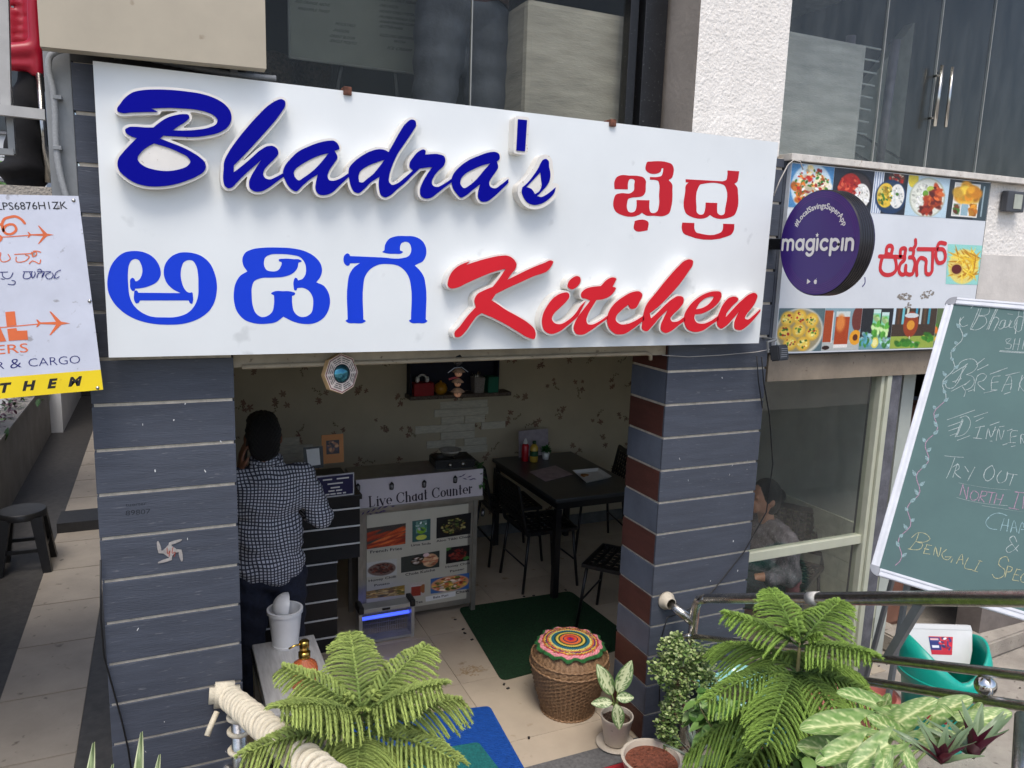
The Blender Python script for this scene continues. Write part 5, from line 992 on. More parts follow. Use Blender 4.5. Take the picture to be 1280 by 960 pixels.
# ---- counter with printed menu
FYc = 4.62; pq = wall_plane(FYc); CTL, CTR, CBR, CBL = PY(447, 640, FYc), PY(603, 624, FYc), PY(598, 758, FYc), PY(452, 790, FYc)
cx0, cx1 = 1.075, 1.905
cc = thing('food_counter', (1.49, 4.85, 0), 'small white metal food counter with printed food photographs on its front', 'counter')
m_cw = M('greyish_white_panel', (190, 186, 170), .45, .05, 5); m_cm = M('brushed_counter_metal', (150, 146, 136), .35, .12, 10, metal=.5)
box('cabinet_body', (cx0 + .02, FYc + .004, .06), (cx1 - .02, 4.88, .80), m_cm, cc)
box('menu_panel', (cx0 + .055, FYc - .001, .10), (cx1 - .085, FYc + .0035, .775), m_cw, cc)
for q_ in (((cx0, FYc - .006, 0), (cx0 + .03, FYc + .03, .80)), ((cx1 - .05, FYc - .006, 0), (cx1 - .02, FYc + .03, .80)), ((cx0, 4.882, 0), (cx0 + .03, 4.91, .80)), ((cx1 - .05, 4.882, 0), (cx1 - .02, 4.91, .80))): box('corner_post', *q_, m_cm, cc)
box('shelf_lip', (cx0 - .02, FYc - .03, .801), (cx1 + .01, 4.92, .83), m_cm, cc, .004)
box('header_panel', (cx0 - .02, FYc - .035, .835), (cx1, FYc - .022, 1.02), M('lilac_white_print', (196, 190, 196), .5, .06, 3), cc)
box('counter_top', (cx0 - .02, FYc - .021, .985), (cx1, 4.92, 1.012), m_cm, cc, .003); ob('side_panels', bx(bx(B(), (cx0 - .02, FYc - .02, .832), (cx0 - .01, 4.91, .984)), (cx1 - .01, FYc - .02, .832), (cx1, 4.91, .984)), m_cm, cc)
# high-contrast serif lettering "Live Chaat Counter": strokes (points, widths) on a unit em
T_, K_ = .05, .165
def st_(pts, w): return (pts, w)
def serifs(x, y, w=.22): return ([(x - w / 2, y), (x, y), (x + w / 2, y)], T_)
def bowl(cx, cy, rx, ry, a0=0, a1=360, n=20):
    P = [(cx + rx * math.cos(R_(a0 + (a1 - a0) * k / n)), cy + ry * math.sin(R_(a0 + (a1 - a0) * k / n))) for k in range(n + 1)]; return (P, [T_ + (K_ - T_) * abs(math.cos(R_(a0 + (a1 - a0) * k / n))) ** 1.5 for k in range(n + 1)])
G = {'L': ([([(.12, 0), (.12, .5), (.12, 1)], K_), serifs(.12, 1, .3), ([(.0, 0), (.3, 0), (.5, .02), (.56, .22)], [T_, T_, T_ * 1.6, T_])], .62),
     'i': ([([(.08, 0), (.08, .3), (.08, .62)], K_), serifs(.08, 0), ([(-.03, .6), (.03, .62), (.08, .62)], T_), ([(.08, .85), (.085, .86), (.09, .87)], .14)], .2),
     'v': ([([(.0, .62), (.1, .35), (.22, 0)], K_), ([(.22, 0), (.34, .35), (.44, .62)], T_), serifs(0, .62), serifs(.44, .62, .16)], .48),
     'e': ([bowl(.23, .31, .2, .31, 0, 300), ([(.06, .33), (.2, .34), (.42, .34)], T_)], .46),
     'C': ([bowl(.4, .5, .36, .5, 42, 318), ([(.68, .62), (.68, .8), (.7, 1)], T_)], .74),
     'h': ([([(.08, 0), (.08, .5), (.08, 1)], K_), serifs(.08, 0), ([(.08, .42), (.2, .6), (.34, .6), (.4, .45), (.4, .0)], [T_, T_, T_ * 1.5, K_, K_]), serifs(.4, 0), ([(-.04, .97), (.02, 1), (.08, 1)], T_)], .52),
     'a': ([bowl(.18, .28, .16, .28, 60, 330), ([(.36, .62), (.36, .3), (.36, 0)], K_), ([(.36, .0), (.42, .0), (.46, .04)], T_)], .46),
     't': ([([(.12, .9), (.12, .5), (.12, .0)], K_), ([(0, .62), (.12, .62), (.28, .62)], T_), ([(.12, .02), (.2, 0), (.28, .06)], T_)], .3),
     'o': ([bowl(.23, .31, .2, .31)], .46), 'u': ([([(.06, .62), (.06, .3), (.1, .06), (.22, .0), (.36, .14)], [K_, K_, K_ * .8, T_, T_]), ([(.38, .62), (.38, .3), (.38, 0)], K_), ([(-.04, .62), (0, .62), (.06, .62)], T_)], .48),
     'n': ([([(.08, 0), (.08, .3), (.08, .62)], K_), serifs(.08, 0), ([(.08, .42), (.2, .6), (.34, .6), (.4, .45), (.4, .0)], [T_, T_, T_ * 1.5, K_, K_]), serifs(.4, 0)], .52),
     'r': ([([(.08, 0), (.08, .3), (.08, .62)], K_), serifs(.08, 0), ([(.08, .4), (.16, .58), (.28, .58)], [T_, T_, K_])], .34), ' ': ([], .24)}
def serif_text(name, s, pl, p0, p1, pt, mat, h, parent):
    x = 0; S_ = []
    for ch in s:
        gl, wd = G[ch]
        for pts, w_ in gl: S_.append(([(x + a, b) for a, b in pts], w_))
        x += wd + .12
    A = Vector(pl.uv(*p0)); Bv = Vector(pl.uv(*p1)); C = Vector(pl.uv(*pt)); e1 = (Bv - A) / x; e2 = (C - A); kk = e2.length; out = []
    for pts, w_ in S_: out.append(([tuple(A + e1 * a + e2 * b) for a, b in pts], [q * kk for q in w_] if hasattr(w_, '__len__') else w_ * kk))
    strokes(name, out, pl, h, mat, parent, step=.00003)
ph = wall_plane(FYc - .035); m_ink = M('plum_ink', (40, 32, 48), .5)
def cz(x, y): return (420 + x / 5.333, 560 + y / 5.333)
serif_text('heading', 'Live Chaat Counter', ph, cz(220, 392), cz(915, 296), cz(217, 325), m_ink, .0006, cc)
lvs = B()
for (cx_, cy_, an, fl2, ln_) in [(300, 425, 25, 1, .05), (180, 436, 50, 0, .03), (215, 425, 35, 0, .035), (250, 412, 40, 0, .04), (290, 400, 35, 0, .045), (330, 392, 20, 0, .05), (380, 388, 5, 0, .03), (230, 440, -10, 0, .03), (270, 432, -5, 0, .03), (320, 420, 0, 0, .035)]:
    a_ = Vector(ph.uv(*cz(cx_, cy_))); d_ = Vector((math.cos(R_(an)), math.sin(R_(an)))); n_ = Vector((-d_.y, d_.x)); k_ = [a_ - d_ * ln_ / 2, a_ + n_ * .005, a_ + d_ * ln_ / 2, a_ - n_ * .005]; lvs.faces.new([lvs.verts.new(ph.at(q.x, q.y, .0006 + cx_ * 1e-6)) for q in k_])
for (cx_, cy_, an) in [(830, 190, 10), (860, 205, -20), (890, 190, 15), (920, 205, -15), (850, 180, 30), (900, 210, 5)]:
    a_ = Vector(ph.uv(*cz(cx_, cy_))); d_ = Vector((math.cos(R_(an)), math.sin(R_(an)))); n_ = Vector((-d_.y, d_.x)); k_ = [a_ - d_ * .02, a_ + n_ * .004, a_ + d_ * .02, a_ - n_ * .004]; lvs.faces.new([lvs.verts.new(ph.at(q.x, q.y, .0006 + cx_ * 1e-6)) for q in k_])
stuff(ob('printed_leaves', lvs, M('purple_ink', (70, 56, 104), .5), cc))
def cpic(P, name, *pts): P.noise(5).put('printed_photo', pq, [pq.uv(*q) for q in pts], .0022, cc, name)
cy2 = lambda x, y: (420 + x / 4.571, 660 + y / 4.571)
p = Pic(40, 28, (60, 56, 54)); gq = np.random.default_rng(9)
for i in range(36): p.ell(gq.uniform(.0, 1), gq.uniform(.25, 1), .3, .05, gq.choice([(200, 80, 30), (170, 56, 20), (226, 110, 50), (140, 40, 20)]), .5, gq.uniform(-.7, -.2))
cpic(p, 'printed photograph of fried potato fingers', cz(205, 535), cz(465, 500), cz(462, 638), cz(205, 675))
cpic(Pic(26, 30, (50, 90, 90)).box(.2, .05, .8, .6, (110, 150, 140)).ell(.5, .5, .25, .15, (120, 170, 40)).ell(.5, .82, .3, .12, (200, 210, 90)).blobs(.5, .3, .3, .2, 20, .04, [(220, 230, 230), (60, 120, 90)]), 'printed photograph of lime soda', cz(508, 487), cz(630, 470), cz(628, 612), cz(508, 628))
cpic(Pic(40, 30, (24, 26, 30)).ell(.5, .5, .44, .46, (16, 18, 20)).blobs(.5, .5, .34, .34, 90, .03, [(150, 130, 60), (90, 110, 50), (180, 170, 110), (60, 50, 40)]), 'printed photograph of a dark dish of chaat', cz(670, 465), cz(900, 430), cz(895, 570), cz(668, 603))
cpic(Pic(36, 24, (190, 190, 186)).ell(.5, .55, .46, .42, (110, 90, 84)).blobs(.5, .5, .36, .3, 60, .04, [(90, 40, 34), (120, 56, 40), (60, 24, 22)]), 'printed photograph of honey chilli potato', cz(203, 765), cz(405, 735), cz(405, 845), cz(203, 862))
cpic(Pic(44, 26, (44, 52, 50)).ell(.42, .4, .17, .3, (20, 20, 20)).blobs(.42, .4, .12, .2, 24, .04, [(210, 200, 190), (90, 60, 40)]).ell(.76, .5, .2, .4, (206, 160, 120)).blobs(.76, .5, .16, .3, 30, .05, [(220, 180, 140), (180, 110, 80)]).ell(.65, .12, .08, .12, (220, 190, 190)), 'printed photograph of chole with flatbread', cz(433, 728), cz(690, 683), cz(688, 792), cz(433, 832))
cpic(Pic(30, 24, (20, 18, 22)).blobs(.5, .5, .34, .34, 50, .05, [(110, 24, 24), (60, 20, 24), (140, 60, 50)]).blobs(.1, .1, .1, .1, 10, .05, [(70, 120, 60)]).blobs(.9, .85, .1, .1, 10, .05, [(70, 120, 60)]), 'printed photograph of red paneer on a dark plate', cz(735, 665), cz(890, 645), cz(888, 748), cz(732, 772))
cpic(Pic(40, 16, (150, 120, 50)).blobs(.5, .5, .5, .5, 90, .05, [(190, 150, 60), (130, 96, 34), (90, 90, 40), (210, 180, 110)]), 'printed photograph of yellow snack mix', cy2(172, 362), cy2(392, 325), cy2(392, 380), cy2(172, 405))
cpic(Pic(20, 20, (190, 180, 170)).box(.1, .2, .75, .95, (150, 50, 36)).box(.1, .2, .75, .3, (200, 190, 186)).ell(.9, .5, .2, .3, (150, 90, 50)), 'printed photograph of a red cold drink', cy2(420, 315), cy2(507, 303), cy2(505, 385), cy2(420, 395))
cpic(Pic(44, 22, (60, 100, 160)).ell(.5, .5, .5, .5, (206, 150, 110)).blobs(.5, .5, .42, .4, 120, .045, [(210, 110, 70), (236, 210, 190), (150, 50, 40), (220, 180, 80), (90, 110, 50)]), 'printed photograph of a chaat platter', cy2(540, 290), cy2(760, 255), cy2(758, 345), cy2(540, 375))
for s_, a_, b_, c_ in (('French Fries', cz(228, 702), cz(440, 676), cz(227, 682)), ('Lime Soda', cz(500, 655), cz(632, 640), cz(499, 640)), ('Aloo Tikki Chaat', cz(668, 628), cz(897, 594), cz(667, 612)), ('Honey Chilli', cz(217, 893), cz(400, 862), cz(216, 877)), ('Potato', cz(255, 922), cz(357, 906), cz(254, 907)), ('Chole Kulche', cz(462, 852), cz(660, 818), cz(461, 834)), ('Honey Chilli', cz(730, 800), cz(890, 772), cz(729, 785)), ('Paneer', cz(760, 828), cz(856, 810), cz(759, 813)), ('Chaat', cy2(684, 376), cy2(760, 362), cy2(683, 360)), ('Tea', cy2(455, 432), cy2(495, 424), cy2(454, 418))):
    txt('caption', s_, pq, a_, b_, c_, m_ink, .0026, .015, parent=cc)
fill('paper_label', [[pq.uv(*cy2(*q)) for q in ((510, 392), (682, 360), (682, 388), (512, 420))]], pq, .001, .003, m_white, cc); txt('caption', 'Bale Puri', pq, cy2(555, 402), cy2(640, 387), cy2(554, 389), m_ink, .0045, .01, parent=cc)
for x, y in ((146, 262), (371, 252), (588, 238), (795, 208), (978, 430)):
    c_ = PY(*cz(x, y), FYc - .045 if x < 900 else FYc - .02); ln = thing('lantern', c_ - Vector((0, 0, .025)), {146: 'small black lantern ornament hanging at the left end of the counter heading', 371: 'small black lantern ornament above the word Live', 588: 'small black lantern ornament over the middle of the counter heading', 795: 'small black lantern ornament at the right end of the counter heading', 978: 'small black lantern ornament hanging on the right side of the food counter'}[x], 'lantern', 'lantern ornaments on the food counter')
    ob('cap', lathe(B(), [(.014, .012), (.004, .024), (.0001, .026)], c_, 6, False), m_blackm, ln); ob('base', lathe(B(), [(.012, -.024), (.014, -.018), (.0001, -.017)], c_, 6, False), m_blackm, ln); g = B(); [tube(g, [c_ + Vector((.012 * math.cos(R_(60 * k)), .012 * math.sin(R_(60 * k)), -.018)), c_ + Vector((.013 * math.cos(R_(60 * k)), .013 * math.sin(R_(60 * k)), .012))], .0018, 4) for k in range(6)]; ob('cage', g, m_blackm, ln); ob('lamp_glass', lathe(B(), [(.007, -.017), (.009, 0), (.007, .011)], c_, 8), M('frosted_glass', (150, 150, 150), .4), ln, True)
# stove on the counter
sp = thing('gas_stove', (1.79, 4.8, 1.012), 'small black single burner stove with a pan on the food counter', 'stove'); obox(g := B(), (1.75, 4.77, 1.042), (.27, .2, .06), (0, 0, -.1), .008); ob('stove_body', g, m_blackm, sp); ob('pan', lathe(B(), [(.05, 0), (.075, .035), (.078, .035), (.05, .004)], (1.74, 4.78, 1.082), 24, True), M('enamel_pan', (150, 146, 136), .4, .2), sp, True); g = B(); [tube(g, [(1.74 + .03 * math.cos(t), 4.78 + .03 * math.sin(t), 1.076), (1.74 + .09 * math.cos(t), 4.78 + .09 * math.sin(t), 1.078)], .004, 4) for t in (0, 1.57, 3.14, 4.7)]; ob('pan_support', g, m_steel, sp)
for q in (-.05, .04): ob('knob', lathe(B(), [(.014, 0), (.012, .02), (.0001, .02)], (1.75 + q, 4.668, 1.042), 12, False, Matrix.Rotation(R_(90), 3, 'X')), m_steel, sp, True)
V, F, C = [], [], []
for q in range(90):
    t = random.random(); p = Vector((1.895, 4.62, 1.05 - t * .16)) + Vector((random.uniform(-.02, .02), random.uniform(-.03, .05), 0)); leafblade(V, F, C, p, rdir(-.8, .6), random.uniform(.025, .045), .02, lin(random.choice([(50, 90, 44), (70, 110, 60)])))
tag(raw('trailing_vine', V, F, m_leaf, None, False, np.array(C)), 'short green vine trailing over the right end of the food counter', 'plant')
# insect killer lamp
zk = thing('insect_killer', (1.21, 4.43, 0), 'low silver insect killer lamp with a lit blue tube on the shop floor', 'lamp'); zx0, zx1, zy, zz = 1.035, 1.39, 4.42, .235
m_sil = M('silver_paint', (176, 176, 172), .35, .06, 9, metal=.5)
box('top_cover', (zx0, zy, zz - .03), (zx1, zy + .09, zz), m_sil, zk, .004); [box('side_frame', a_, b_, m_sil, zk) for a_, b_ in (((zx0, zy, 0), (zx0 + .02, zy + .09, zz - .031)), ((zx1 - .02, zy, 0), (zx1, zy + .09, zz - .031)))]; box('tray', (zx0 + .021, zy, .005), (zx1 - .021, zy + .09, .02), m_sil, zk)
g = B()
for i in range(26): x = zx0 + .03 + i * (zx1 - zx0 - .06) / 25; tube(g, [(x, zy + .075, .02), (x, zy + .075, zz - .03)], .0012, 4)
for i in range(6): tube(g, [(zx0 + .02, zy + .01, .04 + i * .03), (zx1 - .02, zy + .01, .04 + i * .03)], .0012, 4)
ob('wire_grid', g, m_galv, zk); ob('uv_tube', tube(B(), [(zx0 + .025, zy + .04, .155), (zx1 - .025, zy + .04, .155)], .012, 12), M('lit_blue_tube', (70, 96, 255), .4, 0, emit=1.0), zk, True)
for x in (zx0 - .004, zx1 - .03): box('corner_cap', (x, zy - .012, zz - .025), (x + .034, zy + .1, zz + .02), m_blackp, zk, .008)
box('switch', (1.18, zy - .006, zz - .02), (1.23, zy - .0005, zz - .008), m_blackp, zk)
# reception desk
rd = thing('reception_desk', (.55, 4.7, 0), 'black reception desk with thin white slat lines, man standing at it', 'desk'); m_bd = M('black_laminate', (20, 20, 24), .35, .2, 6)
box('lower_front', (.0, 4.42, 0), (.90, 4.95, .60), m_bd, rd); box('upper_front', (-.05, 4.38, .602), (1.03, 4.95, .97), m_bd, rd); box('desk_top', (-.06, 4.36, .971), (1.04, 4.97, 1.0), m_bd, rd, .003)
for z in (.09, .21, .33, .45, .57): box('slat_line', (.0, 4.414, z), (.905, 4.4195, z + .009), m_white, rd)
for z in (.69, .80, .91): box('slat_line', (-.05, 4.374, z), (1.03, 4.3795, z + .009), m_white, rd)
def card(name, px, py, wpx, hpx, y, mat, label, cat, tilt=8, th=.004):
    c_ = PY(px, py, y); k_ = (c_ - Vector(CP)).dot(Vector(-RC[2])) / 965.; w_, h_ = wpx * k_ * 1.05, hpx * k_
    t = thing(name, (c_.x, y, c_.z - h_ / 2), label, cat); P_ = Plane((c_.x, y, c_.z), (1, .06, 0), (0, math.sin(R_(tilt)), math.cos(R_(tilt)))); fill('card', [[(-w_ / 2, -h_ / 2), (w_ / 2, -h_ / 2), (w_ / 2, h_ / 2), (-w_ / 2, h_ / 2)]], P_, th, -th, mat, t); return t, P_, w_, h_
t, P_, w_, h_ = card('payment_stand', 392, 572, 23, 27, 4.62, m_blackp, 'black payment stand holding a white card on the reception desk', 'stand', 10)
fill('paper', [[(-w_ * .3, -h_ * .36), (w_ * .34, -h_ * .36), (w_ * .3, h_ * .42), (-w_ * .36, h_ * .4)]], P_, .001, .0003, m_white, t); box('foot', (P_.o.x - w_ / 2, 4.57, 1.0005), (P_.o.x + w_ / 2, 4.66, 1.05), M('pale_acrylic', (170, 170, 168), .4), t, .003)
t, P_, w_, h_ = card('orange_poster', 416, 561, 26, 36, 4.80, M('orange_paper', (206, 140, 84), .6, .05, 4), 'orange poster card with a dark square picture standing on the reception desk', 'poster', 6)
Pic(26, 26, (46, 46, 60)).blobs(.5, .5, .36, .36, 26, .1, [(200, 150, 110), (180, 120, 90), (70, 60, 80)]).put('printed_photo', P_, [(-w_ * .3, h_ * .3), (w_ * .3, h_ * .3), (w_ * .3, -h_ * .18), (-w_ * .3, -h_ * .18)], .001, t)
t, P_, w_, h_ = card('dark_blue_notice', 419, 607, 46, 29, 4.352, M('white_border', (190, 190, 194), .4), 'dark blue notice with small white print on the front of the reception desk', 'notice', 0, .004)
fill('blue_print', [[(-w_ * .47, -h_ * .44), (w_ * .47, -h_ * .44), (w_ * .47, h_ * .44), (-w_ * .47, h_ * .44)]], P_, .0006, .0003, M('midnight_print', (28, 28, 72), .35), t)
g = B()
for (a_, b_, q_) in ((-.2, .3, .12), (.2, .3, .16), (0, .1, .2), (0, -.08, .12), (-.1, -.22, .08), (.1, -.22, .08), (-.2, -.36, .05), (-.06, -.36, .07), (.1, -.36, .06), (.24, -.36, .04)): c_ = P_.at(a_ * w_, b_ * h_, .0013); g.faces.new([g.verts.new(c_ + P_.u * (s1 * q_ * w_) + P_.v * (s2 * .03 * h_)) for s1, s2 in ((-1, -1), (1, -1), (1, 1), (-1, 1))])
stuff(ob('small_print', g, m_wp, t))
# ---- dining table and chairs
dt = thing('dining_table', (2.85, 5.14, 0), 'black four seat dining table against the wallpapered wall', 'table'); m_tb = M('black_table_top', (52, 54, 56), .3, .1, 5); m_tl = M('black_tube', (20, 20, 22), .35, .1)
box('tabletop', (2.455, 4.57, .722), (3.2, 5.72, .75), m_tb, dt, .004); ob('apron', bx(bx(bx(bx(B(), (2.48, 4.59, .67), (3.175, 4.61, .7215)), (2.48, 5.68, .67), (3.175, 5.70, .7215)), (2.48, 4.611, .67), (2.50, 5.679, .7215)), (3.155, 4.611, .67), (3.175, 5.679, .7215)), m_tl, dt)
for x in (2.49, 3.165):
    for y in (4.6, 5.69): box('leg', (x - .022, y - .022, 0), (x + .022, y + .022, .669), m_tl, dt)
def chair(loc, rz, label, group, tilt=0):
    t = thing('cafe_chair', (0, 0, 0), label, 'chair', group)
    g = B(); n_ = 8       # perforated seat: lattice of crossing bars inside a rim
    for i in range(n_): a_ = -.19 + i * .38 / (n_ - 1); bx(g, (a_ - .012, -.19, .443), (a_ + .012, .19, .4505)); bx(g, (-.19, a_ - .012, .4507), (.19, a_ + .012, .458))
    bx(g, (-.21, -.21, .436), (.21, -.185, .462), .004); bx(g, (-.21, .185, .436), (.21, .21, .462), .004); bx(g, (-.21, -.184, .436), (-.185, .184, .462)); bx(g, (.185, -.184, .436), (.21, .184, .462)); ob('seat', g, m_blackp, t)
    g = B(); Rb = Matrix.Rotation(R_(-12), 4, 'X'); g2 = B()
    for i in range(9): a_ = -.18 + i * .36 / 8; bx(g2, (a_ - .010, -.004, .10), (a_ + .010, .004, .33))
    for i in range(7): b_ = .11 + i * .20 / 6; bx(g2, (-.19, .0042, b_ - .009), (.19, .009, b_ + .009))
    bx(g2, (-.20, -.008, .33), (.20, .012, .37), .006); bx(g2, (-.20, -.008, .07), (.20, .012, .10), .004); bx(g2, (-.205, -.008, .0), (-.18, .012, .36), .004); bx(g2, (.18, -.008, .0), (.205, .012, .36), .004)
    bmesh.ops.transform(g2, matrix=Matrix.Translation((0, .205, .45)) @ Rb, verts=g2.verts); ob('backrest', g2, m_blackp, t)
    for sx in (-1, 1):
        for sy in (-1, 1): ob('leg', tube(B(), [(sx * .18, sy * .18, .44), (sx * .205, sy * .225, 0)], .011, 8), m_tl, t, True)
    ob('crossbar', tube(tube(B(), [(-.195, -.205, .2), (.195, -.205, .2)], .007, 6), [(-.195, .205, .2), (.195, .205, .2)], .007, 6), m_tl, t, True)
    t.location = loc; t.rotation_euler = (0, 0, rz); return t
gch = 'black perforated chairs around the dining table'
chair((2.53, 4.94, 0), R_(90), 'black perforated chair nearest the food counter, tucked under the near left side of the table', gch)
chair((2.50, 5.46, 0), R_(86), 'black perforated chair at the far left side of the dining table', gch)
chair((3.3, 5.45, 0), R_(-100), 'black perforated chair on the far right side of the dining table', gch)
chair((2.72, 4.1, 0), R_(-140), 'black perforated chair half hidden behind the right pillar beside the green mat', gch)
chair((3.66, 3.62, 0), R_(-60), 'black perforated chair under the seated woman behind the shopfront window', gch)
bt = thing('sauce_bottle', (2.72, 5.5, .75), 'red sauce squeeze bottle on the dining table', 'bottle'); c_ = PZ(656, 576, .75); c_.z = .7505; ob('bottle_body', lathe(B(), [(.028, 0), (.03, .01), (.03, .13), (.02, .145)], c_, 20), M('red_bottle', (180, 16, 34), .3), bt, True); ob('nozzle', lathe(B(), [(.02, .146), (.018, .16), (.005, .19)], c_, 16), m_white, bt, True)
bt = thing('mustard_bottle', (2.8, 5.4, .75), 'yellow sauce bottle with a green label beside the red one', 'bottle'); c_ = PZ(667, 577, .75); c_.z = .7505; ob('bottle_body', lathe(B(), [(.03, 0), (.034, .01), (.034, .12), (.016, .15)], c_, 20), M('yellow_bottle', (210, 176, 70), .3), bt, True); ob('label_band', lathe(B(), [(.035, .05), (.035, .095)], c_, 20, False), M('green_label', (30, 84, 50), .5), bt, True); ob('cap', lathe(B(), [(.016, .151), (.015, .175)], c_, 16), M('green_cap', (30, 70, 40), .4), bt, True)
pt_ = thing('potted_succulent', (2.9, 5.45, .75), 'small green artificial plant in a pale pot on the dining table', 'plant'); c_ = PZ(682, 574, .75); c_.z = .7505; ob('pot', lathe(B(), [(.025, 0), (.034, .06), (.03, .06)], c_, 16), m_white, pt_, True)
V, F, C = [], [], []
for q in range(130): leafblade(V, F, C, c_ + Vector((0, 0, .07)) + rdir(-.2, 1) * random.uniform(0, .03), rdir(0, 1), random.uniform(.03, .06), .012, lin((40, 110, 50)))
raw('foliage', V, F, m_leaf, pt_, False, np.array(C))
t, P_, w_, h_ = card('wall_menu', 667, 556, 40, 38, 5.69, M('pale_menu_print', (170, 160, 170), .5, .12, 20), 'pale printed menu card standing against the wall on the dining table', 'menu', 6)
qz = [PZ(*cz_, .7515) for cz_ in ((661, 590), (694, 582), (716, 593), (682, 602))]; g = B(); g.faces.new([g.verts.new(v) for v in qz[::-1]]); ret = bmesh.ops.extrude_face_region(g, geom=g.faces[:]); bmesh.ops.translate(g, verts=[e for e in ret['geom'] if isinstance(e, bmesh.types.BMVert)], vec=(0, 0, .002)); bmesh.ops.recalc_face_normals(g, faces=g.faces); tag(ob('place_mat', g, M('pinkish_paper', (170, 150, 156), .5, .15, 14), None), 'pinkish paper mat lying on the dining table', 'mat')
qz = [PZ(*cz_, .752) for cz_ in ((715, 591), (748, 588), (765, 599), (732, 606))]; ty = thing('food_tray', qz[0].lerp(qz[2], .5), 'white food tray with leftovers on the dining table', 'tray'); c_ = qz[0].lerp(qz[2], .5); g = B(); ring = lambda k, z: [g.verts.new(c_ + (q - c_) * k + Vector((0, 0, z))) for q in qz]; rs = [ring(.8, 0), ring(1.0, .022), ring(.96, .022), ring(.78, .004)]
for a_, b_ in zip(rs, rs[1:]):
    for i in range(4): g.faces.new((a_[i], a_[(i + 1) % 4], b_[(i + 1) % 4], b_[i]))
g.faces.new(rs[-1]); bmesh.ops.recalc_face_normals(g, faces=g.faces); ob('tray_body', g, m_white, ty); org = B()
for q in range(9): ell(org, c_ + Vector((-.07 + random.uniform(-.03, .03), random.uniform(-.02, .02), .012)), (.016, .012, .008), n=8)
ob('leftover_food', org, M('brown_food', (150, 104, 50), .7), ty, True)
# mats
def mat_poly(name, px, z, th, mat, label, rnd=.05):
    P = [PZ(x, y, z) for x, y in px]; lp = []
    n = len(P)
    for i in range(n):
        a, b, c = P[i - 1], P[i], P[(i + 1) % n]; u1 = (a - b).normalized(); u2 = (c - b).normalized()
        for k in range(5): t = k / 4; lp.append((b + u1 * rnd * (1 - t) ** 2 + u2 * rnd * t ** 2))
    o = fill(name, [[(p.x, p.y) for p in lp]], Plane((0, 0, z), (1, 0, 0), (0, 1, 0)), th, 0.001, mat, None); return tag(o, label, 'mat')
m_turf = M('green_turf_mat', (24, 66, 34), .95, .25, 90, 1.0, 400)
mt_ = mat_poly('turf_mat', [(573, 761), (713, 740), (800, 806), (627, 852)], 0, .008, m_turf, 'dark green artificial turf mat on the tiled floor by the dining table')
V, F, C = [], [], []
A_, B_, C_, D_ = [PZ(*q, 0) for q in ((575, 762), (712, 741), (797, 806), (629, 850))]
for q in range(9000):
    s_, t_ = random.random(), random.random(); p = A_.lerp(B_, s_).lerp(D_.lerp(C_, s_), t_) + Vector((0, 0, .0085)); b = len(V); d_ = Vector((random.gauss(0, .4), random.gauss(0, .4), 1)) * random.uniform(.006, .012); w_ = Vector((random.uniform(-1, 1), random.uniform(-1, 1), 0)) * .0016; V += [p - w_, p + w_, p + d_]; F.append((b, b + 1, b + 2)); C += [lin(random.choice([(22, 62, 32), (30, 76, 40), (18, 52, 28)]))] * 3
stuff(raw('turf_blades', V, F, Mvc('turf_blade', .8), mt_, False, np.array(C)))
mb = mat_poly('blue_mat', [(436, 905), (612, 884), (668, 985), (470, 1010)], 0, .008, M('blue_ribbed_mat', (22, 78, 160), .6, .12, 40, .4, 120), 'blue ribbed doormat at the shop entrance', .03)
g = B(); A_, B_, C_, D_ = [PZ(*q, 0) for q in ((440, 907), (610, 887), (664, 982), (474, 1005))]
for k in range(46): t_ = (k + .5) / 46; tube(g, [A_.lerp(D_, t_) + Vector((0, 0, .0095)), B_.lerp(C_, t_) + Vector((0, 0, .0095))], .0028, 4)
ob('ribs', g, MATS['blue_ribbed_mat'], mb)
mat_poly('teal_mat', [(470, 950), (598, 929), (645, 990), (500, 1010)], .0135, .006, M('teal_mat_weave', (26, 112, 112), .8, .2, 90, .5, 200), 'teal mat lying on the blue doormat', .02)
# debris on the floor
g = B()
for (x, y) in ((569, 775), (579, 787), (581, 792), (630, 856), (635, 861), (661, 923), (667, 745), (655, 746), (707, 738), (620, 770), (590, 800), (747, 776)): p = PZ(x, y, 0); obox(g, p + Vector((0, 0, .004)), (.018, .011, .005), (0, 0, random.uniform(0, 3)))
stuff(tag(ob('dry_leaf_bits', g, m_blk, None), 'small dark dry leaf bits scattered on the beige floor tiles', 'debris'))
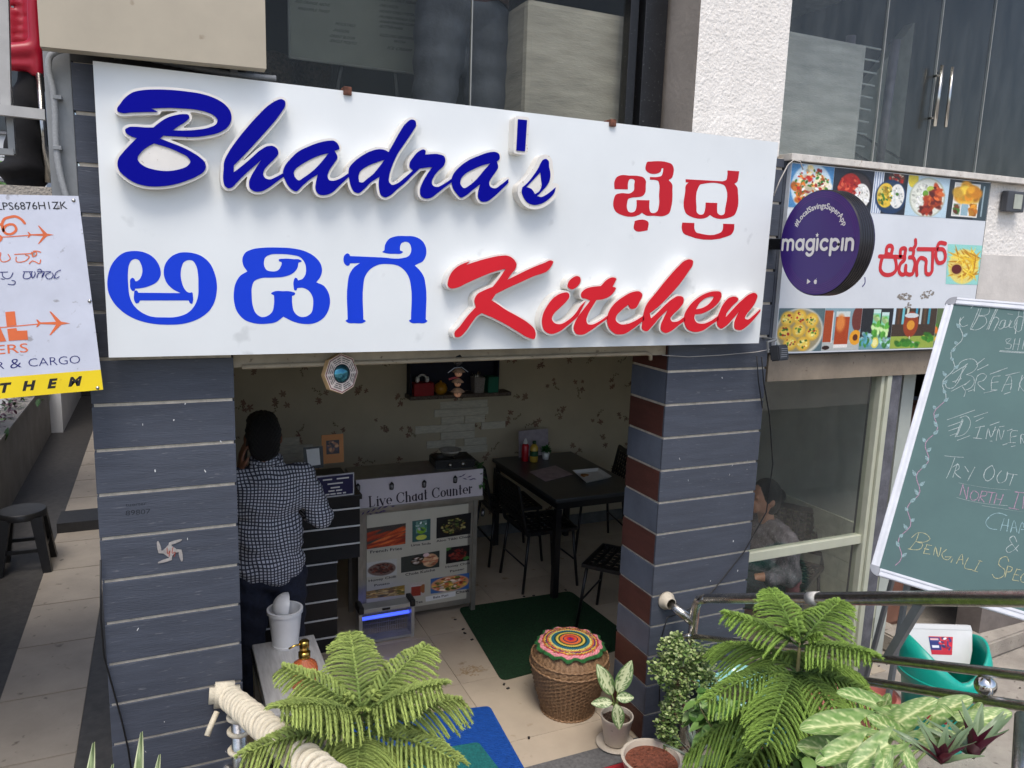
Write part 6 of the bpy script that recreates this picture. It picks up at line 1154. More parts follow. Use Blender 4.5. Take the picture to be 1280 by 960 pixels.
# ---- wicker stools with crochet covers
def wicker(loc, label, s=1.0):
    t = thing('wicker_stool', loc, label, 'stool'); x, y, z = loc
    def rad(h): return s * float(np.interp(h, [0, .03, .12, .24, .29, .32, .36, .39], [.142, .148, .176, .206, .210, .198, .170, .15]))
    V = []; F = []; nr, nt_ = 34, 132
    for j in range(nr):
        h = .39 * j / (nr - 1)
        for k in range(nt_):
            a = 2 * math.pi * k / nt_; r = rad(h) + .0085 * s * math.sin(a * 22 + (math.pi if j % 2 else 0)) + .001 * math.cos(a * 44); V.append(Vector((x + r * math.cos(a), y + r * math.sin(a), z + h * s)))
    for j in range(nr - 1):
        for k in range(nt_): F.append((j * nt_ + k, j * nt_ + (k + 1) % nt_, (j + 1) * nt_ + (k + 1) % nt_, (j + 1) * nt_ + k))
    F.append(tuple(range((nr - 1) * nt_, nr * nt_)))
    raw('basket_body', V, F, M('wicker_cane', (158, 124, 90), .6, .3, 70, .3, 200, rgb2=(116, 88, 62)), t, True)
    for h in (.0, .27, .31): ob('braided_band', tube(B(), [(x + (rad(h) + .004) * math.cos(q), y + (rad(h) + .004) * math.sin(q), z + h * s + .006 + .0025 * math.sin(q * 40)) for q in np.linspace(0, 6.2832, 160)], .006 * s, 6, False), MATS['wicker_cane'], t, True)
    # crochet: concentric bumpy rounds of yarn
    bands = [(.012, (120, 40, 120)), (.022, (210, 30, 60)), (.034, (226, 90, 40)), (.042, (40, 30, 90)), (.058, (240, 120, 60)), (.070, (30, 80, 50)), (.084, (232, 206, 90)), (.094, (28, 70, 44)), (.108, (24, 110, 130)), (.122, (236, 222, 120)), (.132, (226, 120, 50)), (.142, (120, 40, 110)), (.152, (240, 200, 70)), (.162, (206, 60, 50)), (.172, (250, 160, 170)), (.180, (240, 150, 160)), (.19, (40, 110, 50)), (.2, (34, 96, 44))]
    V, F, C = [], [], []; nr, nt_ = 60, 160
    for j in range(nr):
        r = .002 + .200 * j / (nr - 1); col = next(c for q, c in bands if r <= q + .0025) if r <= .2 else bands[-1][1]
        for k in range(nt_):
            a = 2 * math.pi * k / nt_; edge = max(0, (r - .15) / .05); zz_ = .402 - .018 * (r / .2) ** 2 - .012 * edge ** 2 + edge * .007 * math.sin(a * 13 + 1) + .0022 * abs(math.sin(j * 1.05)) + .0015 * math.sin(a * 48 + j * 1.3)
            rr_ = r * .93 * (1 + edge * .035 * math.sin(a * 17)); V.append(Vector((x + s * rr_ * math.cos(a), y + s * rr_ * math.sin(a), z + s * zz_)))
            c2 = col if (r < .12 or r > .165) else bands[(int(r * 100) + int(2.2 * math.sin(a * 3 + r * 60) + 20)) % 14 + 2][1] if random.random() < .25 else col
            f_ = .75 + .25 * math.sin(a * 48 + j * 1.3); C.append(np.array(lin(c2)) * f_)
    for j in range(nr - 1):
        for k in range(nt_): F.append((j * nt_ + k, j * nt_ + (k + 1) % nt_, (j + 1) * nt_ + (k + 1) % nt_, (j + 1) * nt_ + k))
    raw('crochet_cover', V, F, Mvc('crochet_yarn', .9, .4), t, True, np.array(C))
wicker(tuple(PZ(709, 884, 0) - Vector((0, 0, 0))), 'round wicker basket stool with a colourful crochet cover near the entrance')
wicker((.36, 2.72, .0), 'second crochet covered wicker stool behind the rope wrapped rail', .95)
# ---- steel cabinet, swing bin, soap bottle
kb = thing('steel_trolley', (.48, 3.36, 0), 'small steel cabinet beside the man, topped by a grey bin and an amber bottle', 'cabinet')
box('top', (.335, 3.05, .50), (.632, 3.68, .52), M('brushed_steel_top', (190, 190, 190), .4, .12, 8, metal=.25, stretch=(8, 1, 1)), kb, .006); box('shelf', (.35, 3.07, .12), (.617, 3.66, .135), M('grey_shelf', (120, 120, 120), .5), kb)
for x in (.347, .620):
    for y in (3.062, 3.668): ob('leg', tube(B(), [(x, y, 0), (x, y, .499)], .012, 8), m_steel, kb, True)
ob('side_panel', bx(B(), (.340, 3.08, .14), (.344, 3.65, .495)), m_white, kb); ob('edge_rail', tube(B(), [(.335, 3.68, .49), (.335, 3.05, .49)], .011, 8), m_steel, kb, True)
m_gp = M('grey_bin_plastic', (222, 224, 226), .4, .05, 6); c_ = PZ(357, 806, .52); c_.z = .5205
sb = thing('swing_bin', c_, 'small pale grey bin with its rounded lid swung open on the steel cabinet', 'bin')
ob('bin_body', lathe(B(), [(.062, 0), (.064, .012), (.062, .014), (.078, .17), (.084, .172), (.085, .19), (.074, .19), (.058, .02)], c_, 36, True), m_gp, sb, True, sharp=40)
g = B(); Rl = Matrix.Rotation(R_(-80), 3, 'Y'); lathe(g, [(.066 * math.cos(t), .066 * math.sin(t)) for t in np.linspace(0, 1.57, 9)], c_ + Vector((.008, .0, .200)), 28, True, Rl); ob('swing_lid', g, m_gp, sb, True, sharp=50)
c_ = PZ(381, 858, .52); c_.z = .5205; sb = thing('pump_bottle', c_, 'amber ribbed glass bottle with a gold pump on the steel cabinet', 'bottle')
am = bpy.data.materials.new('amber_glass'); am.use_nodes = True; b_ = am.node_tree.nodes['Principled BSDF']; b_.inputs['Base Color'].default_value = (*lin((240, 140, 90)), 1); b_.inputs['Transmission Weight'].default_value = .6; b_.inputs['Roughness'].default_value = .15
ob('glass_body', lathe(B(), [(.05, 0), (.056, .01), (.057, .085), (.050, .11), (.024, .13), (.022, .14)], c_, 72, True, None, lambda a, j, z: 1 + .025 * math.cos(a * 18)), am, sb, True)
m_gold = M('gold_metal', (206, 170, 90), .25, .1, metal=1.0); ob('collar', lathe(B(), [(.024, .138), (.026, .142), (.026, .165), (.018, .17)], c_, 24), m_gold, sb, True); ob('pump_head', tube(lathe(B(), [(.012, .17), (.021, .175), (.022, .215), (.016, .22)], c_, 24), [c_ + Vector((0, 0, .205)), c_ + Vector((-.04, -.01, .208)), c_ + Vector((-.068, -.015, .2))], .0045, 8), m_gold, sb, True)

# ================================================================== PEOPLE
def shirtmat():
    m = bpy.data.materials.new('checked_shirt'); m.use_nodes = True; n = m.node_tree.nodes; L = m.node_tree.links; b = n['Principled BSDF']; b.inputs['Roughness'].default_value = .85
    tc = n.new('ShaderNodeTexCoord'); no = n.new('ShaderNodeTexNoise'); no.inputs['Scale'].default_value = 3; L.new(tc.outputs['Object'], no.inputs[0]); sc = n.new('ShaderNodeVectorMath'); sc.operation = 'SCALE'; sc.inputs['Scale'].default_value = .09; L.new(no.outputs['Color'], sc.inputs[0]); ad = n.new('ShaderNodeVectorMath'); L.new(tc.outputs['Object'], ad.inputs[0]); L.new(sc.outputs[0], ad.inputs[1]); se = n.new('ShaderNodeSeparateXYZ'); L.new(ad.outputs[0], se.inputs[0])
    outs = []
    for ax, per in (('X', .0165), ('Z', .0165)):
        mu = n.new('ShaderNodeMath'); mu.operation = 'MULTIPLY'; mu.inputs[1].default_value = 6.2832 / per; L.new(se.outputs[ax], mu.inputs[0]); si = n.new('ShaderNodeMath'); si.operation = 'SINE'; L.new(mu.outputs[0], si.inputs[0]); mr = n.new('ShaderNodeMapRange'); mr.inputs[1].default_value = -.6; mr.inputs[2].default_value = -.1; L.new(si.outputs[0], mr.inputs[0]); outs.append(mr)
    mx = n.new('ShaderNodeMath'); mx.operation = 'MULTIPLY'; L.new(outs[0].outputs[0], mx.inputs[0]); L.new(outs[1].outputs[0], mx.inputs[1])
    mi = n.new('ShaderNodeMix'); mi.data_type = 'RGBA'; L.new(mx.outputs[0], mi.inputs[0]); mi.inputs[6].default_value = (*lin((56, 58, 70)), 1); mi.inputs[7].default_value = (*lin((196, 198, 206)), 1); L.new(mi.outputs[2], b.inputs['Base Color']); return m
def hand(o, w, d, pn, s=1., curl=.3, thumb=1):
    w = Vector(w); d = Vector(d).normalized(); pn = Vector(pn); pn = (pn - d * pn.dot(d)).normalized(); sd_ = d.cross(pn)
    pc_ = w + d * .045 * s
    for k in range(4): cone(o, w + sd_ * (k - 1.5) * .012 * s, w + d * .085 * s + sd_ * (k - 1.5) * .019 * s, .014 * s, .0105 * s, 8)
    for k, ln in enumerate((.062, .075, .070, .055)):
        a = w + d * .085 * s + sd_ * (1.5 - k) * .019 * s; dd = d.copy(); r = .0088 * s
        for j in range(3):
            dd = (dd + pn * curl * (1 + .15 * k)).normalized(); b_ = a + dd * ln * s * (.45, .32, .23)[j]; cone(o, a, b_, r, r * .9, 8); a = b_; r *= .9
    a = w + d * .03 * s + sd_ * thumb * .022 * s; b_ = a + (sd_ * thumb * .8 + d * .6 + pn * .25).normalized() * .04 * s; cone(o, a, b_, .013 * s, .011 * s, 8); cone(o, b_, b_ + (d * .9 + pn * .35 + sd_ * thumb * .1).normalized() * .032 * s, .010 * s, .008 * s, 8)
m_skin = M('brown_skin', (126, 84, 62), .5, .08, 8); m_hair = M('black_hair', (14, 12, 12), .55, .3, 90, .8, 200, stretch=(4, 4, 1))
def man():
    x, y = .446, 3.89; t = thing('person', (x, y, 0), 'man in a checked shirt and dark jeans seen from behind at the reception desk', 'person')
    hd = Vector((x - .01, y + .035, 1.495)); lh = Vector((x - .105, y + .02, 1.36))
    o = B(); ell(o, (x, y, .84), (.155, .115, .12)); ell(o, (x, y + .0, 1.0), (.15, .105, .2)); ell(o, (x, y, 1.2), (.175, .11, .16)); cone(o, (x - .12, y, 1.29), (x + .12, y, 1.29), .06, .06)
    cone(o, (x, y, 1.3), (x - .005, y + .02, 1.42), .062, .056); ell(o, hd, (.078, .098, .115)); ell(o, hd + Vector((0, .08, -.04)), (.045, .04, .06)); cone(o, hd + Vector((0, .09, .0)), hd + Vector((0, .115, -.03)), .012, .016)
    ell(o, hd + Vector((0, .098, -.062)), (.026, .012, .009)); [ell(o, hd + Vector((s * .032, .088, .015)), (.016, .012, .010)) for s in (-1, 1)]
    for s in (-1, 1): ell(o, hd + Vector((s * .082, .0, -.01)), (.012, .022, .033))
    cone(o, (x + .17, y, 1.285), (x + .262, y - .01, 1.05), .052, .043); cone(o, (x + .262, y - .01, 1.05), (x + .19, y + .22, 1.03), .042, .028); hand(o, (x + .19, y + .22, 1.03), (-.2, 1, .0), (0, 0, -1), 1, .12, 1)
    cone(o, (x - .17, y, 1.285), (x - .27, y + .06, 1.08), .052, .042); cone(o, (x - .27, y + .06, 1.08), lh + Vector((-.02, .0, -.03)), .042, .028); hand(o, lh + Vector((-.02, 0, -.03)), (.12, .03, 1), (1, .1, 0), 1, .18, -1)
    for s in (-1, 1): cone(o, (x + s * .085, y, .8), (x + s * .1, y + .01, .44), .092, .062); cone(o, (x + s * .1, y + .01, .44), (x + s * .1, y - .02, .08), .06, .042); ell(o, (x + s * .105, y + .05, .045), (.045, .125, .04))
    organic('body', o, m_skin, t, .0065, 3)
    o = B(); ell(o, hd + Vector((0, -.014, .02)), (.088, .1, .108)); ell(o, hd + Vector((0, -.05, -.035)), (.076, .06, .08)); ell(o, hd + Vector((0, .03, .07)), (.078, .08, .06)); ob_h = organic('hair', o, m_hair, t, .008, 3, lambda c: .0025 * math.sin(c.x * 300) * math.sin(c.z * 220))
    o = B(); ell(o, (x, y, 1.0), (.178, .135, .2)); ell(o, (x, y, 1.2), (.195, .13, .165)); ell(o, (x, y, .84), (.188, .145, .13)); cone(o, (x - .13, y, 1.285), (x + .13, y, 1.285), .075, .075); cone(o, (x - .04, y, 1.34), (x + .04, y, 1.34), .055, .055); cone(o, (x, y, 1.34), (x, y + .01, 1.375), .068, .06)
    cone(o, (x + .17, y, 1.28), (x + .266, y - .01, 1.055), .074, .062); cone(o, (x + .266, y - .01, 1.055), (x + .225, y + .12, 1.04), .060, .05); cone(o, (x - .17, y, 1.28), (x - .27, y + .06, 1.085), .074, .06); cone(o, (x - .27, y + .06, 1.085), (x - .2, y + .05, 1.2), .058, .05)
    organic('shirt', o, shirtmat(), t, .009, 5, lambda c: .005 * math.sin(c.z * 38 + c.x * 22) * math.sin(c.x * 31 - c.z * 9) + .003 * math.sin(c.z * 90 + c.x * 40))
    cl = B(); tube(cl, [(x + .07 * math.cos(q), y + .015 + .066 * math.sin(q), 1.385 + .012 * math.sin(q)) for q in np.linspace(2.2, 7.2, 20)], .013, 8); ob('collar', cl, bpy.data.materials['checked_shirt'], t, True)
    o = B(); ell(o, (x, y, .82), (.172, .13, .13))
    for s in (-1, 1): cone(o, (x + s * .085, y, .78), (x + s * .1, y + .01, .44), .108, .078); cone(o, (x + s * .1, y + .01, .44), (x + s * .1, y - .015, .09), .076, .062)
    organic('jeans', o, M('dark_denim', (30, 36, 54), .85, .2, 60, .2, 200), t, .009, 4, lambda c: .004 * math.sin(c.z * 55 + c.x * 25))
    o = B(); [ell(o, (x + s * .105, y + .05, .05), (.052, .135, .05)) for s in (-1, 1)]; organic('shoes', o, m_blackp, t, .009, 3)
    # phone held at the ear
    g = B(); obox(g, lh + Vector((.012, .02, .075)), (.012, .07, .14), (.15, .1, 0), .003); tag(ob('phone', g, m_blackp, None), 'black phone held to the ear of the man at the desk', 'phone')
man()
def woman():
    hc = PY(956, 622, 3.62); x, y, z = hc.x - .01, 3.62, hc.z; t = thing('person', (x, y, 0), 'seated woman with hair bun and patterned grey shawl behind the shopfront window', 'person')
    o = B(); ell(o, (x, y, z), (.095, .075, .112)); ell(o, (x - .07, y, z - .04), (.04, .045, .055)); cone(o, (x - .095, y, z + .01), (x - .115, y, z - .02), .011, .014); ell(o, (x - .098, y, z - .05), (.01, .024, .008)); [ell(o, (x - .085, y + s * .03, z + .02), (.012, .015, .01)) for s in (-1, 1)]; [ell(o, (x + .005, y + s * .078, z - .01), (.02, .011, .03)) for s in (-1, 1)]
    cone(o, (x + .02, y, z - .08), (x + .05, y, z - .19), .05, .052); ell(o, (x + .07, y, z - .33), (.11, .17, .16)); ell(o, (x + .08, y, z - .5), (.12, .15, .14)); ell(o, (x + .07, y, z - .6), (.14, .17, .1))
    for s in (-1, 1):
        cone(o, (x + .06, y + s * .17, z - .23), (x + .07, y + s * .21, z - .44), .047, .04); cone(o, (x + .07, y + s * .21, z - .44), (x - .14, y + s * .14, z - .46), .037, .026); hand(o, (x - .14, y + s * .14, z - .46), (-1, -s * .2, -.1), (0, 0, -1), .9, .2, s)
        cone(o, (x + .04, y + s * .09, z - .58), (x - .34, y + s * .1, .50), .085, .06); cone(o, (x - .34, y + s * .1, .48), (x - .33, y + s * .1, .08), .055, .04); ell(o, (x - .37, y + s * .1, .045), (.11, .04, .038))
    organic('body', o, M('tan_skin', (176, 126, 100), .5), t, .0075, 3)
    o = B(); ell(o, (x + .02, y, z + .02), (.1, .088, .108)); ell(o, (x + .115, y, z + .0), (.055, .052, .052)); ell(o, (x + .04, y, z - .03), (.075, .082, .09)); organic('hair', o, m_hair, t, .008, 3)
    m = M('patterned_grey_shawl', (128, 120, 128), .9, .3, 34, .2, 80, rgb2=(62, 56, 64), spots=.9, spotcol=(170, 166, 176), stretch=(1, 1, .5))
    o = B(); ell(o, (x + .075, y, z - .33), (.135, .2, .19)); ell(o, (x + .085, y, z - .52), (.15, .18, .19)); cone(o, (x + .05, y - .13, z - .2), (x + .05, y + .13, z - .2), .07, .07)
    for s in (-1, 1): cone(o, (x + .06, y + s * .17, z - .23), (x + .07, y + s * .21, z - .45), .075, .07); cone(o, (x + .07, y + s * .21, z - .45), (x - .05, y + s * .17, z - .46), .06, .05)
    organic('shawl', o, m, t, .010, 4, lambda c: .006 * math.sin(c.z * 40 + c.x * 60))
    o = B(); cone(o, (x + .12, y - .2, z - .5), (x + .11, y - .2, z - .74), .05, .04); organic('shawl_end', o, M('dusty_pink_border', (136, 80, 88), .9, .2, 40), t, .010, 3)
    o = B(); ell(o, (x + .06, y, z - .6), (.17, .2, .11))
    for s in (-1, 1): cone(o, (x + .04, y + s * .09, z - .58), (x - .34, y + s * .1, .50), .105, .08); cone(o, (x - .34, y + s * .1, .48), (x - .33, y + s * .1, .1), .078, .085)
    organic('trousers', o, M('dark_print_trousers', (52, 44, 48), .9, .3, 40, spots=.6, spotcol=(110, 100, 110)), t, .011, 4)
woman()

# ================================================================== RAILS
rr = thing('stair_railing', (2.30, 2.85, 0), 'stainless steel stair railing in front of the plants and chalkboard', 'railing')
dx = lambda x: 442 * 3.731 / (x - 430.); PT = Vector((2.304, 2.80, .79))
top = [Vector((2.304, 2.847, 0)), Vector((2.304, 2.835, .4)), Vector((2.304, 2.815, .72)), PD(870, 757, 3.735), PD(874, 750, 3.70), PD(884, 748, 3.62)] + [PD(x, 748 + .0 * x, dx(x)) for x in (920, 1000, 1100, 1280, 1500, 1700)]
ob('top_rail', tube(B(), top[5:], [.0225] * (len(top) - 5), 16), m_dirtysteel, rr, True)
ob('post', tube(B(), top[:6], .0225, 16), m_dirtysteel, rr, True)
sk = PY(832, 750, 2.9485); ob('wall_pipe', tube(B(), [sk, Vector((2.300, 2.815, .70))], .024, 16), m_dirtysteel, rr, True)
g = B(); lathe(g, [(.0001, 0), (.045, 0), (.045, .012), (.032, .022), (.030, .045), (.025, .047)], sk, 24, False, Matrix.Rotation(R_(90), 3, 'X')); ob('wall_flange', g, M('cream_flange', (196, 186, 166), .5, .1, 20), rr, True)
for nm, f in (('mid_rail', lambda x: 824 + .12 * (x - 1105)), ('low_rail', lambda x: 855 + .16 * (x - 1105)), ('bottom_rail', lambda x: 911 + .27 * (x - 870))):
    x0_ = 866; ob(nm, tube(B(), [PD(x, f(x), dx(x)) for x in (x0_, 950, 1100, 1280, 1500)], .014, 12), m_dirtysteel, rr, True)
ob('brace', tube(B(), [PD(1152, 752, dx(1152)), PD(1108, 826, dx(1105))], .017, 4), M('grey_painted_flat', (116, 116, 116), .5), rr)
ob('steel_ball', sph(B(), PD(1232, 857, dx(1232)), .028, n=28, m=18), M('polished_steel', (214, 212, 208), .06, .03, metal=1.0), rr, True)
ob('wall_stub', tube(B(), [PY(838, 796, 2.949), PD(862, 795, 3.72)], .012, 10), m_dirtysteel, rr, True)
ob('tape_wrap', tube(B(), [PD(x, 748, dx(x)) for x in (1012, 1024)], .0245, 14), M('tape_white', (206, 204, 198), .6, .2, 30), rr, True)
# rope wrapped rail
ra_ = thing('rope_wrapped_rail', (.2, 2.8, 0), 'steel handrail thickly wrapped in cream rope at the lower left', 'railing')
a = PY(287, 872, 2.90); b = PD(402, 968, 1.95); d_ = (b - a); b2 = a + d_ * 1.45; m_rope = M('cream_rope', (216, 206, 182), .8, .08, 60, .3, 300, spots=.3, spotcol=(150, 136, 112))
ob('pipe', tube(B(), [a, b2], .027, 16), m_dirtysteel, ra_, True)
fr = frames([a, b2]); u_, v_ = fr[0][1], fr[0][2]; L_ = (b2 - a).length; P_ = []; nT = int(L_ / .046)
for q in range(nT * 18 + 1): s_ = q / (nT * 18); th = q * 2 * math.pi / 18; P_.append(a + (b2 - a) * s_ + (u_ * math.cos(th) + v_ * math.sin(th)) * (.036 + .002 * math.sin(q * .13)))
ob('rope', tube(B(), P_, .0105, 8), m_rope, ra_, True)
pz = [Vector((.205, 2.86, 0)), Vector((.205, 2.86, .70))]; ob('post', tube(B(), pz, .028, 16), m_dirtysteel, ra_, True); P_ = []
for lv_ in (.66, .60, .52, .34): P_ = [Vector((.205 + .036 * math.cos(th), 2.86 + .036 * math.sin(th), lv_ + .006 * math.sin(th * .5))) for th in np.linspace(0, 6.2832, 24)]; ob('rope_ring', tube(B(), P_, .009, 8), m_rope, ra_, True)
g = B(); obox(g, (.16, 2.915, .735), (.11, .06, .10), (0, .1, 0), .02); ob('rope_knot', g, m_rope, ra_, True); ob('rope_tail', tube(B(), [(.13, 2.88, .69), (.105, 2.85, .655), (.09, 2.83, .63)], .011, 8), m_rope, ra_, True)
ob('lower_pipe', tube(B(), [PD(263, 937, 3.3), PD(290, 968, 3.0)], .02, 12), m_dirtysteel, ra_, True)

# ================================================================== PLANTS
m_needle = Mvc('needle_leaf', .8, 0, spec=.3)
def araucaria(name, top, tiers, label, c_old, c_new, trunk_to, potr=.13, sc=1.0):
    t = thing(name, trunk_to, label, 'plant'); top = Vector(top)
    ob('trunk', tube(B(), [Vector(trunk_to) + Vector((0, 0, .1)), top.lerp(Vector(trunk_to), .4) + Vector((.01, 0, 0)), top], [.014, .010, .004], 8), M('green_brown_stem', (96, 92, 52), .7, .2, 20), t, True)
    c0_ = Vector(trunk_to); ob('pot', lathe(B(), [(potr * .72, 0), (potr, .2), (potr * 1.08, .2), (potr * 1.08, .225), (potr * .95, .225), (potr * .9, .19)], c0_, 28, True), M('terracotta', (160, 92, 66), .8, .12, 12), t, True); ob('soil', lathe(B(), [(potr * .9, .0), (.0001, .012)], c0_ + Vector((0, 0, .19)), 16, False), M('dark_soil', (60, 46, 36), .95, .3, 60, 1, 90), t)
    for (dz, azs, ln, el, dr) in tiers:
        for az in azs:
            az = R_(az + random.uniform(-4, 4)); e = R_(el + random.uniform(-5, 5)); L = ln * random.uniform(.92, 1.05) * sc
            d = Vector((math.cos(az) * math.cos(e), math.sin(az) * math.cos(e), math.sin(e))); o_ = top - Vector((0, 0, dz)); side = d.cross(Vector((0, 0, 1))).normalized()
            V, F, C = [], [], []
            def axis(s): return o_ + d * (L * s) - Vector((0, 0, 1)) * (dr * L * s * s)
            def rope(P, r0, ca, cb, nn):
                fr = frames(P); b0 = len(V); n = len(P); m3 = 4
                for i, (p, u, v) in enumerate(fr):
                    tt = i / (n - 1); r = r0 * .72 * (1 - .22 * tt) if i < n - 1 else r0 * .3 * (1 if i else .6); c = tuple(np.array(ca) * (1 - tt) + np.array(cb) * tt)
                    for k in range(m3): a_ = 2 * math.pi * k / m3; V.append(p + (u * math.cos(a_) + v * math.sin(a_)) * r); C.append(c)
                    if i:
                        for k in range(m3): F.append((b0 + (i - 1) * m3 + k, b0 + (i - 1) * m3 + (k + 1) % m3, b0 + i * m3 + (k + 1) % m3, b0 + i * m3 + k))
                for q in range(nn):
                    i = random.randrange(n - 1); f = random.random(); p = fr[i][0].lerp(fr[i + 1][0], f); tt = (i + f) / (n - 1); tg = (fr[i + 1][0] - fr[i][0]).normalized(); a_ = random.uniform(0, 6.28); ou = fr[i][1] * math.cos(a_) + fr[i][2] * math.sin(a_); r = r0 * (1 - .2 * tt); wv = tg.cross(ou) * r * .35
                    tip = p + ou * r * 1.5 + tg * r * 1.5; b = len(V); c = np.array(ca) * (1 - tt) + np.array(cb) * tt; V.extend([p + ou * r * .6 - wv, p + ou * r * .6 + wv, tip]); F.append((b, b + 1, b + 2)); C.extend([tuple(c * .85), tuple(c * .85), tuple(np.minimum(1, c * 1.3))])
            nb = int(L / .0150); rope([axis(s) for s in np.linspace(0, 1, 9)], .006 * sc, c_old, c_new, 90)
            for k in range(2, nb):
                s = k / nb; base = axis(s); tg = (axis(min(1, s + .02)) - axis(s)).normalized() if s < .98 else d
                bl = L * (.10 + .40 * (1 - s) ** .75 * min(1, .35 + s * 4.5)) * random.uniform(.88, 1.1)
                for sg2 in (-1, 1):
                    dd = (tg * .42 + side * sg2 * 1.0 + Vector((0, 0, .25)) + rdir() * .07).normalized(); P = []
                    for q in range(6): f = q / 5; P.append(base + dd * (bl * f) - Vector((0, 0, 1)) * (bl * (.5 + dr * .7) * f * f) + tg * bl * .16 * f * f)
                    mixk = random.uniform(.0, .35) + .65 * s; cb = np.array(c_old) * (1 - mixk) + np.array(c_new) * mixk; rope(P, .0062 * sc, tuple(cb * random.uniform(.55, 1.0)), tuple(np.array(c_new) * random.uniform(.75, 1.15)), 80)
            raw('branch', V, F, m_needle, t, False, np.array(C))
    return t
aL = PD(452, 886, 2.2)
araucaria('norfolk_pine', aL, [(.0, (20, 140, 260), .075, 40, .1), (.02, (-35, 28, 84, 148, 205), .32, 36, .22), (.08, (0, 58, 112, 178, 250, 318), .34, 20, .35), (.2, (20, 95, 165, 225, 300), .34, 8, .5)], 'bright green potted norfolk pine at the bottom centre left of the photo', lin((84, 108, 52)), lin((158, 174, 92)), (aL.x, aL.y, aL.z - .72))
aR = PD(1000, 802, 2.32)
araucaria('norfolk_pine', aR, [(.0, (-60, 60, 180), .08, 45, .1), (.015, (-75, 10, 75, 140), .26, 30, .2), (.1, (-50, 0, 42, 100, 165, 215, 262), .31, 12, .45), (.22, (-65, -15, 35, 85, 135, 190), .33, -4, .85), (.36, (-50, 15, 110, 178), .30, -20, 1.0)], 'tall darker green norfolk pine in front of the steel railing on the right', lin((50, 76, 38)), lin((134, 164, 72)), (aR.x, aR.y, aR.z - .78))
# planter parapets carrying the pots (below the picture's edge)
pv = thing('planter_parapet', (1.6, 1.6, 0), 'concrete planter parapet along the right side of the stairs', 'parapet'); box('lower_step', (1.35, 1.3, 0), (2.05, 2.05, aR.z - .781), m_conc, pv, .01); box('upper_step', (1.05, .55, 0), (1.75, 1.295, 1.14), m_conc, pv, .01)
pv2 = thing('planter_parapet', (0, 2.1, 0), 'concrete planter parapet along the left side of the stairs', 'parapet'); box('lower_step', (-.35, 1.8, 0), (.33, 2.45, .33), m_conc, pv2, .01); box('upper_step', (.331, 1.75, 0), (.62, 2.4, aL.z - .721), m_conc, pv2, .01)
# big soft leaves
def bigleaf(p, d, nrm, ln, wd, colf, parent, name='leaf', shape='arrow', droop=.25, n=24, fold=.22, mat=None):
    p = Vector(p); d = Vector(d).normalized(); nrm = Vector(nrm); nrm = (nrm - d * nrm.dot(d)).normalized(); s_ = d.cross(nrm); V, F, C = [], [], []; m_ = 15
    for i in range(n + 1):
        t = i / n
        if shape == 'arrow': w = wd * (.5 * (1 - t) ** .55 * (1.0 + .5 * t) if t > .12 else .5 * (.75 + 2.0 * t)); back = -.40 * ln * (1 - t) ** 4
        elif shape == 'oval': w = wd * .5 * math.sin(math.pi * min(1, t ** .85 * .97 + .03)) ** .75; back = 0
        else: w = wd * .5 * (math.sin(math.pi * (t ** .6 * .93 + .05))) ** .8; back = 0
        for j in range(m_):
            q = (j - (m_ - 1) / 2) / ((m_ - 1) / 2); c = p + d * (ln * t + back * abs(q) ** 1.5) + s_ * (w * q) + nrm * (fold * w * abs(q) - droop * ln * t * t + .01 * ln * math.sin(t * 9 + q * 3)); V.append(c); C.append(colf(t, q))
            if i and j: b = len(V) - 1; F.append((b - 1 - m_, b - m_, b, b - 1))
    return raw(name, V, F, mat or m_leaf, parent, True, np.array(C))
def syncol(t, q):
    v_ = max(math.exp(-(q / .1) ** 2), math.exp(-(math.sin(t * 13 - abs(q) * 5.5) / .28) ** 2) * (1 - abs(q) * .5)); e_ = .25 if abs(q) > .85 else 0; k_ = min(1, v_ * .9 + random.uniform(0, .25)); return tuple((np.array(lin((94, 136, 54))) * (1 - k_) + np.array(lin((214, 220, 156))) * k_) * (1 - e_) * .88)
sy = thing('syngonium', (1.3, 1.0, 1.14), 'arrowhead plant with large pale green veined leaves at the bottom right', 'plant')
sc0 = PD(1085, 960, 1.62)
SL = [((1075, 905), (1002, 905), 1.58), ((1095, 880), (1050, 862), 1.66), ((1120, 905), (1170, 872), 1.66), ((1100, 900), (1110, 868), 1.74), ((1078, 930), (1020, 950), 1.5), ((1120, 915), (1088, 895), 1.6), ((1110, 930), (1060, 960), 1.46), ((1150, 925), (1195, 915), 1.6), ((1130, 940), (1150, 975), 1.45), ((1210, 905), (1265, 888), 1.7), ((1195, 900), (1180, 880), 1.72), ((1165, 895), (1215, 870), 1.78), ((1060, 940), (1000, 930), 1.6), ((1105, 948), (1100, 990), 1.42), ((1205, 912), (1228, 880), 1.74), ((1150, 900), (1100, 885), 1.72), ((1040, 945), (1075, 985), 1.5)]
for k, (a, b, d0) in enumerate(SL):
    A = PD(*a, d0); Bq_ = PD(*b, d0 - .02); d = Bq_ - A; ln = d.length; bigleaf(A, d, Vector((-.25, -.45, 1)) + rdir() * .25, ln * 1.0, ln * .56, syncol, sy, droop=.12)
    ob('leaf_stalk', tube(B(), [sc0 + Vector((random.uniform(-.02, .02), random.uniform(-.02, .02), -.1)), sc0.lerp(A, .6) + Vector((0, 0, -.02)), A], [.004, .003, .002], 6), M('pale_stalk', (150, 170, 96), .5), sy, True)
ob('pot', lathe(B(), [(.08, 0), (.11, .16), (.12, .16), (.12, .18), (.10, .18), (.10, .15)], (sc0.x, sc0.y, 1.141), 24, True), MATS['terracotta'], sy, True)
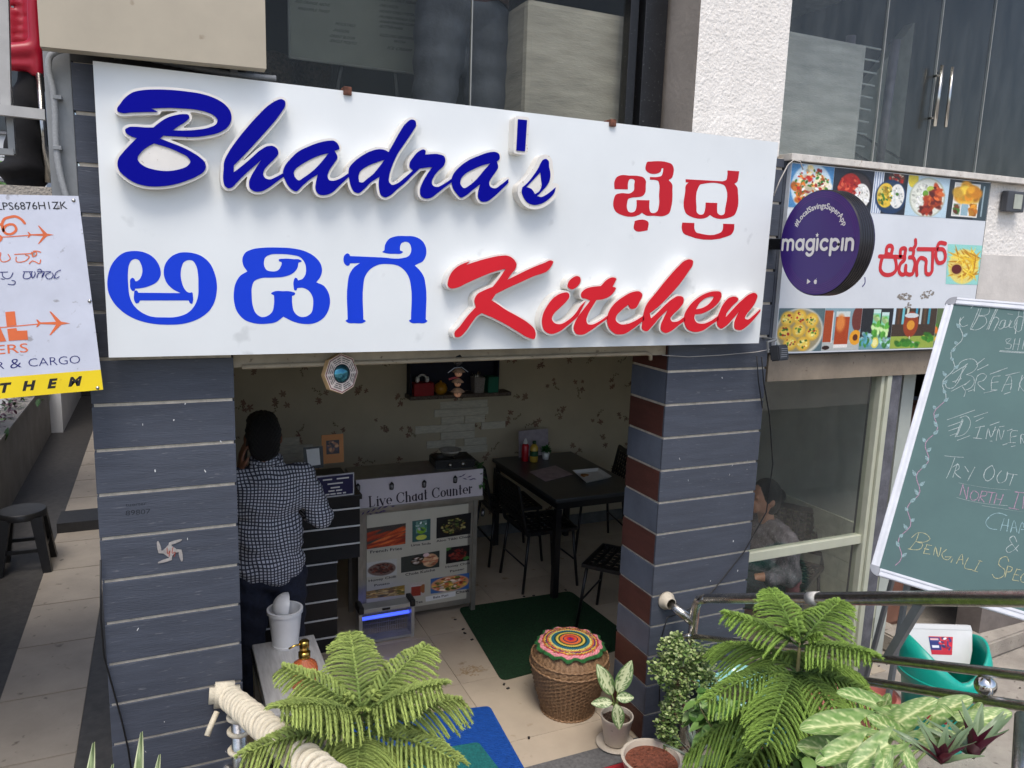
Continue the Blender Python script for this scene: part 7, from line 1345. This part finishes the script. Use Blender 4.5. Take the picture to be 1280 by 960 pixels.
def backmat(name, cf, cb_):
    m = bpy.data.materials.new(name); m.use_nodes = True; n = m.node_tree.nodes; L = m.node_tree.links; b = n['Principled BSDF']; b.inputs['Roughness'].default_value = .4; ge = n.new('ShaderNodeNewGeometry'); mi = n.new('ShaderNodeMix'); mi.data_type = 'RGBA'; L.new(ge.outputs['Backfacing'], mi.inputs[0]); mi.inputs[6].default_value = (*lin(cf), 1); mi.inputs[7].default_value = (*lin(cb_), 1); L.new(mi.outputs[2], b.inputs['Base Color']); return m
def rosette(name, c, label, mat, n_, ln, wd, colr=None, el=(20, 80), potc=None):
    t = thing(name, c, label, 'plant'); c = Vector(c)
    for k in range(n_):
        az = k * 2.399 + random.uniform(-.3, .3); e = R_(random.uniform(*el)); d = Vector((math.cos(az) * math.cos(e), math.sin(az) * math.cos(e), math.sin(e))); L = ln * random.uniform(.75, 1.1)
        bigleaf(c, d, Vector((0, 0, 1)) - d * .2, L, wd, colr or (lambda t, q: (.1, .1, .1)), t, shape='lance', droop=.1, n=8, fold=.5, mat=mat)
    return t
m_rh = backmat('moses_leaf', (112, 132, 96), (96, 28, 52))
rosette('moses_plant', PD(1176, 955, 1.5), 'spiky moses plant with purple undersides at the bottom, left of its twin', m_rh, 15, .10, .02)
rosette('moses_plant', PD(1216, 948, 1.55), 'spiky moses plant with purple undersides in the bottom right corner', m_rh, 14, .115, .024)
rosette('aloe_plant', PD(868, 952, 3.45), 'small grey spiky succulent at the foot of the railing post', backmat('grey_succulent_leaf', (96, 110, 96), (76, 84, 78)), 16, .17, .02)
def snake(px, base, d0, label):
    t = thing('snake_plant', PD(base[0], base[1], d0), label, 'plant')
    def colr(t_, q): return tuple(np.array(lin((206, 212, 170) if abs(q) > .7 else ((122, 140, 96) if math.sin(t_ * 40 + q * 2) > 0 else (160, 176, 128)))) * random.uniform(.85, 1.1))
    A = PD(*base, d0); Bq_ = PD(*px, d0); bigleaf(A, Bq_ - A, Vector((-.1, -1, .25)), (Bq_ - A).length, .05, colr, t, shape='lance', droop=0, n=26, fold=.35)
    bigleaf(A + Vector((.02, .02, 0)), Bq_ - A + Vector((.03, .05, -.05)), Vector((-.1, -1, .25)), (Bq_ - A).length * .8, .045, colr, t, shape='lance', droop=0, n=26, fold=.35)
    ob('pot', lathe(B(), [(.06, 0), (.085, .12), (.09, .12), (.075, .11)], A - Vector((0, 0, .1)), 20, True), MATS['terracotta'], t, True)
snake((177, 915), (158, 1150), 2.0, 'pale edged snake plant tip in front of the left pillar base'); snake((117, 928), (92, 1160), 2.0, 'pale edged snake plant tip beside the tan passage floor')
# jade plant climbing like a small tree
jd = thing('jade_bush', (2.17, 2.72, 0), 'small leaved jade bush with a rounded head trailing down beside the steel post', 'plant')
V, F, C = [], [], []; pts = [((842, 815), .08, 380), ((872, 825), .085, 330), ((832, 838), .08, 320), ((862, 848), .085, 300), ((886, 850), .05, 110), ((880, 842), .045, 80), ((846, 798), .03, 50), ((846, 868), .06, 230), ((838, 890), .055, 220), ((832, 910), .055, 230), ((838, 930), .05, 200), ((836, 948), .045, 150), ((852, 898), .03, 70)]
for (px_, r, n_) in pts:
    c = PY(*px_, 2.72)
    for q in range(int(n_ * 1.5)):
        p = c + rdir() * r * random.random() ** .45; f = random.uniform(.7, 1.15); leafblade(V, F, C, p, rdir(-.3, 1), random.uniform(.014, .022), .016, tuple(np.array(lin(random.choice([(126, 150, 84), (158, 178, 110), (94, 122, 62), (184, 196, 140)]))) * f), seg=4, droop=.1)
raw('foliage', V, F, m_leaf, jd, False, np.array(C)); g = B()
ct = [PY(*p, 2.72) for p in ((842, 955), (838, 925), (836, 895), (846, 865), (852, 835), (848, 810))]; tube(g, ct, [.012, .011, .01, .009, .007, .004], 6)
for k in range(26): i = random.randrange(5); p = ct[i].lerp(ct[i + 1], random.random()); tube(g, [p, p + rdir(-.2, .8) * random.uniform(.04, .09)], [.0035, .0015], 5)
ob('stems', g, M('brown_stem', (120, 92, 70), .8, .2, 30), jd, True)
def pot(name, c, r, h, mat, label, soilc=(110, 60, 44), parent=None):
    t = thing(name, c, label, 'pot') if parent is None else parent
    ob('pot', lathe(B(), [(r * .62, 0), (r * .7, .006), (r * .97, h * .88), (r * 1.0, h * .9), (r * 1.02, h), (r * .92, h), (r * .86, h * .8)], c, 40, True), mat, t, True, sharp=50)
    g = B(); lathe(g, [(r * .88, .0), (r * .5, .006), (.0001, .01)], Vector(c) + Vector((0, 0, h * .84)), 20, False); 
    for q in range(60): a_ = random.uniform(0, 6.28); rr_ = r * .8 * math.sqrt(random.random()); obox(g, Vector(c) + Vector((rr_ * math.cos(a_), rr_ * math.sin(a_), h * .86)), (.014, .01, .008), (random.random() * 3, random.random() * 3, 0))
    ob('soil', g, M('soil_%d' % soilc[0], soilc, .95, .3, 60, 1, 90), t); return t
m_cer = M('cream_ceramic', (206, 196, 180), .4, .06, 8, spots=.2, spotcol=(150, 140, 120))
pot('cream_planter', PZ(812, 985, 0) + Vector((0, 0, 0)), .14, .16, m_cer, 'round cream planter with reddish soil at the foot of the right pillar', (132, 76, 56))
db = thing('dieffenbachia', PZ(768, 928, 0), 'dumb cane plant with speckled leaves in a white pot by the doorway', 'plant'); c_ = PZ(769, 930, 0); pot('pot', c_ + Vector((0, 0, .012)), .082, .15, m_cer, '', (90, 70, 56), db); ob('saucer', lathe(B(), [(.07, 0), (.1, .012), (.096, .014), (.06, .006)], c_, 30, True), m_cer, db, True)
def dcol(t, q): return lin((196, 204, 160)) if (abs(q) < .15 or (random.random() < .5 and abs(q) < .75)) else lin(random.choice([(84, 112, 62), (104, 130, 80)]))
dB = c_ + Vector((0, 0, .14))
for a, b, w_, dp in (((765, 868), (748, 832), .075, 3.75), ((772, 865), (789, 828), .075, 3.72), ((765, 878), (740, 879), .05, 3.66), ((771, 872), (792, 872), .05, 3.62), ((770, 880), (775, 912), .06, 3.56)):
    A = PD(*a, dp); Bq_ = PD(*b, dp); bigleaf(A, Bq_ - A, Vector((-.3, -.8, .7)), (Bq_ - A).length * 1.05, w_, dcol, db, shape='oval', droop=.08, n=20, fold=.25); ob('leaf_stalk', tube(B(), [dB, dB.lerp(A, .5) + Vector((0, 0, .02)), A], [.007, .005, .003], 6), MATS['pale_stalk'], db, True)
# leafy vine
vi = thing('leafy_vine', PD(905, 950, 3.0), 'glossy green leafy bush between the railing post and the tall pine', 'plant'); V, F, C = [], [], []
for (px_, d0, r, n_) in (((875, 885), 3.1, .05, 26), ((905, 890), 3.0, .07, 50), ((925, 905), 2.9, .07, 50), ((905, 925), 2.9, .07, 50), ((930, 935), 2.8, .06, 40), ((890, 905), 3.0, .05, 30), ((1005, 948), 2.2, .05, 24), ((900, 955), 2.8, .07, 40), ((880, 870), 3.1, .03, 12)):
    c = PD(*px_, d0)
    for q in range(n_): p = c + rdir() * r * random.random() ** .5; cc_ = np.array(lin(random.choice([(96, 136, 60), (70, 110, 46), (120, 156, 80), (140, 168, 104)]))); leafblade(V, F, C, p, rdir(-.9, .4), random.uniform(.045, .075), .04, tuple(cc_ * random.uniform(.7, 1.1)), droop=.25, seg=6)
raw('foliage', V, F, m_leaf, vi, True, np.array(C)); g = B(); [tube(g, [PD(905, 990, 2.95), PD(900 + random.uniform(-15, 20), 940, 2.95), PD(*q, 2.95)], [.006, .004, .002], 6) for q in ((875, 885), (905, 890), (925, 905), (890, 905))]; ob('stems', g, MATS['green_brown_stem'], vi, True)
# glazed stools / pots glimpsed behind the pine
m_tq = M('turquoise_glaze', (150, 210, 200), .2, .08, 5, coat=.5); tq = thing('turquoise_pot', PD(915, 930, 3.6), 'pale turquoise glazed planter with a wide curled rim behind the pine', 'pot'); c_ = PZ(915, 925, 0); ob('planter_body', lathe(B(), [(.09, 0), (.10, .02), (.12, .16), (.15, .26), (.19, .30), (.215, .315), (.21, .33), (.18, .325), (.14, .29), (.11, .18)], c_, 40, True), m_tq, tq, True); ob('soil', lathe(B(), [(.13, 0), (.0001, .01)], c_ + Vector((0, 0, .24)), 16, False), MATS['dark_soil'], tq)
m_bp = M('blue_teal_paint', (30, 104, 124), .4, .1); bd_ = thing('blue_drum', PZ(945, 955, 0), 'teal blue round drum half hidden below the turquoise planter', 'drum'); c_ = PZ(948, 975, 0); ob('drum_body', lathe(B(), [(.12, 0), (.125, .01), (.125, .12), (.13, .125), (.125, .13), (.125, .24), (.13, .25), (.12, .252), (.0001, .25)], c_, 32), m_bp, bd_, True, sharp=40)
m_pk = M('pink_plaster', (208, 132, 120), .6, .12, 8); pk_ = thing('pink_planter', PZ(1010, 940, 0), 'pink painted planter behind the drooping pine branches', 'pot'); c_ = PZ(1010, 925, 0); ob('planter_body', lathe(B(), [(.12, 0), (.16, .22), (.17, .22), (.17, .25), (.15, .25), (.14, .2)], c_, 32, True), m_pk, pk_, True, sharp=40)
pk2 = thing('pink_planter', PZ(1085, 940, 0), 'second pink planter nearer the green bin, behind pale arrowhead leaves', 'pot'); c_ = PZ(1078, 915, 0); ob('planter_body', lathe(B(), [(.11, 0), (.15, .2), (.16, .2), (.16, .23), (.14, .23), (.13, .18)], c_, 32, True), m_pk, pk2, True, sharp=40)
rx_ = thing('dark_red_crate', PZ(1010, 980, 0), 'dark red crate low behind the pine trunk', 'crate'); c_ = PZ(1015, 972, 0); g = B(); [obox(g, c_ + Vector((0, 0, .03 + k * .055)), (.34, .26, .035), (0, 0, -.4), .004) for k in range(3)]; [obox(g, c_ + Vector((.15 * math.cos(-.4) * s1 - .11 * math.sin(-.4) * s2, .15 * math.sin(-.4) * s1 + .11 * math.cos(-.4) * s2, .09)), (.03, .03, .17), (0, 0, -.4)) for s1 in (-1, 1) for s2 in (-1, 1)]; ob('crate_body', g, M('dark_red_plastic', (120, 16, 26), .4), rx_)
# ================================================================== TEAL BIN and yard
m_tl2 = M('teal_plastic', (20, 170, 150), .35, .05, 5); c_ = PZ(1166, 925, 0); tb = thing('waste_bin', c_, 'teal plastic waste bin with an open white flap lid behind the lower rails', 'bin')
ob('bin_body', lathe(B(), [(.125, 0), (.13, .012), (.19, .36), (.215, .37), (.22, .40), (.205, .405), (.19, .37), (.15, .02)], c_, 48, True, None, lambda a, j, z: 1 + .012 * math.cos(a * 8) * (1 if j == 2 or j == 1 else 0)), m_tl2, tb, True, sharp=40)
hood = []; 
g = B(); V, F = [], []; na = 40
for i in range(na + 1):
    a = 2 * math.pi * i / na; up = .03 + .15 * abs(math.cos(a + .42)) ** 1.3
    for r_, z_ in ((.214, .40), (.212, .40 + up * .6), (.19, .40 + up), (.178, .40 + up * .98), (.196, .40 + up * .55), (.198, .40)): V.append(c_ + Vector((r_ * math.cos(a), r_ * math.sin(a), z_)))
for i in range(na):
    for j in range(5): q = i * 6 + j; F.append((q, q + 6, q + 7, q + 1))
raw('lid_collar', V, F, m_tl2, tb, True)
u_ = Vector((.911, -.41, 0)); pf2 = Plane(c_ + Vector((0, 0, .40)) + Vector((.0, .0, 0)), u_, Vector((.12, .3, .9))); Wf = .165
fill('white_flap', [[(-Wf * .78, .0), (Wf * .78, .0), (Wf * .95, .10), (Wf, .2), (-Wf, .2), (-Wf * .95, .10)]], pf2, .012, -.006, m_white, tb, None, .002)
obt = fill('flap_edge', [[(-Wf, .201), (Wf, .201), (Wf * .96, .225), (-Wf * .96, .225)]], pf2, .03, -.02, m_white, tb)
Pic(40, 30, (210, 60, 70)).box(0, .05, .45, .3, (60, 70, 130)).box(0, .3, .5, .75, (50, 56, 120)).box(.05, .12, .4, .2, (240, 190, 190)).box(.08, .5, .4, .62, (230, 230, 240)).ell(.66, .5, .14, .32, (200, 40, 60)).ell(.85, .4, .1, .36, (60, 60, 120)).blobs(.7, .35, .25, .3, 20, .05, [(240, 230, 230), (60, 60, 120), (210, 40, 60)]).box(0, .78, 1, 1, (200, 44, 60)).put('sticker', pf2, [(-.065, .165), (.062, .165), (.05, .075), (-.055, .075)], .0095, tb, 'red and blue printed sticker')
Pic(24, 12, (170, 24, 56)).ell(.72, .6, .1, .25, (240, 220, 224)).put('side_sticker', Plane(c_ + Vector((-.17, -.125, .26)), (.62, -.78, 0), (0, 0, 1)), [(-.06, .03), (.04, .03), (.04, -.03), (-.06, -.03)], .02, tb, 'dark red side sticker')
kr = thing('concrete_kerb', (4.6, 2.9, 0), 'low concrete kerb block beyond the teal bin at the right edge', 'kerb'); K1, K2 = PZ(1195, 828, .12), PZ(1300, 800, .12); g = B(); obox(g, (4.95, 2.95, .06), (1.3, .16, .12), (0, 0, R_(4)), .012); obox(g, (4.22, 3.2, .06), (.16, .62, .12), (0, 0, R_(4)), .012); ob('kerb_block', g, m_conc_w, kr)
g = B(); 
for q in range(160): p = Vector((random.uniform(2.3, 5.5), random.uniform(1.6, 3.3), 0)); s_ = random.uniform(.006, .018); obox(g, p + Vector((0, 0, s_ * .2)), (s_, s_ * .7, s_ * .5), (random.random(), random.random(), random.random() * 3))
stuff(tag(ob('grit', g, m_conc, None), 'small stones and grit scattered on the yard concrete', 'grit'))
cr = thing('chrome_rail_post', PD(1268, 985, 1.8), 'slim wooden toned post at the lower right corner', 'post'); ob('post_tube', tube(B(), [PD(1268, 1100, 1.5), PD(1278, 895, 1.8)], .016, 10), m_dirtysteel, cr, True)
